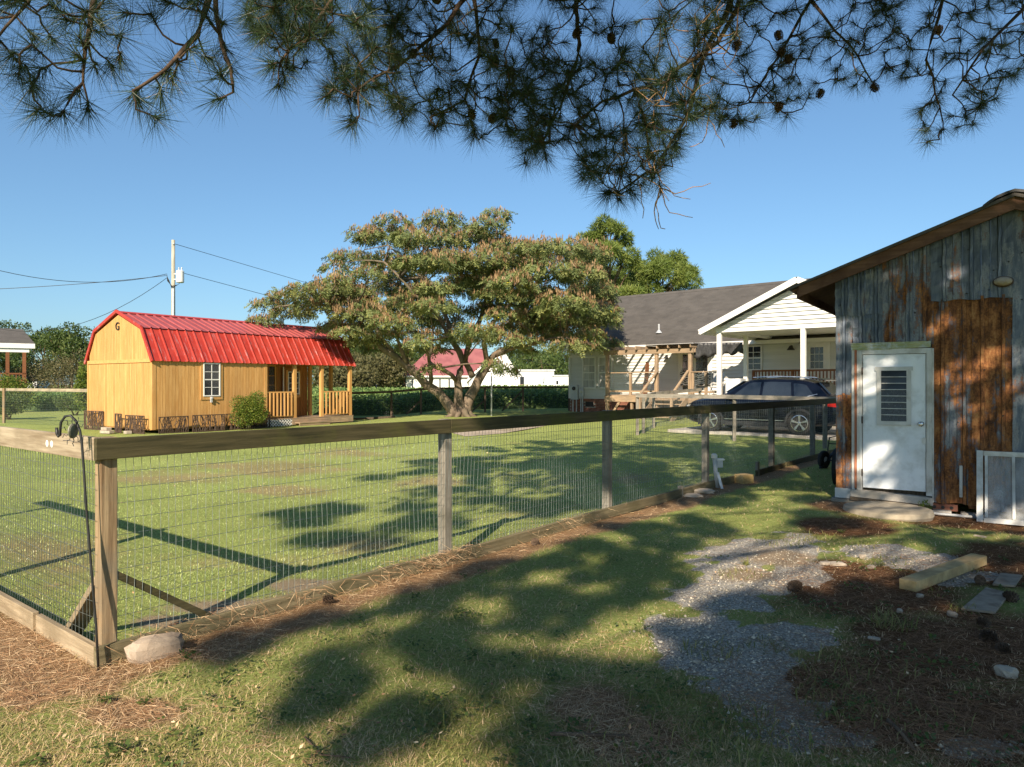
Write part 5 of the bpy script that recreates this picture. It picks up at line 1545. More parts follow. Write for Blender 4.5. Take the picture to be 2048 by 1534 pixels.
# clumps round the back, seen through the gaps and from other sides
for _ in range(26):
    a = g.uniform(0, math.pi); rad = g.uniform(2.0, 6.6)
    cl3.append((rad * math.cos(a), rad * math.sin(a) * 0.8 + 0.6, g.uniform(5.2, 8.0) - 0.05 * rad * rad, 1.1, 1.1, 0.42))
for _ in range(18):
    cx = g.uniform(420, 1880); u = (cx - 1150) / 860
    top = 130 + 330 * abs(u) ** 1.6; bot = 730 - 40 * abs(u)
    cy = g.uniform(top + 40, bot)
    dome = math.sqrt(max(0.05, 1 - ((cx - 1100) / 1000.0) ** 2))
    dep = TY + dome * g.uniform(-3.5, 4.5); q = zc_pt(cx, cy, dep); s_ = dep / F / 2.66
    rx = g.uniform(55, 105)
    cl3.append((q.x, q.y, q.z, rx * s_, rx * s_, g.uniform(32, 55) * s_))
for cx, cy in ((1130, 735), (1250, 740), (1380, 735), (1500, 745), (1640, 730), (640, 745), (760, 720), (1720, 770), (980, 720), (1450, 790), (880, 790), (560, 700)):
    q = zc_pt(cx, cy, TY + g.uniform(-3, 2)); s_ = TY / F / 2.66
    cl3.append((q.x, q.y, q.z, 85 * s_, 80 * s_, 40 * s_))
cl3 = np.array(cl3)
# leaves: sprays of a drooping frond each
area = cl3[:, 3] * cl3[:, 5] + cl3[:, 3] * cl3[:, 4] * 0.4
NF = 13000
k = g.choice(len(cl3), NF, p=area / area.sum())
d = rdir(NF, g); d[:, 2] = np.abs(d[:, 2]) * 0.9 - 0.25; d = unit(d)
rr_ = 0.55 + 0.5 * g.random(NF)
FP = cl3[k, :3] + d * cl3[k, 3:6] * rr_[:, None]
FD = unit(np.stack([d[:, 0] + g.normal(0, .5, NF), d[:, 1] + g.normal(0, .5, NF), -0.25 - 0.5 * g.random(NF)], 1))
FL = 0.26 + 0.2 * g.random(NF)
SIDE = unit(np.cross(FD, np.array([0, 0, 1.0]) + 0.4 * g.normal(size=(NF, 3))))
P_, D_, S_, L_, W_, R_ = [], [], [], [], [], []
fr_r = g.random(NF) * 0.6
for j in range(7):
    for sgn in (-1, 1):
        u = (j + 0.5) / 7
        pos = FP + FD * (FL * u)[:, None]; pos[:, 2] -= 0.10 * u * u
        dd = unit(SIDE * sgn + FD * 0.55 + np.array([0, 0, -0.25]) + 0.22 * g.normal(size=(NF, 3)))
        P_.append(pos); D_.append(dd); S_.append(unit(np.cross(dd, np.cross(SIDE, FD)) + 0.3 * g.normal(size=(NF, 3)))); L_.append((0.13 + 0.05 * g.random(NF)) * (1 - 0.4 * abs(u - 0.4))); W_.append(0.046 + 0.018 * g.random(NF))
        R_.append(np.clip(fr_r + 0.32 * g.random(NF), 0, 0.96))
R_ = np.concatenate(R_)
yel = g.random(len(R_)) < 0.0012; R_[yel] = 1.0
diamonds('crown', np.concatenate(P_), np.concatenate(D_), np.concatenate(S_), np.concatenate(L_), np.concatenate(W_), MIMLEAF, mim, R_)
# pods: bunches hanging on the upper sides
NB = 3900
k = g.choice(len(cl3), NB, p=area / area.sum())
d = rdir(NB, g); d[:, 2] = np.abs(d[:, 2]) * 0.9 + 0.05; d[:, 1] -= 0.35; d = unit(d)
BP = cl3[k, :3] + d * cl3[k, 3:6] * (0.95 + 0.2 * g.random(NB))[:, None]
m5 = 6
PP = np.repeat(BP, m5, 0) + g.normal(0, 0.055, (NB * m5, 3))
PD = unit(np.stack([g.normal(0, .22, NB * m5), g.normal(0, .22, NB * m5), -np.ones(NB * m5)], 1))
diamonds('seed_pods', PP, PD, perp(PD, g), 0.14 + 0.08 * g.random(NB * m5), 0.036 + 0.016 * g.random(NB * m5), PODS, mim, np.clip(np.repeat(g.random(NB), m5) * 0.6 + 0.4 * g.random(NB * m5), 0, 1), wide=0.6)


def zq(cx, cy, dy=0):
    return zc_pt(cx, cy, TY + dy)


tm = MB()
main = [
    ([(1150, 1160, 0), (1060, 1060, 0), (960, 980, -.2), (880, 900, -.4), (800, 830, -.8), (700, 760, -1.2), (610, 690, -1.6)], [0.28, 0.22, 0.20, 0.17, 0.14, 0.10, 0.05]),
    ([(860, 880, -.5), (830, 790, -.9), (800, 690, -1.3)], [0.10, 0.08, 0.05]),
    ([(1150, 1170, 0), (1135, 1060, -.1), (1130, 960, -.2), (1160, 860, 0), (1110, 760, .2), (1080, 650, .3), (1000, 470, .5), (880, 350, .6), (760, 240, .4)], [0.30, 0.20, 0.17, 0.15, 0.13, 0.10, 0.08, 0.06, 0.03]),
    ([(1130, 970, -.2), (1050, 900, -.8), (980, 860, -1.4)], [0.10, 0.085, 0.06]),
    ([(980, 1000, -.2), (985, 900, -.5), (990, 800, -.9), (1000, 700, -1.2)], [0.11, 0.09, 0.07, 0.04]),
    ([(1165, 1165, 0), (1190, 1060, .2), (1240, 960, .4), (1290, 880, .6), (1330, 820, .8), (1440, 740, 1.0), (1600, 650, 1.0), (1750, 560, .8)], [0.32, 0.24, 0.21, 0.17, 0.13, 0.10, 0.07, 0.03]),
    ([(1210, 940, .3), (1170, 860, .4), (1190, 770, .6), (1250, 640, .8), (1290, 500, .9), (1330, 330, .8), (1340, 150, .6)], [0.15, 0.13, 0.12, 0.10, 0.08, 0.06, 0.03]),
    ([(1290, 870, .6), (1270, 760, 0), (1330, 640, -.6), (1420, 540, -1.0), (1560, 440, -1.2), (1700, 330, -1)], [0.13, 0.11, 0.09, 0.08, 0.06, 0.03]),
    ([(1330, 830, .8), (1420, 790, -.4), (1560, 760, -1.5), (1700, 730, -2)], [0.09, 0.075, 0.06, 0.03]),
    ([(1110, 760, .2), (1030, 620, -.6), (900, 500, -1.2), (740, 330, -1.4), (610, 320, -1.2)], [0.09, 0.075, 0.06, 0.045, 0.02]),
    ([(800, 830, -.8), (660, 640, -1.6), (450, 560, -2.2), (240, 560, -2.0), (120, 590, -1.5)], [0.09, 0.08, 0.06, 0.04, 0.015]),
]
ends = []
for pl, rad in main:
    pts = [zq(*q) for q in pl]
    # a little more bend
    fine_p = []; fine_r = []
    for i in range(len(pts) - 1):
        for u in (0, 0.5):
            fine_p.append(pts[i].lerp(pts[i + 1], u) + (Vector(g.normal(0, 0.05, 3)) if u else Vector((0, 0, 0)))); fine_r.append(rad[i] + (rad[i + 1] - rad[i]) * u)
    fine_p.append(pts[-1]); fine_r.append(rad[-1])
    tm.tube(fine_p, fine_r, 8)
    ends += [(p, r) for p, r in zip(fine_p[3:], fine_r[3:])]
for a in np.linspace(0, 6.28, 8)[:-1]:
    tm.tube([(0.22 * math.cos(a), 0.2 * math.sin(a), 0.30), (0.45 * math.cos(a), 0.4 * math.sin(a), 0.06), (0.85 * math.cos(a), 0.7 * math.sin(a), -0.12)], [0.20, 0.12, 0.05], 6)
tm.build('trunk', MIMBARK, mim, smooth=True)
bm = MB(); ep = np.array([e[0] for e in ends])
for c in cl3:
    q = Vector(c[:3]); dist = np.linalg.norm(ep - c[:3], axis=1) + np.maximum(0, ep[:, 2] - c[2]) * 2
    j = int(np.argmin(dist)); s0 = Vector(ep[j]); rr0 = min(0.05, ends[j][1] * 0.8)
    md = s0.lerp(q, 0.5) + Vector((g.normal(0, .15), g.normal(0, .15), 0.02 * (q - s0).length))
    bm.tube([s0, md, q], [rr0, rr0 * 0.7, 0.012], 5)
    for _ in range(4):
        dd = Vector(rdir(1, g)[0]); dd.z = abs(dd.z) * 0.5
        e = q + Vector((dd.x * c[3], dd.y * c[4], dd.z * c[5])) * 0.8
        bm.tube([md.lerp(q, g.uniform(0.2, 0.9)), q.lerp(e, 0.5) + Vector((0, 0, .04)), e], [0.018, 0.012, 0.006], 4)
bm.build('branch', MIMBARK, mim, smooth=True)

# ================================================================ trees, crop and buildings far behind
def at(px, Y, z=0.0): return ((px - 1024) / F * Y, Y, z)


tree('pine_tree', 'tall bright green pine rising behind the house roof', 'tree', at(1208, 56), CAM_H + 335 / F * 56, 3.0, 0.35, 38000, 0.42, PINEGREEN, 101, 'pines behind the house', clump=64, wf=0.055, cs=0.20)
tree('pine_tree', 'broad pine just above the house ridge', 'tree', at(1325, 60), CAM_H + 268 / F * 60, 3.5, 0.30, 40000, 0.42, PINEGREEN, 102, 'pines behind the house', clump=64, wf=0.055, cs=0.20)
tree('pine_tree', 'lower pine half hidden by the spreading tree crown', 'tree', at(1265, 64), CAM_H + 250 / F * 64, 3.0, 0.25, 24000, 0.42, PINEGREEN, 103, 'pines behind the house', clump=46, wf=0.055, cs=0.21)
LT = [(15, 96, 640, 3.6, 'dark tree above the neighbouring porch roof'), (88, 88, 655, 3.4, 'broad dark tree right of the neighbouring porch'), (143, 84, 648, 3.4, 'tall tree with a bare pale trunk left of the cabin'), (178, 92, 690, 3.0, 'low dark tree touching the cabin gable'), (52, 104, 668, 3.4, 'small dark tree peeping over the neighbouring porch'), (-60, 90, 640, 4.5, 'dark tree at the edge beyond the neighbouring porch')]
for i, (px, Y, py, r_, lab) in enumerate(LT):
    H = CAM_H + (767 - py) / F * Y
    tree('broadleaf_tree', lab, 'tree', at(px, Y), H, r_, 0.28, 5200, 0.30, BROAD, 120 + i, 'trees beyond the left yard', clump=15, cs=0.40)
for i, (px, Y, rx, h, lab) in enumerate(((80, 62, 2.6, 3.4, 'olive bushy shrub beyond the left fence'), (118, 60, 2.6, 3.8, 'thin grey twiggy shrub beyond the left fence'), (152, 58, 2.4, 3.6, 'olive shrub nearest the cabin gable'), (35, 66, 2.4, 3.0, 'low olive shrub under the neighbouring porch'))):
    bush('olive_shrub', lab, at(px, Y), rx, rx, h, 2600, 0.15, OLIVE, 140 + i, 'olive shrubs beyond the left yard', cat='shrub', stems=22, k=10)
MT = [(712, 118, 705, 5.2, OLIVE, 'pale olive tree just right of the cabin porch roof'), (762, 112, 716, 5.0, OLIVE, 'rounded olive tree between cabin and church'), (812, 124, 690, 5.5, BROAD, 'green tree touching the left end of the maroon roof'), (665, 128, 694, 5.5, BROAD, 'dark tree seen through the cabin porch'), (735, 140, 688, 6, BROAD, 'taller dark tree behind the olive trees'), (1065, 150, 700, 6, BROAD, 'tree behind the white flat roofed building'), (1105, 158, 704, 6, BROAD, 'tree left of the house corner'), (1138, 150, 690, 6, BROAD, 'tree hidden partly by the house corner'), (600, 140, 700, 6, BROAD, 'tree hidden behind the cabin'), (862, 150, 690, 6, BROAD, 'tree behind the maroon church roof'), (1085, 135, 712, 5.5, BROAD, 'rounded tree just over the white flat roof'), (1050, 165, 690, 7, BROAD, 'tall tree right of the church gable'), (690, 105, 728, 4, OLIVE, 'low olive tree behind the notice board'), (785, 135, 700, 6, BROAD, 'dark tree between the olive tree and the church')]
for i, (px, Y, py, r_, mt, lab) in enumerate(MT):
    H = CAM_H + (767 - py) / F * Y
    tree('broadleaf_tree', lab, 'tree', at(px, Y), H, r_, 0.06, 6500, 0.46, mt, 160 + i, 'trees across the crop field', clump=15, cs=0.46)

# crop field
def soy_top(x, y):
    return 1.02 + 0.10 * (fbm(x, y, 0.5, 41) - 0.5) + 0.10 * np.sin(x * 0.9 + y * 5.2) * 0.4


CROP = [[(-10.2, 36.6), (5.4, 42.2), (14.0, 104), (-46, 104)], [(-33, 45.5), (-15.5, 40.5), (-16, 92), (-70, 92)]]
crop_p = []
for poly in CROP:
    a, b, c, d_ = [np.array(p) for p in poly]
    for (n_, v0, v1, vp) in ((26000, 0.0, 0.10, 1.0), (26000, 0.10, 1.0, 1.8)):
        u = rng.random(n_); v = v0 + (v1 - v0) * rng.random(n_) ** vp
        q = (a * (1 - u)[:, None] + b * u[:, None]) * (1 - v)[:, None] + (d_ * (1 - u)[:, None] + c * u[:, None]) * v[:, None]
        z = soy_top(q[:, 0], q[:, 1])
        front = v < 0.035
        hgt = np.where(front, rng.random(n_) ** 0.7, 0.78 + 0.25 * rng.random(n_))
        size = 0.12 + 0.0035 * (q[:, 1] - 36)
        crop_p.append(np.column_stack([q, z * hgt + gz(q[:, 0], q[:, 1]), size]))
crop = np.concatenate(crop_p)
n_ = len(crop)
Dd = unit(np.stack([rng.normal(0, 1, n_), rng.normal(-0.4, 1, n_), rng.normal(0.1, 0.6, n_)], 1))
cropo = diamonds('soybean_crop', crop[:, :3], Dd, perp(Dd), crop[:, 3] * (0.8 + 0.5 * rng.random(n_)), crop[:, 3] * 0.75, SOYL)
tag(cropo, 'dense green soybean crop filling the field behind the fences', 'crop', kind='stuff')
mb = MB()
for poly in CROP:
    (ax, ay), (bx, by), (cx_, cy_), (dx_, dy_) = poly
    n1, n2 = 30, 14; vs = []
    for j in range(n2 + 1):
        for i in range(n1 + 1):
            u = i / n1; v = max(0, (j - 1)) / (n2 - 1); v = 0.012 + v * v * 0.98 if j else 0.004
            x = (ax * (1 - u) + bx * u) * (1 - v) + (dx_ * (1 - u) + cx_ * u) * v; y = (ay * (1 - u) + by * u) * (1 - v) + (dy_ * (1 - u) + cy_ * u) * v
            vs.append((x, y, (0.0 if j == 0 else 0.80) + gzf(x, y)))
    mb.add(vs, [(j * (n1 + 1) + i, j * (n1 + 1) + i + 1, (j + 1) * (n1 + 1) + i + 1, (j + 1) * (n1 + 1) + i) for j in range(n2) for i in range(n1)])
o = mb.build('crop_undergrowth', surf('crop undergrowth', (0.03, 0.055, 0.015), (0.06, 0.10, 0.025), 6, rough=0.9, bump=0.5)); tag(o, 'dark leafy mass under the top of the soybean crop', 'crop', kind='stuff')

# church with the maroon roof
cy_ = 112.0
ch = thing('church', 'white church with large maroon roof across the crop field', 'church', at(812, cy_), rz=0.0)
sX = cy_ / F
W1 = 135 * sX; ez = CAM_H + 15 * sX; rz_ = CAM_H + 72 * sX
MB().bb(0, W1, 0, 12, 0, ez).build('wall', FARWHITE, ch)
MB().prism([(-0.6, -0.5, ez - 0.05), (W1 + 2, -0.5, ez - 0.05), (W1 + 2, 6, rz_), (3.2, 6, rz_)], (0, 0, 0.12)).build('roof', CHURCHROOF, ch)
MB().prism([(-0.6, 12.5, ez - 0.05), (W1 + 2, 12.5, ez - 0.05), (W1 + 2, 6, rz_), (3.2, 6, rz_)], (0, 0, 0.12)).build('roof', CHURCHROOF, ch)
MB().prism([(-0.6, -0.5, ez - 0.05), (-0.6, 12.5, ez - 0.05), (3.2, 6, rz_)], (0, 0, 0.1)).build('roof', CHURCHROOF, ch)
MB().bb(-0.6, W1, -0.56, -0.5, ez - 0.2, ez + 0.05).build('eave_trim', WHITE, ch)
for k in range(6):
    x = 0.9 + k * 1.45
    MB().bb(x, x + 0.22, -0.05, 0.02, 0.5, ez - 0.5).build('window', GLASS, ch)
gx0, gx1 = 128 * sX, 225 * sX; gm_ = 190 * sX
gp_ = CAM_H + 68 * sX; ge = CAM_H + 6 * sX
MB().prism([(gx0, -3, 0), (gx1, -3, 0), (gx1, -3, ge), (gm_, -3, gp_), (gx0, -3, ge)], (0, 12, 0)).build('gable_wall', FARWHITE, ch)
MB().prism([(gx0 - 0.5, -3.3, ge - 0.3), (gm_, -3.3, gp_ + 0.12), (gm_, 10, gp_ + 0.12), (gx0 - 0.5, 10, ge - 0.3)], (0, 0, 0.12)).build('roof', CHURCHROOF, ch)
MB().prism([(gx1 + 0.5, -3.3, ge - 0.3), (gm_, -3.3, gp_ + 0.12), (gm_, 10, gp_ + 0.12), (gx1 + 0.5, 10, ge - 0.3)], (0, 0, 0.12)).build('roof', CHURCHROOF, ch)
for s_, xx in ((-1, gx0 - 0.5), (1, gx1 + 0.5)):
    MB().beam((xx, -3.36, ge - 0.25), (gm_, -3.36, gp_ + 0.16), 0.08, 0.3).build('rake_trim', WHITE, ch)
hl = thing('white_hall', 'long white flat roofed building right of the church', 'building', at(1036, 106)); s1 = 106 / F
MB().bb(0, 72 * s1, 0, 8, 0, CAM_H + 26 * s1).build('wall', FARWHITE, hl)
MB().bb(-0.15, 72 * s1 + 0.15, -0.2, 8.1, CAM_H + 25.5 * s1, CAM_H + 28 * s1).build('roof', LIGHTGREY, hl)
MB().bb(0.3, 0.9, -0.05, 0.02, 0.6, 2.7).build('door', GLASS, hl)
MB().bb(0.0, 1.8, -1.2, -0.05, 0.1, 0.5).build('porch_deck', WDECK, hl)
for k in range(5): MB().bb(0.02 + 0.42 * k, 0.10 + 0.42 * k, -1.2, -1.12, 0.5, 1.5).build('porch_post', WDECK, hl)
MB().bb(0, 1.8, -1.22, -1.1, 1.5, 1.58).build('porch_rail', WDECK, hl)
MB().bb(49 * s1, 51.5 * s1, -0.35, 0.0, 1.9, 2.9).build('utility_cabinet', LIGHTGREY, hl)
h2 = thing('white_shed', 'low white building next to the house corner', 'building', at(1107, 104)); s1 = 104 / F
MB().bb(0, 3.2, 0, 5, 0, CAM_H + 15 * s1).build('wall', FARWHITE, h2)
MB().bb(-0.1, 3.3, -0.15, 5.1, CAM_H + 15 * s1, CAM_H + 17 * s1).build('roof', LIGHTGREY, h2)
MB().bb(0.4, 0.7, -0.04, 0.02, 1.6, 2.1).build('window', GLASS, h2)
bd = thing('notice_board', 'white roadside letter board between the porch and the church', 'sign', at(731, 108)); s1 = 108 / F
MB().bb(0, 22 * s1, 0, 0.4, 0.3, CAM_H + 5.5 * s1).build('panel', FARWHITE, bd)
mb = MB()
for r_ in range(2):
    for k in range(7): mb.bb(0.15 + 0.21 * k, 0.28 + 0.21 * k, -0.02, 0.0, 1.2 + 0.38 * r_, 1.33 + 0.38 * r_)
mb.build('lettering', BLACK, bd)
MB().bb(-0.06, 0, 0.0, 0.3, 0, CAM_H + 5.5 * s1).bb(22 * s1, 22 * s1 + 0.06, 0, 0.3, 0, CAM_H + 5.5 * s1).build('post', LIGHTGREY, bd)
fs_ = thing('far_shed', 'small white shed far across the field, seen through the cabin porch', 'shed', at(661, 112)); s1 = 112 / F
MB().bb(0, 1.8, 0, 3, 0, CAM_H + 2 * s1).build('wall', FARWHITE, fs_)
MB().prism([(-0.15, -0.2, CAM_H + 2 * s1), (1.95, -0.2, CAM_H + 2 * s1), (0.9, -0.2, CAM_H + 5 * s1)], (0, 3.4, 0)).build('roof', LIGHTGREY, fs_)

# neighbour's house at the left edge
NY = 60.0; sN = NY / F
nb_ = thing('neighbour_house', 'neighbouring house porch with grey shingle roof at the left edge', 'house', at(70, NY), xdir=(1.0, 0.672))
def nz(py): return CAM_H + (767 - py) * sN
MB().prism([(0, 0, nz(690)), (-9, 0, nz(690)), (-9, 3.0, nz(655)), (-0.9, 3.0, nz(657))], (0, 0, 0.1)).build('roof', SHINGLE, nb_)
MB().prism([(0, 6.0, nz(690)), (-9, 6.0, nz(690)), (-9, 3.0, nz(655)), (-0.9, 3.0, nz(657))], (0, 0, 0.1)).build('roof', SHINGLE, nb_)
MB().prism([(0, 0, nz(690)), (0, 6, nz(690)), (-0.9, 3.0, nz(657))], (0, 0, 0.08)).build('roof', SHINGLE, nb_)
MB().bb(-9, 0.0, -0.05, 0.0, nz(697), nz(690) + 0.1).bb(-0.05, 0.0, 0, 6, nz(697), nz(690) + 0.1).build('eave_trim', WHITE, nb_)
MB().bb(-9, -0.4, 0.1, 0.3, nz(705), nz(697)).build('beam', WHITE, nb_)
MB().bb(-12, -3.2, 2.2, 8, 0, nz(697)).build('wall', SIDING, nb_)
for x in (-0.75, -1.9, -2.9): MB().bb(x - 0.13, x + 0.13, 0.1, 0.36, 0.0, nz(705)).build('porch_post', WSTAIN, nb_)
MB().bb(-9, -0.6, 0.1, 2.2, nz(764), nz(760)).build('porch_floor', WSTAIN, nb_)
MB().bb(-9, -0.6, 0.1, 0.2, nz(749), nz(746)).build('porch_rail', WSTAIN, nb_)
for k in range(16): MB().bb(-0.9 - 0.22 * k, -0.84 - 0.22 * k, 0.12, 0.18, nz(760), nz(749)).build('baluster', WSTAIN, nb_)
MB().bb(-9, -0.6, 0.2, 2.2, 0.0, nz(764)).build('skirt', BRICK, nb_)
o = bush('hanging_basket', 'dark hanging plant under the neighbouring porch roof', at(10, NY - 0.2, nz(738)), 0.55, 0.5, 0.6, 500, 0.12, BROAD, 191, cat='plant', stems=2)
MB().tube([(0, 0, 0.5), (0, 0, nz(705) - nz(738))], 0.012, 4).build('hanger', BLACK, o)
fsd = thing('grey_roof_shed', 'small grey roofed shed beyond the neighbouring porch', 'shed', at(55, 75))
MB().bb(0, 1.0, 0, 2, 0, 2.0).build('wall', FARWHITE, fsd); MB().prism([(-0.1, -0.2, 2.0), (1.15, -0.2, 2.0), (0.35, -0.2, 2.7)], (0, 2.4, 0)).build('roof', SHINGLE, fsd)
bush('green_bush', 'bright green bush behind the left yard fence rail', at(28, 42), 1.5, 1.2, 2.0, 4500, 0.11, SHRUBL, 192, 'bushes behind the left yard fence')
bush('green_bush', 'low dark bush at the foot of the left yard fence', at(18, 33.5), 1.2, 1.0, 1.0, 3000, 0.10, BROAD, 193, 'bushes behind the left yard fence')
bush('green_bush', 'tall narrow green bush against the cabin gable corner', at(176, 34.0), 0.7, 0.7, 2.6, 2600, 0.12, SHRUBL, 194, 'bushes behind the left yard fence')
bush('green_bush', 'flowering low bush by the far end of the left fence', at(150, 38), 1.1, 0.9, 1.0, 2400, 0.09, BROAD, 195, 'bushes behind the left yard fence')

# ================================================================ the big pine overhead
g = np.random.default_rng(303)
OP = Vector((4.5, -1.1, 0))
pine = thing('overhanging_pine', 'large long needled pine whose branches hang across the top of the view', 'tree', OP)
opv = np.array(OP)
TIP = [(-400, 250), (-200, 260), (0, 268), (100, 288), (200, 240), (250, 250), (310, 285), (380, 235), (440, 240), (475, 215), (481, 10), (488, 10), (494, 90), (530, 190), (565, 222), (620, 160), (650, 245), (700, 292), (760, 235), (800, 285), (860, 300), (900, 285), (950, 320), (1000, 318), (1050, 372), (1090, 362), (1130, 335), (1170, 420), (1230, 440), (1300, 430), (1345, 395), (1370, 300), (1420, 290), (1480, 295), (1550, 290), (1600, 265), (1650, 232), (1700, 225), (1760, 228), (1820, 215), (1840, 300), (1860, 318), (1930, 305), (1990, 275), (2020, 240), (2048, 175), (2300, 180)]
tx = np.array([t[0] for t in TIP]); ty = np.array([t[1] for t in TIP])
LIMBS = [
    [(300, -700, 4.8), (215, -160, 4.35), (182, 30, 4.1), (170, 100, 4.05), (166, 165, 4.0)],
    [(520, -650, 4.9), (430, -60, 4.3), (395, 70, 4.2), (330, 140, 4.0), (265, 182, 3.9)],
    [(430, -60, 4.3), (440, 70, 4.2), (462, 140, 4.1), (466, 185, 4.1)],
    [(215, -160, 4.35), (100, -60, 4.3), (50, 12, 4.2), (-5, 75, 4.1)],
    [(1680, -700, 6.3), (1500, -60, 6.3), (1435, 85, 6.0), (1300, 172, 5.8), (1205, 202, 5.7), (1150, 250, 5.6)],
    [(1560, -500, 6.6), (1462, 0, 6.4), (1405, 120, 6.2), (1370, 240, 6.0), (1310, 335, 5.9), (1235, 385, 5.8)],
    [(1200, -600, 6.6), (1152, 15, 6.5), (1160, 90, 6.4), (1132, 180, 6.3), (1085, 285, 6.1)],
    [(1060, -600, 6.4), (945, -20, 6.0), (868, 72, 5.8), (800, 130, 5.5), (715, 180, 5.2)],
    [(860, -500, 6.0), (700, -40, 5.4), (620, 60, 5.2), (560, 125, 5.0)],
    [(1760, -600, 6.5), (1622, 0, 6.4), (1560, 110, 6.2), (1500, 205, 6.1)],
    [(2000, -500, 6.3), (1885, 0, 6.0), (1852, 120, 5.8), (1880, 215, 5.7)],
    [(2250, -300, 6.0), (2045, 20, 5.8), (1965, 100, 5.7), (1905, 190, 5.6)],
    [(1622, 0, 6.4), (1700, 90, 6.2), (1745, 165, 6.0)],
    [(945, -20, 6.0), (960, 110, 5.9), (930, 200, 5.8), (860, 235, 5.7)],
]
def back(px, Y):
    """the boughs over the shed hang a little farther off"""
    return Y * (1 + 0.24 * float(ss(1380, 1650, px)))


LIMBS = [[(a, b, back(a, c)) for a, b, c in pl] for pl in LIMBS]
bm = MB(); tm = MB()
nodes = []; limbpts = []
tm.tube([(0, 0, -0.3), (0.02, 0, 0.6), (0.05, 0.05, 4), (0.1, 0.1, 9), (0.0, 0.2, 15), (0.1, 0.2, 19)], [0.34, 0.27, 0.24, 0.19, 0.11, 0.03], 14)
for pl in LIMBS:
    pts = [P(*q) - OP for q in pl]
    if pl[0][1] < -250:                          # runs back to the trunk
        z_t = min(14.0, pts[0].z + 0.16 * pts[0].length)
        root = Vector((0.08, 0.1, z_t))
        pts = [root, root.lerp(pts[0], 0.5) + Vector((0, 0, 0.35))] + pts
    n = len(pts); fp = []
    for i in range(n - 1):
        for u in (0, 0.33, 0.66):
            q = pts[i].lerp(pts[i + 1], u)
            if u: q += Vector(g.normal(0, 0.018 * min(1.5, (pts[i + 1] - pts[i]).length), 3))
            fp.append(q)
    fp.append(pts[-1])
    r0 = 0.062 if pl[0][1] < -250 else 0.022
    bm.tube(fp, [r0 + (0.007 - r0) * min(1, (k / (len(fp) - 1)) ** 0.45) for k in range(len(fp))], 7)
    limbpts += [np.array(q) for q in fp if q.y + OP.y > 2.5]

tufts = []                                      # base point of each tuft, relative to the tree
def bound(px): return np.interp(px, tx, ty)
cnt = 0
def spread(n, x0, x1, y0, Y0, Y1, top=1.0, low=48, mind=0.10):
    k = 0; tries = 0
    while k < n and tries < n * 30:
        tries += 1
        px = g.uniform(x0, x1); b = bound(px) - low * g.uniform(0.8, 1.3)
        if b <= y0 + 10: continue
        py = b - (b - y0) * g.random() ** top
        q = np.array(P(px, py, back(px, g.uniform(Y0, Y1)))) - opv
        if mind and any(np.sum((q - t) ** 2) < mind * mind for t in tufts[-60:]): continue
        tufts.append(q); k += 1


spread(58, -60, 466, -40, 3.8, 4.5, 1.1, 68)
spread(26, -300, 470, -700, 4.0, 4.9, 0.8, 68)
spread(170, 492, 800, -60, 4.9, 5.9, 1.1, 52)
spread(320, 780, 1400, -60, 5.3, 7.2, 1.15, 50)
spread(120, 1000, 1350, 120, 5.4, 6.3, 1.0, 52)
spread(300, 1380, 2100, -60, 5.4, 7.0, 1.1, 50)
spread(330, 500, 2100, -900, 5.2, 7.8, 0.8, 150)
for px, py, Y in ((1880, 262, 5.6), (1935, 236, 5.6), (1852, 285, 5.5), (1210, 385, 5.7), (1240, 395, 5.7), (1320, 375, 5.9), (1290, 365, 5.8), (1050, 325, 6.0), (1092, 318, 6.1), (700, 250, 5.2), (740, 210, 5.2), (560, 175, 5.0), (805, 245, 5.4), (870, 258, 5.5), (950, 275, 5.9), (1175, 310, 5.7), (120, 232, 3.9), (85, 220, 3.9), (318, 238, 3.95), (432, 198, 4.1), (175, 222, 4.0), (520, 60, 5.1), (505, 55, 5.0), (540, 130, 5.0)):
    tufts.append(np.array(P(px, py, back(px, Y))) - opv)
n_vis = len(tufts)
# the layer above them, towards the sun
ts = np.array(TO_SUN)
base_ = [t for t in tufts if t[0] + opv[0] > -0.2]
for _ in range(1700):
    q = base_[g.integers(len(base_))] + ts * g.uniform(1.6, 5.0) + g.normal(0, 0.25, 3)
    wq = q + opv
    if wq[1] > 0.3:
        qx, qy = topx(*wq)
        if -60 < qx < 2110 and qy > -60: continue
    tufts.append(q)
n_cov = None
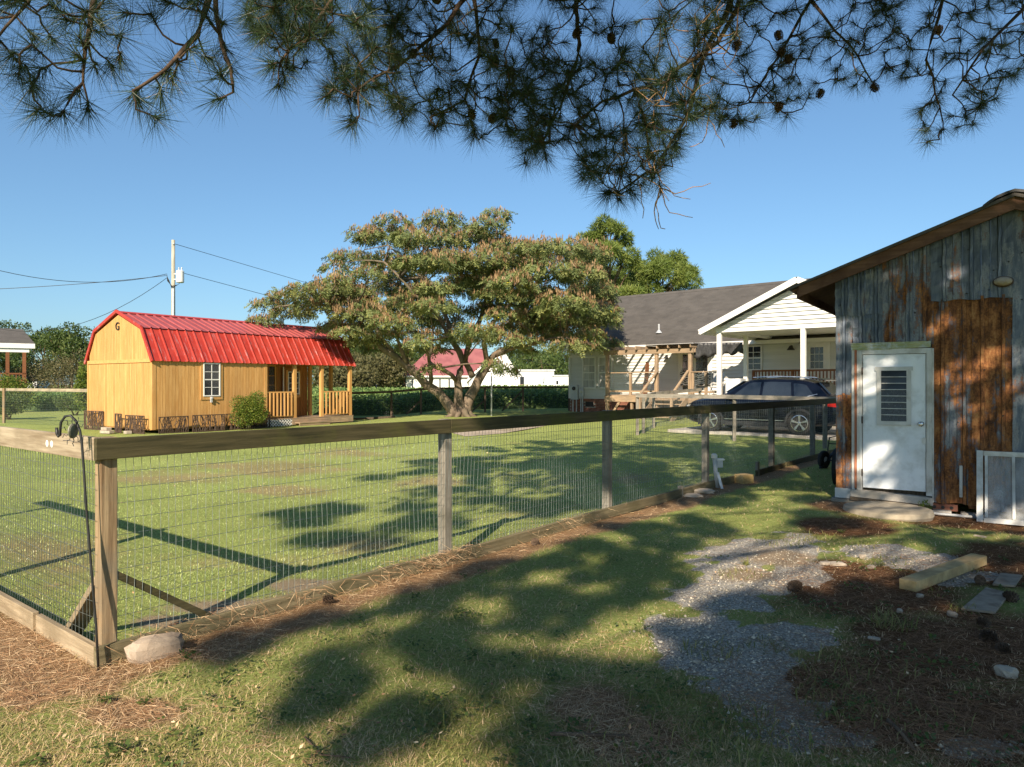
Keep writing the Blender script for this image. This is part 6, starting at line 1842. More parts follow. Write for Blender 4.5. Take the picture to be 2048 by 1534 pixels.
# foliage higher up and behind: the boughs that throw their shade on the near grass and on the shed
TAN = math.tan(SUN_EL)
SHADE = [  # photograph pixel of the shaded spot on the ground, radius in metres, tufts
    (480, 1290, .22, 7), (640, 1250, .25, 8), (700, 1330, .28, 12), (640, 1390, .22, 9), (760, 1240, .25, 8), (830, 1260, .28, 10), (900, 1190, .4, 14), (1000, 1140, .4, 14), (900, 1290, .3, 10), (1050, 1230, .45, 18), (1150, 1180, .55, 24), (1260, 1160, .5, 20), (1000, 1310, .35, 14), (900, 1350, .28, 12), (850, 1420, .22, 10), (780, 1470, .2, 9), (1080, 1380, .35, 18), (1180, 1320, .4, 18), (1200, 1420, .35, 18), (1130, 1490, .3, 14), (1270, 1380, .3, 16), (1300, 1460, .35, 20), (1000, 1470, .2, 7), (560, 1470, .16, 4), (1380, 1500, .4, 26), (1420, 1400, .4, 22), (1350, 1290, .35, 14), (1440, 1280, .4, 18), (1520, 1220, .4, 20), (1560, 1300, .45, 26), (1650, 1220, .45, 22), (1700, 1330, .5, 34), (1560, 1420, .5, 34), (1700, 1460, .55, 44), (1850, 1400, .6, 50), (1850, 1280, .6, 40), (2000, 1300, .6, 44), (2000, 1180, .7, 44), (1980, 1460, .6, 50), (1560, 1500, .4, 28), (1820, 1500, .5, 40), (2100, 1400, .8, 50), (2150, 1230, .8, 50), (1960, 1100, .6, 34), (1760, 1190, .35, 12),
    (1250, 1052, .35, 12), (1330, 1085, .35, 12), (1180, 1095, .3, 10), (1400, 1040, .3, 10), (1120, 1120, .3, 9), (1290, 1120, .35, 12),
    (1300, 1060, .35, 8), (1450, 1005, .35, 8), (1590, 1030, .5, 16), (1640, 1040, .5, 16), (1590, 970, .6, 22), (1420, 1060, .3, 8), (1650, 1000, .5, 16)]
# broad shade on the lawn inside the fence: ellipses in photograph pixels on the ground
LAWN_SHADE = [(650, 1033, 70, 26), (760, 1015, 100, 20), (800, 1045, 90, 18), (690, 1082, 110, 10), (820, 950, 70, 14), (900, 930, 90, 22), (900, 985, 90, 22), (1040, 985, 130, 40), (1060, 930, 160, 34), (1250, 940, 190, 52), (1100, 893, 150, 12), (1300, 892, 260, 16), (1480, 905, 180, 20), (1520, 940, 110, 30), (1400, 985, 90, 18), (1600, 895, 90, 26), (1180, 1010, 60, 14)]
for (cx, cy, rx, ry) in LAWN_SHADE:
    Yc = CAM_H * F / (cy - 767); ra, rb = rx * Yc / F, ry * Yc * Yc / (CAM_H * F)
    for _ in range(max(3, int((5.0 if cx < 1000 else 9.0) * ra * rb))):
        a = g.uniform(0, 6.283); u = math.sqrt(g.random())
        gpos = G(cx, cy) + Vector((math.cos(a) * ra * u + Yc * 0, math.sin(a) * rb * u, 0))
        gpos.x = (cx + math.cos(a) * rx * u - 1024) / F * gpos.y
        if gpos.y < 4: continue
        SHADE.append((1024 + F * gpos.x / gpos.y, 767 + F * CAM_H / gpos.y, g.uniform(0.25, 0.5), 6))
LIT = [(1545, 1112, 155, 48), (1455, 1150, 60, 22), (1620, 1130, 50, 24), (1720, 1115, 120, 22), (1500, 1032, 90, 12), (1092, 1157, 40, 16), (1185, 1175, 40, 16), (957, 1210, 40, 16), (998, 1222, 40, 16), (676, 1268, 50, 18), (781, 1245, 40, 14), (881, 1386, 60, 26), (863, 1345, 50, 18), (1027, 1286, 70, 18), (1133, 1298, 70, 20), (1232, 1280, 60, 20), (1290, 1290, 60, 30), (588, 1474, 80, 40), (828, 1495, 50, 24), (969, 1433, 60, 26), (1050, 1375, 50, 20), (969, 1505, 60, 20), (763, 1327, 40, 20), (400, 1400, 160, 60), (150, 1400, 250, 90), (480, 1230, 120, 14), (560, 1360, 40, 30), (1440, 1180, 40, 14), (1800, 1105, 70, 14), (1650, 1265, 26, 10), (1840, 1030, 50, 14), (1040, 1100, 80, 10), (1250, 1042, 50, 8), (1440, 950, 40, 6), (1000, 1030, 50, 7)]
LITWALL = [(0.44, 1.93, .20, .24), (0.33, 1.62, .09, .16), (0.56, 0.60, .13, .22), (0.10, 2.45, .13, .26), (0.08, 1.75, .10, .22), (1.78, 1.65, .30, .42), (1.45, 2.0, .13, .35), (2.2, 2.1, .12, .45), (1.32, 2.35, .10, .2), (1.45, 3.05, .10, .2), (1.62, 1.2, .12, .25), (1.72, 2.1, .12, .2)]


def lets_light_through(q):
    """true when this foliage would stand in the way of one of the sun flecks"""
    k = q[2] / TAN; x = q[0] + SH.x * k; y = q[1] + SH.y * k
    if y > 2:
        px, py = 1024 + F * x / y, 767 + F * CAM_H / y
        for (a, b, rx, ry) in LIT:
            if ((px - a) / (rx + 0.07 * F / y)) ** 2 + ((py - b) / (ry + 0.07 * F * CAM_H / y ** 2 * 0.6)) ** 2 < 1: return True
    # where its shade meets the shed front
    ls = Vector((SH.x, SH.y, -TAN)); rel = so - Vector(q); t = rel.dot(SV) / ls.dot(SV)
    h = Vector(q) + ls * t - so
    a_, z_ = h.dot(SU), h.z
    for (a, b, rx, rz) in LITWALL:
        if ((a_ - a) / (rx + 0.19)) ** 2 + ((z_ - b) / (rz + 0.16)) ** 2 < 1: return True
    return False


for (px, py, r_, n_t) in SHADE:
    c = np.array(G(px, py)); h0 = g.uniform(4.4, 7.0)
    Yc = CAM_H * F / (py - 767)
    if Yc > 8: h0 = g.uniform(5.6, 7.6)
    for _ in range(int(n_t * (3.8 if py > 1070 else 4.0))):
        a = g.uniform(0, 6.283); rad = r_ * math.sqrt(g.random())
        h = h0 + g.normal(0, 0.35)
        q = c + np.array([rad * math.cos(a), rad * math.sin(a), 0]) - np.array(SH) * (h / TAN) + np.array([0, 0, h])
        if q[1] > 0.3:
            qx, qy = topx(q[0], q[1], q[2])
            if -80 < qx < 2130 and qy > -80: continue
        tufts.append(q - opv)
# shade over the shed front: spots on the wall (along, up), radius, tufts
WALLSHADE = [(0.3, 0.9, .22, 10), (0.15, 1.5, .2, 8), (0.7, 2.5, .3, 18), (0.95, 2.85, .35, 20), (0.35, 2.5, .2, 9), (0.75, 1.75, .22, 12), (0.95, 1.3, .3, 18), (0.6, 1.15, .22, 12), (0.95, 0.75, .25, 14), (0.42, 0.55, .14, 5), (1.0, 2.1, .25, 12), (1.4, 2.6, .4, 26), (1.85, 3.2, .5, 34), (1.4, 3.2, .4, 26), (1.3, 1.9, .3, 14), (1.85, 2.45, .3, 14), (2.2, 2.6, .4, 18), (2.2, 1.8, .3, 8), (1.45, 1.2, .25, 9), (1.75, 0.8, .35, 18), (1.35, 0.5, .3, 16), (2.0, 0.5, .4, 22), (1.0, 0.3, .25, 12), (1.95, 1.35, .18, 5), (1.6, 1.75, .2, 6), (2.6, 1.2, .7, 40), (2.8, 2.6, .8, 50), (1.3, 3.6, .4, 20), (0.3, 3.0, .25, 8)]
for (a_, z_, r_, n_t) in WALLSHADE:
    c = np.array(so) + np.array(SU) * a_ + np.array([0, 0, z_])
    h0 = g.uniform(5.6, 7.6)
    for _ in range(int(n_t * 9)):
        u = g.normal(0, 1, 3); u = u / np.linalg.norm(u) * r_ * g.random() ** 0.4
        h = max(z_ + 1.2, h0 + g.normal(0, 0.3)); k_ = (h - z_) / TAN
        q = c + u - np.array(SH) * k_ + np.array([0, 0, h - z_])
        if q[1] > 0.3:
            qx, qy = topx(q[0], q[1], q[2])
            if -80 < qx < 2130 and qy > -80: continue
        tufts.append(q - opv)
def in_view(q):
    if q[1] < 0.5: return False
    qx, qy = topx(q[0], q[1], q[2])
    return -60 < qx < 2110 and qy > -60


# sprays that catch the sun: nothing hangs in front of them on the sunny side
sunny = [t for t in tufts[:n_vis] if in_view(t + opv) and (470 < topx(*(t + opv))[0] < 740 or 1310 < topx(*(t + opv))[0] < 1400)]
sunny = np.array(sunny)[::3]


def blocks_spray(q):
    r = q - sunny; a = r @ ts; dist = np.linalg.norm(r - a[:, None] * ts, axis=1)
    return bool(np.any((a > 0.5) & (dist < 0.28)))


tufts = tufts[:n_vis] + [t for t in tufts[n_vis:] if not blocks_spray(t)]
seen = [t for t in tufts[:n_vis] if in_view(t + opv) or not lets_light_through(t + opv)]
tufts = seen + [t for t in tufts[n_vis:] if not lets_light_through(t + opv)]
n_vis = len(seen)
tufts = np.array(tufts)
NT = len(tufts); print('TUFTS', NT, n_vis, n_cov)
# boughs for the upper foliage: each links back towards the trunk
far = tufts[n_vis:]
key = np.round(far / 2.0).astype(int)
for kx in np.unique(key, axis=0):
    sel = far[(key == kx).all(1)]
    if len(sel) < 5: continue
    c = Vector(sel.mean(0)); z_t = max(3.5, min(16, c.z + 0.25 * Vector((c.x, c.y, 0)).length))
    rt_ = Vector((0.08, 0.1, z_t)); md = rt_.lerp(c, 0.55) + Vector((0, 0, 0.3))
    bm.tube([rt_, md, c], [0.036, 0.022, 0.009], 6)
    limbpts += [np.array(md), np.array(md.lerp(c, 0.5)), np.array(c)]
# twigs: every tuft joins the nearest wood, tuft by tuft outwards
limb = np.array(limbpts)
D0 = np.full(NT, 1e9); par = np.zeros((NT, 3)); done = np.zeros(NT, bool)
for i in range(0, len(limb), 50):
    dd = np.linalg.norm(tufts[:, None] - limb[None, i:i + 50], axis=2); j = dd.argmin(1); m_ = dd[np.arange(NT), j]
    up_ = m_ < D0; D0[up_] = m_[up_]; par[up_] = limb[i:i + 50][j[up_]]
axes = np.zeros((NT, 3))
for _ in range(NT):
    i = int(np.argmin(np.where(done, 1e9, D0))); done[i] = True
    a = Vector(par[i]); b = Vector(tufts[i]); L = (b - a).length
    mid = a.lerp(b, 0.5) + Vector(g.normal(0, 0.10 * min(L, 0.8), 3)) - Vector((0, 0, 0.10 * L))
    q1 = a.lerp(mid, 0.55) + Vector(g.normal(0, 0.04 * L, 3)); q2 = mid.lerp(b, 0.55) + Vector(g.normal(0, 0.04 * L, 3))
    r0 = 0.0045 + 0.006 * min(1, L)
    bm.tube([a, q1, mid, q2, b], [r0 * 1.25, r0 * 1.1, r0, r0 * 0.9, 0.0045], 5)
    axes[i] = np.array((b - q2).normalized()) if L > 0.02 else np.array([0, 0, -1.0])
    for e in (np.array(mid), np.array(b)):
        dd = np.linalg.norm(tufts - e, axis=1) + 0.12
        up_ = (dd < D0) & ~done; D0[up_] = dd[up_]; par[up_] = e
tm.build('trunk', BARK, pine, smooth=True)
bm.build('branch', TWIG, pine, smooth=True)
# bare dead twigs
dm = MB()
for px, py, Y in ((1400, 150, 6.0), (1360, 230, 5.9), (1320, 300, 5.8), (1380, 60, 6.1), (1290, 330, 5.8), (1260, 260, 5.8), (1440, 60, 6.2), (860, 80, 5.7), (940, 40, 5.9), (1330, 190, 5.8), (1410, 220, 6.0), (1350, 350, 5.9), (1100, 60, 6.3), (1480, 130, 6.1), (1250, 330, 5.8), (1230, 290, 5.7)):
    q = P(px, py, Y) - OP
    q = Vector(tufts[int(np.argmin(np.linalg.norm(tufts[:n_vis] - np.array(q), axis=1)))])
    for _ in range(4):
        pts = [q]; d = Vector(g.normal(0, 1, 3)); d.z -= 0.6; d.normalize()
        for k in range(6):
            d = (d + Vector(g.normal(0, 0.45, 3))).normalized(); pts.append(pts[-1] + d * 0.075)
        dm.tube(pts, [0.006, 0.006, 0.005, 0.0045, 0.004, 0.0035, 0.003], 4)
tag(dm.build('dead_twigs', surf('dead twig bark', (0.30, 0.17, 0.08), (0.48, 0.31, 0.17), 12, rough=0.85, bump=0.3), pine, smooth=True), kind='stuff')
NPT = 84
vis = np.arange(NT) < n_vis
cnt_n = np.where(vis, NPT, 76)
ti = np.repeat(np.arange(NT), cnt_n)
nn = len(ti)
ax = unit(axes[ti] * 0.9 + np.array([0, 0, -0.15]))
u = rdir(nn, g); pr_ = unit(u - ax * (u * ax).sum(1, keepdims=True))
th = np.abs(g.normal(0.95, 0.42, nn)); th = np.clip(th, 0.08, 2.0)
ND = ax * np.cos(th)[:, None] + pr_ * np.sin(th)[:, None]
ND = unit(ND + np.array([0, 0, -0.12]))
NB_ = tufts[ti] - axes[ti] * (0.07 * g.random(nn))[:, None]
sizej = np.where(vis, 1.0, 1.05)[ti] * (0.85 + 0.3 * g.random(NT))[ti]
NL = (0.185 + 0.055 * g.random(nn)) * sizej
NW = np.where(vis[ti], 0.0033, 0.0075)
tr_ = g.random(NT)[ti] * 0.55 + 0.45 * g.random(nn)
tr_ = np.clip(tr_, 0, 0.97); tr_[g.random(nn) < 0.02] = 1.0
needles('crown', NB_, ND, perp(ND, g), NL, NW, NEEDLE, pine, tr_)


def cone_mesh(name, mat, L=0.10, Rm=0.036, n=64, seed=3):
    gg = random.Random(seed); mb = MB()
    mb.lathe([(0.004, 0), (Rm * 0.6, L * 0.15), (Rm * 0.75, L * 0.4), (Rm * 0.5, L * 0.75), (0.004, L)], (0, 0, 0), 10)
    for k in range(n):
        u = (k + 0.5) / n; a = k * 2.39996; r = Rm * (0.55 + 0.75 * math.sin(math.pi * min(0.97, 0.1 + 0.9 * u)) ** 0.8) * 0.75; z = L * (0.05 + 0.92 * u)
        o = Vector((math.cos(a), math.sin(a), 0)); t_ = Vector((-math.sin(a), math.cos(a), 0)); up = Vector((0, 0, 1))
        b = o * r * 0.45 + up * z; e = o * (r + 0.012) + up * (z + L * 0.05)
        w_ = 0.010
        mb.add([b - t_ * w_ * .6, b + t_ * w_ * .6, e + t_ * w_, e + up * 0.004, e - t_ * w_, e - up * 0.006], [(0, 1, 2, 3, 4), (0, 4, 5, 2, 1)])
    return mb.mesh(name, mat)


CONEM = surf('pine cone scales', (0.055, 0.035, 0.022), (0.15, 0.10, 0.065), 30, rough=0.9, bump=0.2)
cme = cone_mesh('pine_cone', CONEM)
for i, (px, py) in enumerate(((832, 85), (990, 112), (1015, 73), (1043, 108), (952, 239), (967, 232), (1106, 282), (1162, 83), (1214, 64), (1602, 54), (1506, 87), (1573, 207), (1513, 263), (1776, 195), (1954, 37), (1639, 108), (1805, 118), (1299, 313), (1690, 90), (900, 30))):
    q = P(px, py, g.uniform(5.5, 6.3)) - OP
    # hang it on the nearest tuft
    j = int(np.argmin(np.linalg.norm(tufts[:n_vis] - np.array(q), axis=1)))
    q = Vector(tufts[j]) * 0.75 + q * 0.25
    piece('pine_cone', cme, pine, q, (R(180) + g.uniform(-.7, .7), g.uniform(-.7, .7), g.uniform(0, 6)), (0.8, 0.8, 0.85))

# ================================================================ grass, straw, gravel
def ground_samples(n, px0, px1, py0, py1, gg):
    px = gg.uniform(px0, px1, n); py = gg.uniform(py0, py1, n)
    y = CAM_H * F / (py - 767); x = (px - 1024) / F * y
    return x, y


def blocked(x, y):
    b = np.zeros(len(x), bool)
    for o, X, Yv, x0, x1, y0, y1 in ((so, SU, SV, -0.03, 4.4, 0.0, 6.2), (drive.location, HU, HV, -0.05, 14, 0, 5.6), (cab.location, Vector((0.58, 0.815, 0)), Vector((-0.815, 0.58, 0)), 0, CL, 0, CW), (hx0, HU, HV, 0, 21, 0, 9)):
        u = (x - o.x) * X.x + (y - o.y) * X.y; v = (x - o.x) * Yv.x + (y - o.y) * Yv.y
        b |= (u > x0) & (u < x1) & (v > y0) & (v < y1)
    c = shedpt(0.72, -0.62); b |= (x - c.x) ** 2 + (y - c.y) ** 2 < 0.30
    return b


g = np.random.default_rng(404)
x, y = ground_samples(330000, -420, 2480, 880, 1640, g)
st, gr, sa, dr, ins = masks(x, y)
keep = (g.random(len(x)) > np.clip(st * 1.15, 0, 0.93)) & (g.random(len(x)) > np.clip(gr * 1.3, 0, 0.985)) & (g.random(len(x)) > sa * 1.2) & (g.random(len(x)) > dr * 0.5) & ~blocked(x, y)
x, y, st, dr, ins = x[keep], y[keep], st[keep], dr[keep], ins[keep]
n = len(x); z = ground_z(x, y) - 0.004
hgt = np.where(ins, 0.022, 0.033) * (0.6 + 0.9 * g.random(n)) * (1 + 0.8 * (fbm(x, y, 0.8, 61) - 0.45))
az = g.uniform(0, 6.283, n); tilt = np.abs(g.normal(np.where(ins, 0.6, 0.95), 0.38, n))
D = np.stack([np.sin(tilt) * np.cos(az), np.sin(tilt) * np.sin(az), np.cos(tilt)], 1)
B = np.stack([np.cos(az), np.sin(az), -0.5 * np.ones(n)], 1) * (hgt * (0.15 + 0.5 * g.random(n)))[:, None]
S = unit(np.stack([-np.sin(az) + g.normal(0, .3, n), np.cos(az) + g.normal(0, .3, n), np.zeros(n)], 1))
wd = np.maximum(np.where(ins, 0.0030, 0.0036), y * 0.00075) * (0.7 + 0.6 * g.random(n))
hgt = np.maximum(hgt, y * 0.0016)
rnd = np.clip(np.where(ins, 0.04, 0.20) + np.where(ins, 0.42, 0.5) * g.random(n) + 0.55 * (fbm(x, y, 1.3, 71) - 0.35) + 0.35 * dr + 0.25 * st + np.where(g.random(n) < 0.16, 0.35, 0), 0, 1)
pos = np.stack([x, y, z], 1)
for sel, nm, mt in ((~ins, 'grass', GRASSL), (ins, 'lawn_grass', LAWNL)):
    o = strips(nm, pos[sel], D[sel], B[sel], S[sel], hgt[sel], wd[sel], mt, None, rnd[sel])
    tag(o, 'coarse part dry grass outside the wire fence' if nm == 'grass' else 'short mown green lawn inside the wire fence', 'grass', kind='stuff')
# taller weedy tufts on the straw and gravel
wp = []
for (px, py, r_, n_, h_) in ((1785, 1255, .16, 130, .10), (1640, 1075, .3, 150, .07), (1560, 1082, .3, 120, .06), (1700, 1085, .3, 90, .06), (1480, 1150, .2, 70, .05), (1490, 1130, .04, 30, .08), (1420, 1300, .2, 90, .06), (1540, 1290, .15, 60, .05), (1660, 1340, .25, 120, .07), (1700, 1405, .3, 150, .06), (1660, 1400, .2, 90, .06), (1860, 1185, .2, 50, .05), (1790, 1120, .2, 60, .05), (1440, 1440, .3, 150, .08), (1350, 1400, .3, 130, .07), (1640, 1480, .3, 90, .06), (1940, 1140, .1, 30, .07), (1930, 1225, .1, 40, .07), (1500, 1500, .3, 150, .08), (1250, 1500, .3, 120, .07), (870, 1440, .12, 60, .08), (1080, 1310, .1, 40, .08), (1770, 1340, .2, 60, .06), (1820, 1440, .3, 70, .06)):
    c = G(px, py)
    a = g.uniform(0, 6.283, n_); rad = r_ * np.sqrt(g.random(n_))
    wp.append(np.column_stack([c.x + rad * np.cos(a), c.y + rad * np.sin(a), np.full(n_, h_) * (0.5 + g.random(n_))]))
wp = np.concatenate(wp); n = len(wp)
az = g.uniform(0, 6.283, n); tilt = np.abs(g.normal(0.5, 0.35, n))
D = np.stack([np.sin(tilt) * np.cos(az), np.sin(tilt) * np.sin(az), np.cos(tilt)], 1)
B = np.stack([np.cos(az), np.sin(az), -0.6 * np.ones(n)], 1) * (wp[:, 2] * 0.4)[:, None]
o = strips('weeds', np.column_stack([wp[:, :2], ground_z(wp[:, 0], wp[:, 1])]), D, B, unit(np.stack([-np.sin(az), np.cos(az), np.zeros(n)], 1)), wp[:, 2], 0.005 + 0.002 * g.random(n), GRASSL, None, np.clip(0.1 + 0.45 * g.random(n), 0, 1))
tag(o, 'scattered weedy tufts of grass on the pine straw and gravel', 'weeds', kind='stuff')
# clover and plantain leaves among the grass, a few dead leaves
cl_ = []
for _ in range(240):
    px, py = g.uniform(-200, 2300), g.uniform(1060, 1600)
    c = G(px, py)
    if (c.x - FA.x) * FU.x + (c.y - FA.y) * FU.y < 0.4: continue
    n_ = int(g.integers(10, 34)); a = g.uniform(0, 6.283, n_); rad = g.uniform(0.03, 0.13) * np.sqrt(g.random(n_))
    cl_.append(np.column_stack([c.x + rad * np.cos(a), c.y + rad * np.sin(a), 0.012 + 0.03 * g.random(n_)]))
cl_ = np.concatenate(cl_); n = len(cl_); st_c, gr_c, _, _, _ = masks(cl_[:, 0], cl_[:, 1])
cl_ = cl_[gr_c < 0.6]; n = len(cl_)
cl_[:, 2] += ground_z(cl_[:, 0], cl_[:, 1])
D = unit(np.stack([g.normal(0, 1, n), g.normal(0, 1, n), 0.25 + 0.3 * g.random(n)], 1))
o = diamonds('clover', cl_, D, unit(np.cross(D, np.array([0, 0, 1.0]) + 0.3 * g.normal(size=(n, 3)))), 0.016 + 0.022 * g.random(n), 0.012 + 0.012 * g.random(n), BROAD, None, np.clip(0.35 + 0.6 * g.random(n), 0, 1), wide=0.55)
tag(o, 'patches of small broad leaved clover growing in the grass', 'clover', kind='stuff')
x, y = ground_samples(900, -300, 2350, 900, 1600, g); ok = ~blocked(x, y); x, y = x[ok], y[ok]; n = len(x)
D = unit(np.stack([g.normal(0, 1, n), g.normal(0, 1, n), g.normal(0.1, 0.2, n)], 1))
o = diamonds('dead_leaves', np.column_stack([x, y, ground_z(x, y) + 0.02 + 0.015 * g.random(n)]), D, unit(np.cross(D, np.array([0, 0, 1.0]) + 0.3 * g.normal(size=(n, 3)))), np.maximum(0.025, y * 0.003) * (0.8 + 0.6 * g.random(n)), np.maximum(0.014, y * 0.0016), STRAWL, None)
tag(o, 'small dry brown leaves strewn over lawn and grass', 'leaves', kind='stuff')
# fallen needles
x, y = ground_samples(120000, -420, 2480, 985, 1640, g)
st, gr, sa, dr, ins = masks(x, y)
pk = np.clip(st * 1.1, 0.0, 1) ** 1.2 * np.where(ins, 0.25, 1) + np.where(ins, 0.004, 0.028) + gr * 0.03
keep = (g.random(len(x)) < pk) & ~blocked(x, y)
x, y = x[keep], y[keep]; n = len(x)
az = g.uniform(0, 6.283, n); el = g.normal(0.02, 0.14, n)
D = np.stack([np.cos(az) * np.cos(el), np.sin(az) * np.cos(el), np.sin(el)], 1)
S = unit(np.stack([-np.sin(az), np.cos(az), g.normal(0, .5, n)], 1))
o = needles('pine_straw', np.stack([x, y, ground_z(x, y) + 0.006 + 0.022 * g.random(n)], 1), D, S, 0.08 + 0.11 * g.random(n), np.maximum(0.0022, y * 0.00045), STRAWL, None, g.random(n) * (1 - 0.72 * old_litter(x, y)))
tag(o, 'reddish brown fallen pine needles covering the ground', 'pine straw', kind='stuff')
# straw caught on the bottom board
sp_ = []
for (s0, n_, sp2) in ((2.55, 420, 0.33), (3.0, 260, 0.2), (1.4, 120, 0.2), (0.5, 140, 0.25), (5.0, 160, 0.4), (0.9, 80, 0.15)):
    s_ = s0 + g.normal(0, sp2, n_); q = np.array(FA)[None] + np.array(FV)[None] * s_[:, None] + np.array(FU)[None] * (0.02 + 0.12 * g.random(n_))[:, None]
    q[:, 2] = 0.09 + 0.07 * g.random(n_) - 0.06 * (g.random(n_) < 0.35); sp_.append(q)
sp_ = np.concatenate(sp_); n = len(sp_)
D = unit(np.stack([g.normal(0, 1, n), g.normal(0, 1, n), g.normal(-0.35, 0.35, n)], 1))
o = needles('caught_straw', sp_, D, perp(D, g), 0.09 + 0.1 * g.random(n), 0.0028, STRAWL)
tag(o, 'tufts of dry straw caught over the bottom fence boards', 'pine straw', kind='stuff')
# gravel
x, y = ground_samples(60000, 1150, 2150, 1060, 1600, g)
st, gr, sa, dr, ins = masks(x, y)
keep = g.random(len(x)) < np.maximum(gr * 0.72, 0.05 * (blob(x, y, GRAVEL_AT) > 0.12))
x, y = x[keep][:20000], y[keep][:20000]; n = len(x)
r_ = 0.003 + 0.0065 * g.random(n) ** 3 + np.where(g.random(n) < 0.015, 0.010, 0)
oc = np.array([[1, 0, 0], [-1, 0, 0], [0, 1, 0], [0, -1, 0], [0, 0, 1], [0, 0, -1]], float)
v = oc[None] * r_[:, None, None] * (0.7 + 0.6 * g.random((n, 6, 1)))
v[:, :, 2] *= 0.7
aa = g.uniform(0, 6.283, n); ca, sa_ = np.cos(aa)[:, None], np.sin(aa)[:, None]
vx = v[:, :, 0] * ca - v[:, :, 1] * sa_; vy = v[:, :, 0] * sa_ + v[:, :, 1] * ca
v = np.stack([vx + x[:, None], vy + y[:, None], v[:, :, 2] + (ground_z(x, y) + r_ * 0.3)[:, None]], 2)
tri = np.array([[0, 2, 4], [2, 1, 4], [1, 3, 4], [3, 0, 4], [2, 0, 5], [1, 2, 5], [3, 1, 5], [0, 3, 5]])
lp = (tri[None] + 6 * np.arange(n)[:, None, None]).reshape(-1)
GRAVM = leafmat('gravel stones', [(0, (0.24, 0.22, 0.19)), (0.6, (0.56, 0.49, 0.37)), (1, (0.76, 0.69, 0.56))], 0, 0.9, 0.2)
o = npmesh('gravel', v.reshape(-1, 3), np.full(n * 8, 3), lp, GRAVM, None, np.repeat(g.random(n), 8))
tag(o, 'pale crushed gravel scattered over the worn patch', 'gravel', kind='stuff')


# ================================================================ small things
def rock(name, label, cat, pos, dims, seed, mat=STONE, rz=0.0, group=None, rough=0.18):
    gg = np.random.default_rng(seed); mb = MB(); N1, N2 = 14, 9; vs = []
    ph = gg.uniform(0, 6.28, 9)
    for i in range(N2 + 1):
        t = math.pi * i / N2
        for k in range(N1):
            a = 2 * math.pi * k / N1
            d = np.array([math.sin(t) * math.cos(a), math.sin(t) * math.sin(a), math.cos(t)])
            d = np.sign(d) * np.abs(d) ** 0.62
            r = 1 + rough * (math.sin(3 * d[0] + ph[0]) * math.sin(2.5 * d[1] + ph[1]) + 0.6 * math.sin(6 * d[0] + ph[2] + 4 * d[2]) * math.sin(5 * d[1] + ph[3])) + gg.uniform(-0.035, 0.035)
            vs.append((d[0] * r * dims[0] / 2, d[1] * r * dims[1] / 2, d[2] * r * dims[2] / 2 + dims[2] * 0.38))
    fs = [(i * N1 + k, (i + 1) * N1 + k, (i + 1) * N1 + (k + 1) % N1, i * N1 + (k + 1) % N1) for i in range(N2) for k in range(N1)]
    o = mb.add(vs, fs).build(name, mat)
    o.location = (pos.x, pos.y, gzf(pos.x, pos.y)); o.rotation_euler.z = rz
    return tag(o, label, cat, group)


rock('stone', 'long rough tan stone lying against the fence corner board', 'stone', G(312, 1316), (0.33, 0.15, 0.15), 5, rz=R(38), rough=0.12)
for i, (px, py, sx, sy, sz, lab) in enumerate(((1674, 1128, .16, .11, .035, 'flat pale stone on the straw between gravel and timber'), (1651, 1126, .12, .09, .03, 'smaller pale stone touching the flat pale one'), (1724, 1113, .06, .05, .04, 'small white stone above the flat pale ones'), (1742, 1134, .08, .06, .035, 'round grey stone between flat stone and timber'), (1799, 1228, .05, .04, .03, 'tiny white stone in front of the timber end'), (1904, 1236, .07, .05, .04, 'white stone beside the flat paver'), (2013, 1358, .10, .09, .06, 'roundish grey stone on dark straw near the picture edge'), (1960, 1070, .14, .05, .02, 'pale flake lying before the storm window'), (1749, 1282, .07, .04, .02, 'small whitish chip on the straw by a weed tuft'), (1402, 988, .40, .22, .07, 'flat grey stone against the far bottom fence board'), (1385, 995, .3, .2, .05, 'low broken stone beside the short stake'), (1840, 1195, .05, .04, .03, 'tiny pale stone behind the timber beam'), (1395, 1320, .05, .04, .02, 'pale pebble in the shaded gravel'))):
    rock('stone', lab, 'stone', G(px, py), (sx, sy, sz), 40 + i, PALESTONE, rz=0.3 * i, group='loose stones on the ground')
for i, (px, py, s_, lab) in enumerate(((1578, 1184, 1.15, 'brown pine cone lying on the gravel patch'), (1962, 1170, .9, 'dark pine cone behind the timber beam'), (2036, 1207, 1.0, 'pine cone at the edge beside the flat paver'), (1996, 1292, 1.0, 'pine cone in dark straw below the flat paver'), (668, 1212, .85, 'small pine cone beside the near bottom fence board'), (1073, 1090, .9, 'pine cone near the second fence post'), (1955, 1255, .8, 'dark pine cone just under the flat paver'), (1990, 1312, .8, 'half buried pine cone in the straw'))):
    p = G(px, py); o = bpy.data.objects.new('fallen_cone', cme); COL.objects.link(o)
    o.location = (p.x, p.y, gzf(p.x, p.y) + 0.03); o.rotation_euler = (R(85), 0, 1.9 + i * 0.8); o.scale = (s_, s_, s_)
    tag(o, lab, 'pine cone', 'pine cones on the ground')
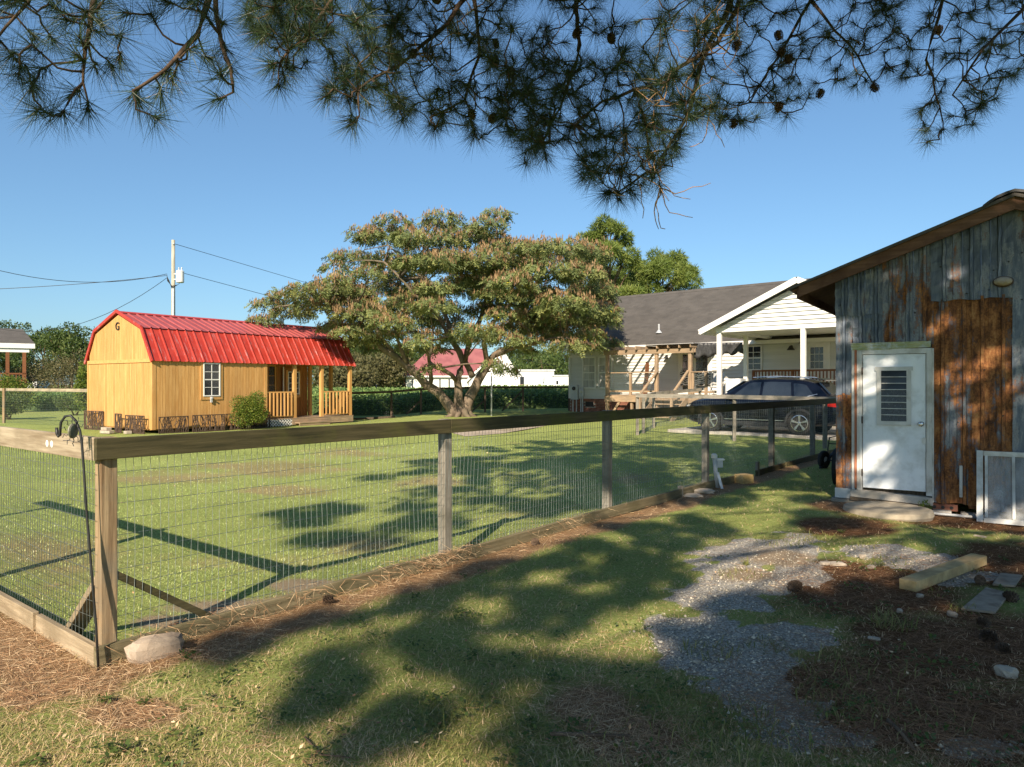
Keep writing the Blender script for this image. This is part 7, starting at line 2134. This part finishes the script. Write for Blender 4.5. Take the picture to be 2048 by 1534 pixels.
# timber beam, flat paver
a, b = G(1815, 1182), G(1958, 1128)
o = MB().beam((a.x, a.y, gzf(a.x, a.y) + 0.045), (b.x, b.y, gzf(b.x, b.y) + 0.05), 0.135, 0.085).build('timber_beam', None, None, bevel=0.005)
o.data.materials.append(surf('sawn beam wood', (0.40, 0.27, 0.11), (0.58, 0.42, 0.20), 9, rough=0.8, bump=0.3, c=(0.34, 0.23, 0.10), cs=4))
tag(o, 'short square yellowish timber beam lying on the straw', 'timber')
PAVER = surf('dirty flat paver', (0.20, 0.155, 0.11), (0.33, 0.27, 0.20), 9, rough=0.95, bump=0.3, c=(0.15, 0.10, 0.065), cs=5)
q = [G(1922, 1226), G(1990, 1233), G(2020, 1192), G(1972, 1180)]
o = MB().prism([(v.x, v.y, gzf(v.x, v.y) + 0.008) for v in q], (0, 0, 0.018)).build('flat_paver', PAVER, None, bevel=0.003); tag(o, 'flat pale paver half covered by straw at right', 'paver')
q = [G(1985, 1172), G(2030, 1176), G(2045, 1155), G(2000, 1150)]
o = MB().prism([(v.x, v.y, gzf(v.x, v.y) + 0.006) for v in q], (0, 0, 0.018)).build('flat_paver', PAVER, None, bevel=0.003); tag(o, 'second flat paver, dim and mostly under straw behind the first', 'paver')
for i, (pl, r_, lab) in enumerate((([(1776, 1450), (1800, 1472), (1830, 1512)], .011, 'fallen grey stick on dark straw near the bottom edge'), ([(1690, 1478), (1706, 1500), (1716, 1510)], .006, 'short forked twig near the bottom edge'), ([(1100, 1478), (1180, 1480), (1260, 1482)], .010, 'long thin brown stick lying in shaded grass'), ([(610, 1480), (640, 1515), (700, 1522)], .005, 'curled dry brown stem on the sunny grass'), ([(1840, 1052), (1880, 1060), (1905, 1068)], .006, 'thin twig near the white plastic pipe'))):
    pts = [Vector((p.x, p.y, gzf(p.x, p.y) + 0.015 + r_)) for p in (G(*q) for q in pl)]
    tag(MB().tube(pts, [r_, r_ * 0.85, r_ * 0.6], 7).build('fallen_stick', BARK, smooth=True), lab, 'stick', 'sticks on the ground')
# shepherd's hook with its sun ornament
hb = G(197, 1340); HY = hb.y
hk = thing('shepherd_hook', 'black iron shepherd hook with round sun ornament by the fence corner', 'garden hook', hb)
path_ = [(197, 1342), (192, 1250), (182, 1130), (172, 1010), (167, 930), (164, 890), (160, 862), (152, 842), (141, 831), (130, 833), (122, 845), (120, 862), (120, 870), (117, 873), (114, 868), (113, 855)]
MB().tube([P(a, b, HY) - hb for a, b in path_], [0.0075] * 11 + [0.0085] * 5, 8).build('rod', BLACK, hk, smooth=True)
c = P(146, 862, HY - 0.02) - hb
MB().lathe([(0.0, -0.009), (0.036, -0.008), (0.044, -0.003), (0.044, 0.003), (0.036, 0.008), (0.0, 0.009)], c, 20, Matrix.Rotation(R(88), 3, 'Z') @ Matrix.Rotation(R(90), 3, 'X')).build('sun_disc', surf('mossy bronze', (0.13, 0.13, 0.09), (0.28, 0.27, 0.20), 14, rough=0.6, metal=0.3, bump=0.3), hk)
mb = MB()
for k in range(9):
    a = 0.4 + k * 0.62
    d = Vector((math.cos(a) * 0.55, math.cos(a) * 0.3, math.sin(a))); w_ = Vector((-math.sin(a) * 0.5, 0, math.cos(a)))
    mb.tube([c + d * 0.04, c + d * 0.058 + w_ * 0.010, c + d * 0.074 - w_ * 0.008, c + d * 0.09 + w_ * 0.006], 0.0025, 5)
mb.build('sun_ray', BLACK, hk)
mb = MB().tube([P(a, b, HY) - hb for a, b in ((163, 872), (158, 884), (148, 884), (138, 880), (126, 881))], 0.0022, 5); mb.build('scroll', BLACK, hk)
# plastic standpipe at the fence
b = G(1436, 977); t = thing('standpipe', 'white plastic standpipe with a small grey box at the fence', 'pipe', b)
MB().tube([(0, 0, -0.1), P(1428.5, 914, b.y) - b], 0.034, 10).build('pipe', PIPE, t, smooth=True)
MB().lathe([(0.05, 0), (0.05, 0.05), (0.03, 0.07)], P(1428.5, 916, b.y) - b, 12).build('cap', WHITE, t)
MB().box(P(1439, 927, b.y + 0.05) - b, (0.10, 0.07, 0.13)).build('box', PIPE, t, bevel=0.01)
MB().box(P(1440, 919, b.y + 0.05) - b, (0.13, 0.08, 0.03)).build('box_lid', WHITE, t, bevel=0.008)
MB().tube([P(1435, 945, b.y - 0.03) - b, P(1444, 978, b.y - 0.12) - b], 0.026, 8).build('brace_pipe', LIGHTGREY, t)
p = G(1488, 966); o = MB().box((0, 0, 0.07), (0.26, 0.20, 0.16), Matrix.Rotation(0.5, 3, 'Z')).build('wood_block', WBEAM, bevel=0.01); o.location = p; tag(o, 'small sawn wood block beside the gap in the bottom fence boards', 'block')
for i, (px, py, h_, lab) in enumerate(((1361, 996, 0.18, 'short wooden stake holding the bottom board left of the standpipe'), (1515, 952, 0.26, 'short wooden stake holding the bottom board right of the standpipe'))):
    p = G(px, py); o = MB().box((0, 0, h_ / 2 - 0.05), (0.06, 0.05, h_ + 0.1), Matrix.Rotation(0.6, 3, 'Z')).build('wooden_stake', WGREY); o.location = p; tag(o, lab, 'stake', 'stakes along the fence foot')
# hand truck beside the shed
hb = G(1648, 938); ht = thing('hand_truck', 'black hand truck lying beside the shed with pneumatic wheels', 'hand truck', hb)
for dx, dy, mt in ((0.0, 0.0, RUBBER), (0.30, -0.42, RUBBER)):
    rot = Matrix.Rotation(R(35), 3, 'Z') @ Matrix.Rotation(R(90), 3, 'X')
    w_ = MB().lathe([(0.10, -0.04), (0.155, -0.045), (0.18, -0.025), (0.185, 0), (0.18, 0.025), (0.155, 0.045), (0.10, 0.04)], (dx, dy, 0.185), 24, rot).build('wheel', RUBBER, ht)
    MB().lathe([(0.02, -0.07), (0.03, -0.05), (0.095, -0.02), (0.105, -0.035), (0.105, 0.03), (0.03, 0.05), (0.02, 0.06)], (dx, dy, 0.185), 16, rot).build('hub', LIGHTGREY, w_)
MB().beam((-0.12, -0.10, 0.03), (0.42, 0.14, 0.50), 0.05, 0.035).build('frame', BLACK, ht)
MB().beam((0.14, -0.42, 0.03), (0.66, -0.18, 0.50), 0.05, 0.035).build('frame', BLACK, ht)
MB().tube([(0.10, 0.06, 0.36), (0.13, 0.05, 0.62), (0.26, -0.02, 0.66), (0.30, -0.05, 0.42)], 0.014, 6).build('handle', BLACK, ht)
MB().tube([(0.12, 0.05, 0.5), (0.28, -0.03, 0.5)], 0.01, 6).build('crossbar', BLACK, ht)
MB().tube([(0, 0.03, 0.185), (0.30, -0.42, 0.185)], 0.014, 6).build('axle', BLACK, ht)
p = shedpt(-0.12, 1.7); o = MB().lathe([(0.30, -0.1), (0.30, 0.1), (0.2, 0.1), (0.2, -0.1)], (0, 0, 0.3), 20, Matrix.Rotation(R(90), 3, 'Y')).build('added_tyre', RUBBER); o.location = (p.x - 0.1, p.y, 0); o.rotation_euler.z = math.atan2(SU.y, SU.x); tag(o, 'added grey tyre standing against the shed side behind the hand truck', 'tyre')  # invented extra tyre; the hand truck already has both its wheels
# weed by the door, leaf litter plants
p = shedpt(1.12, -0.22); bush('door_weed', 'small leafy green weed growing at the shed door sill', Vector((p.x, p.y, gzf(p.x, p.y))), 0.13, 0.09, 0.16, 130, 0.035, SHRUBL, 501, cat='weed', stems=5, k=5)
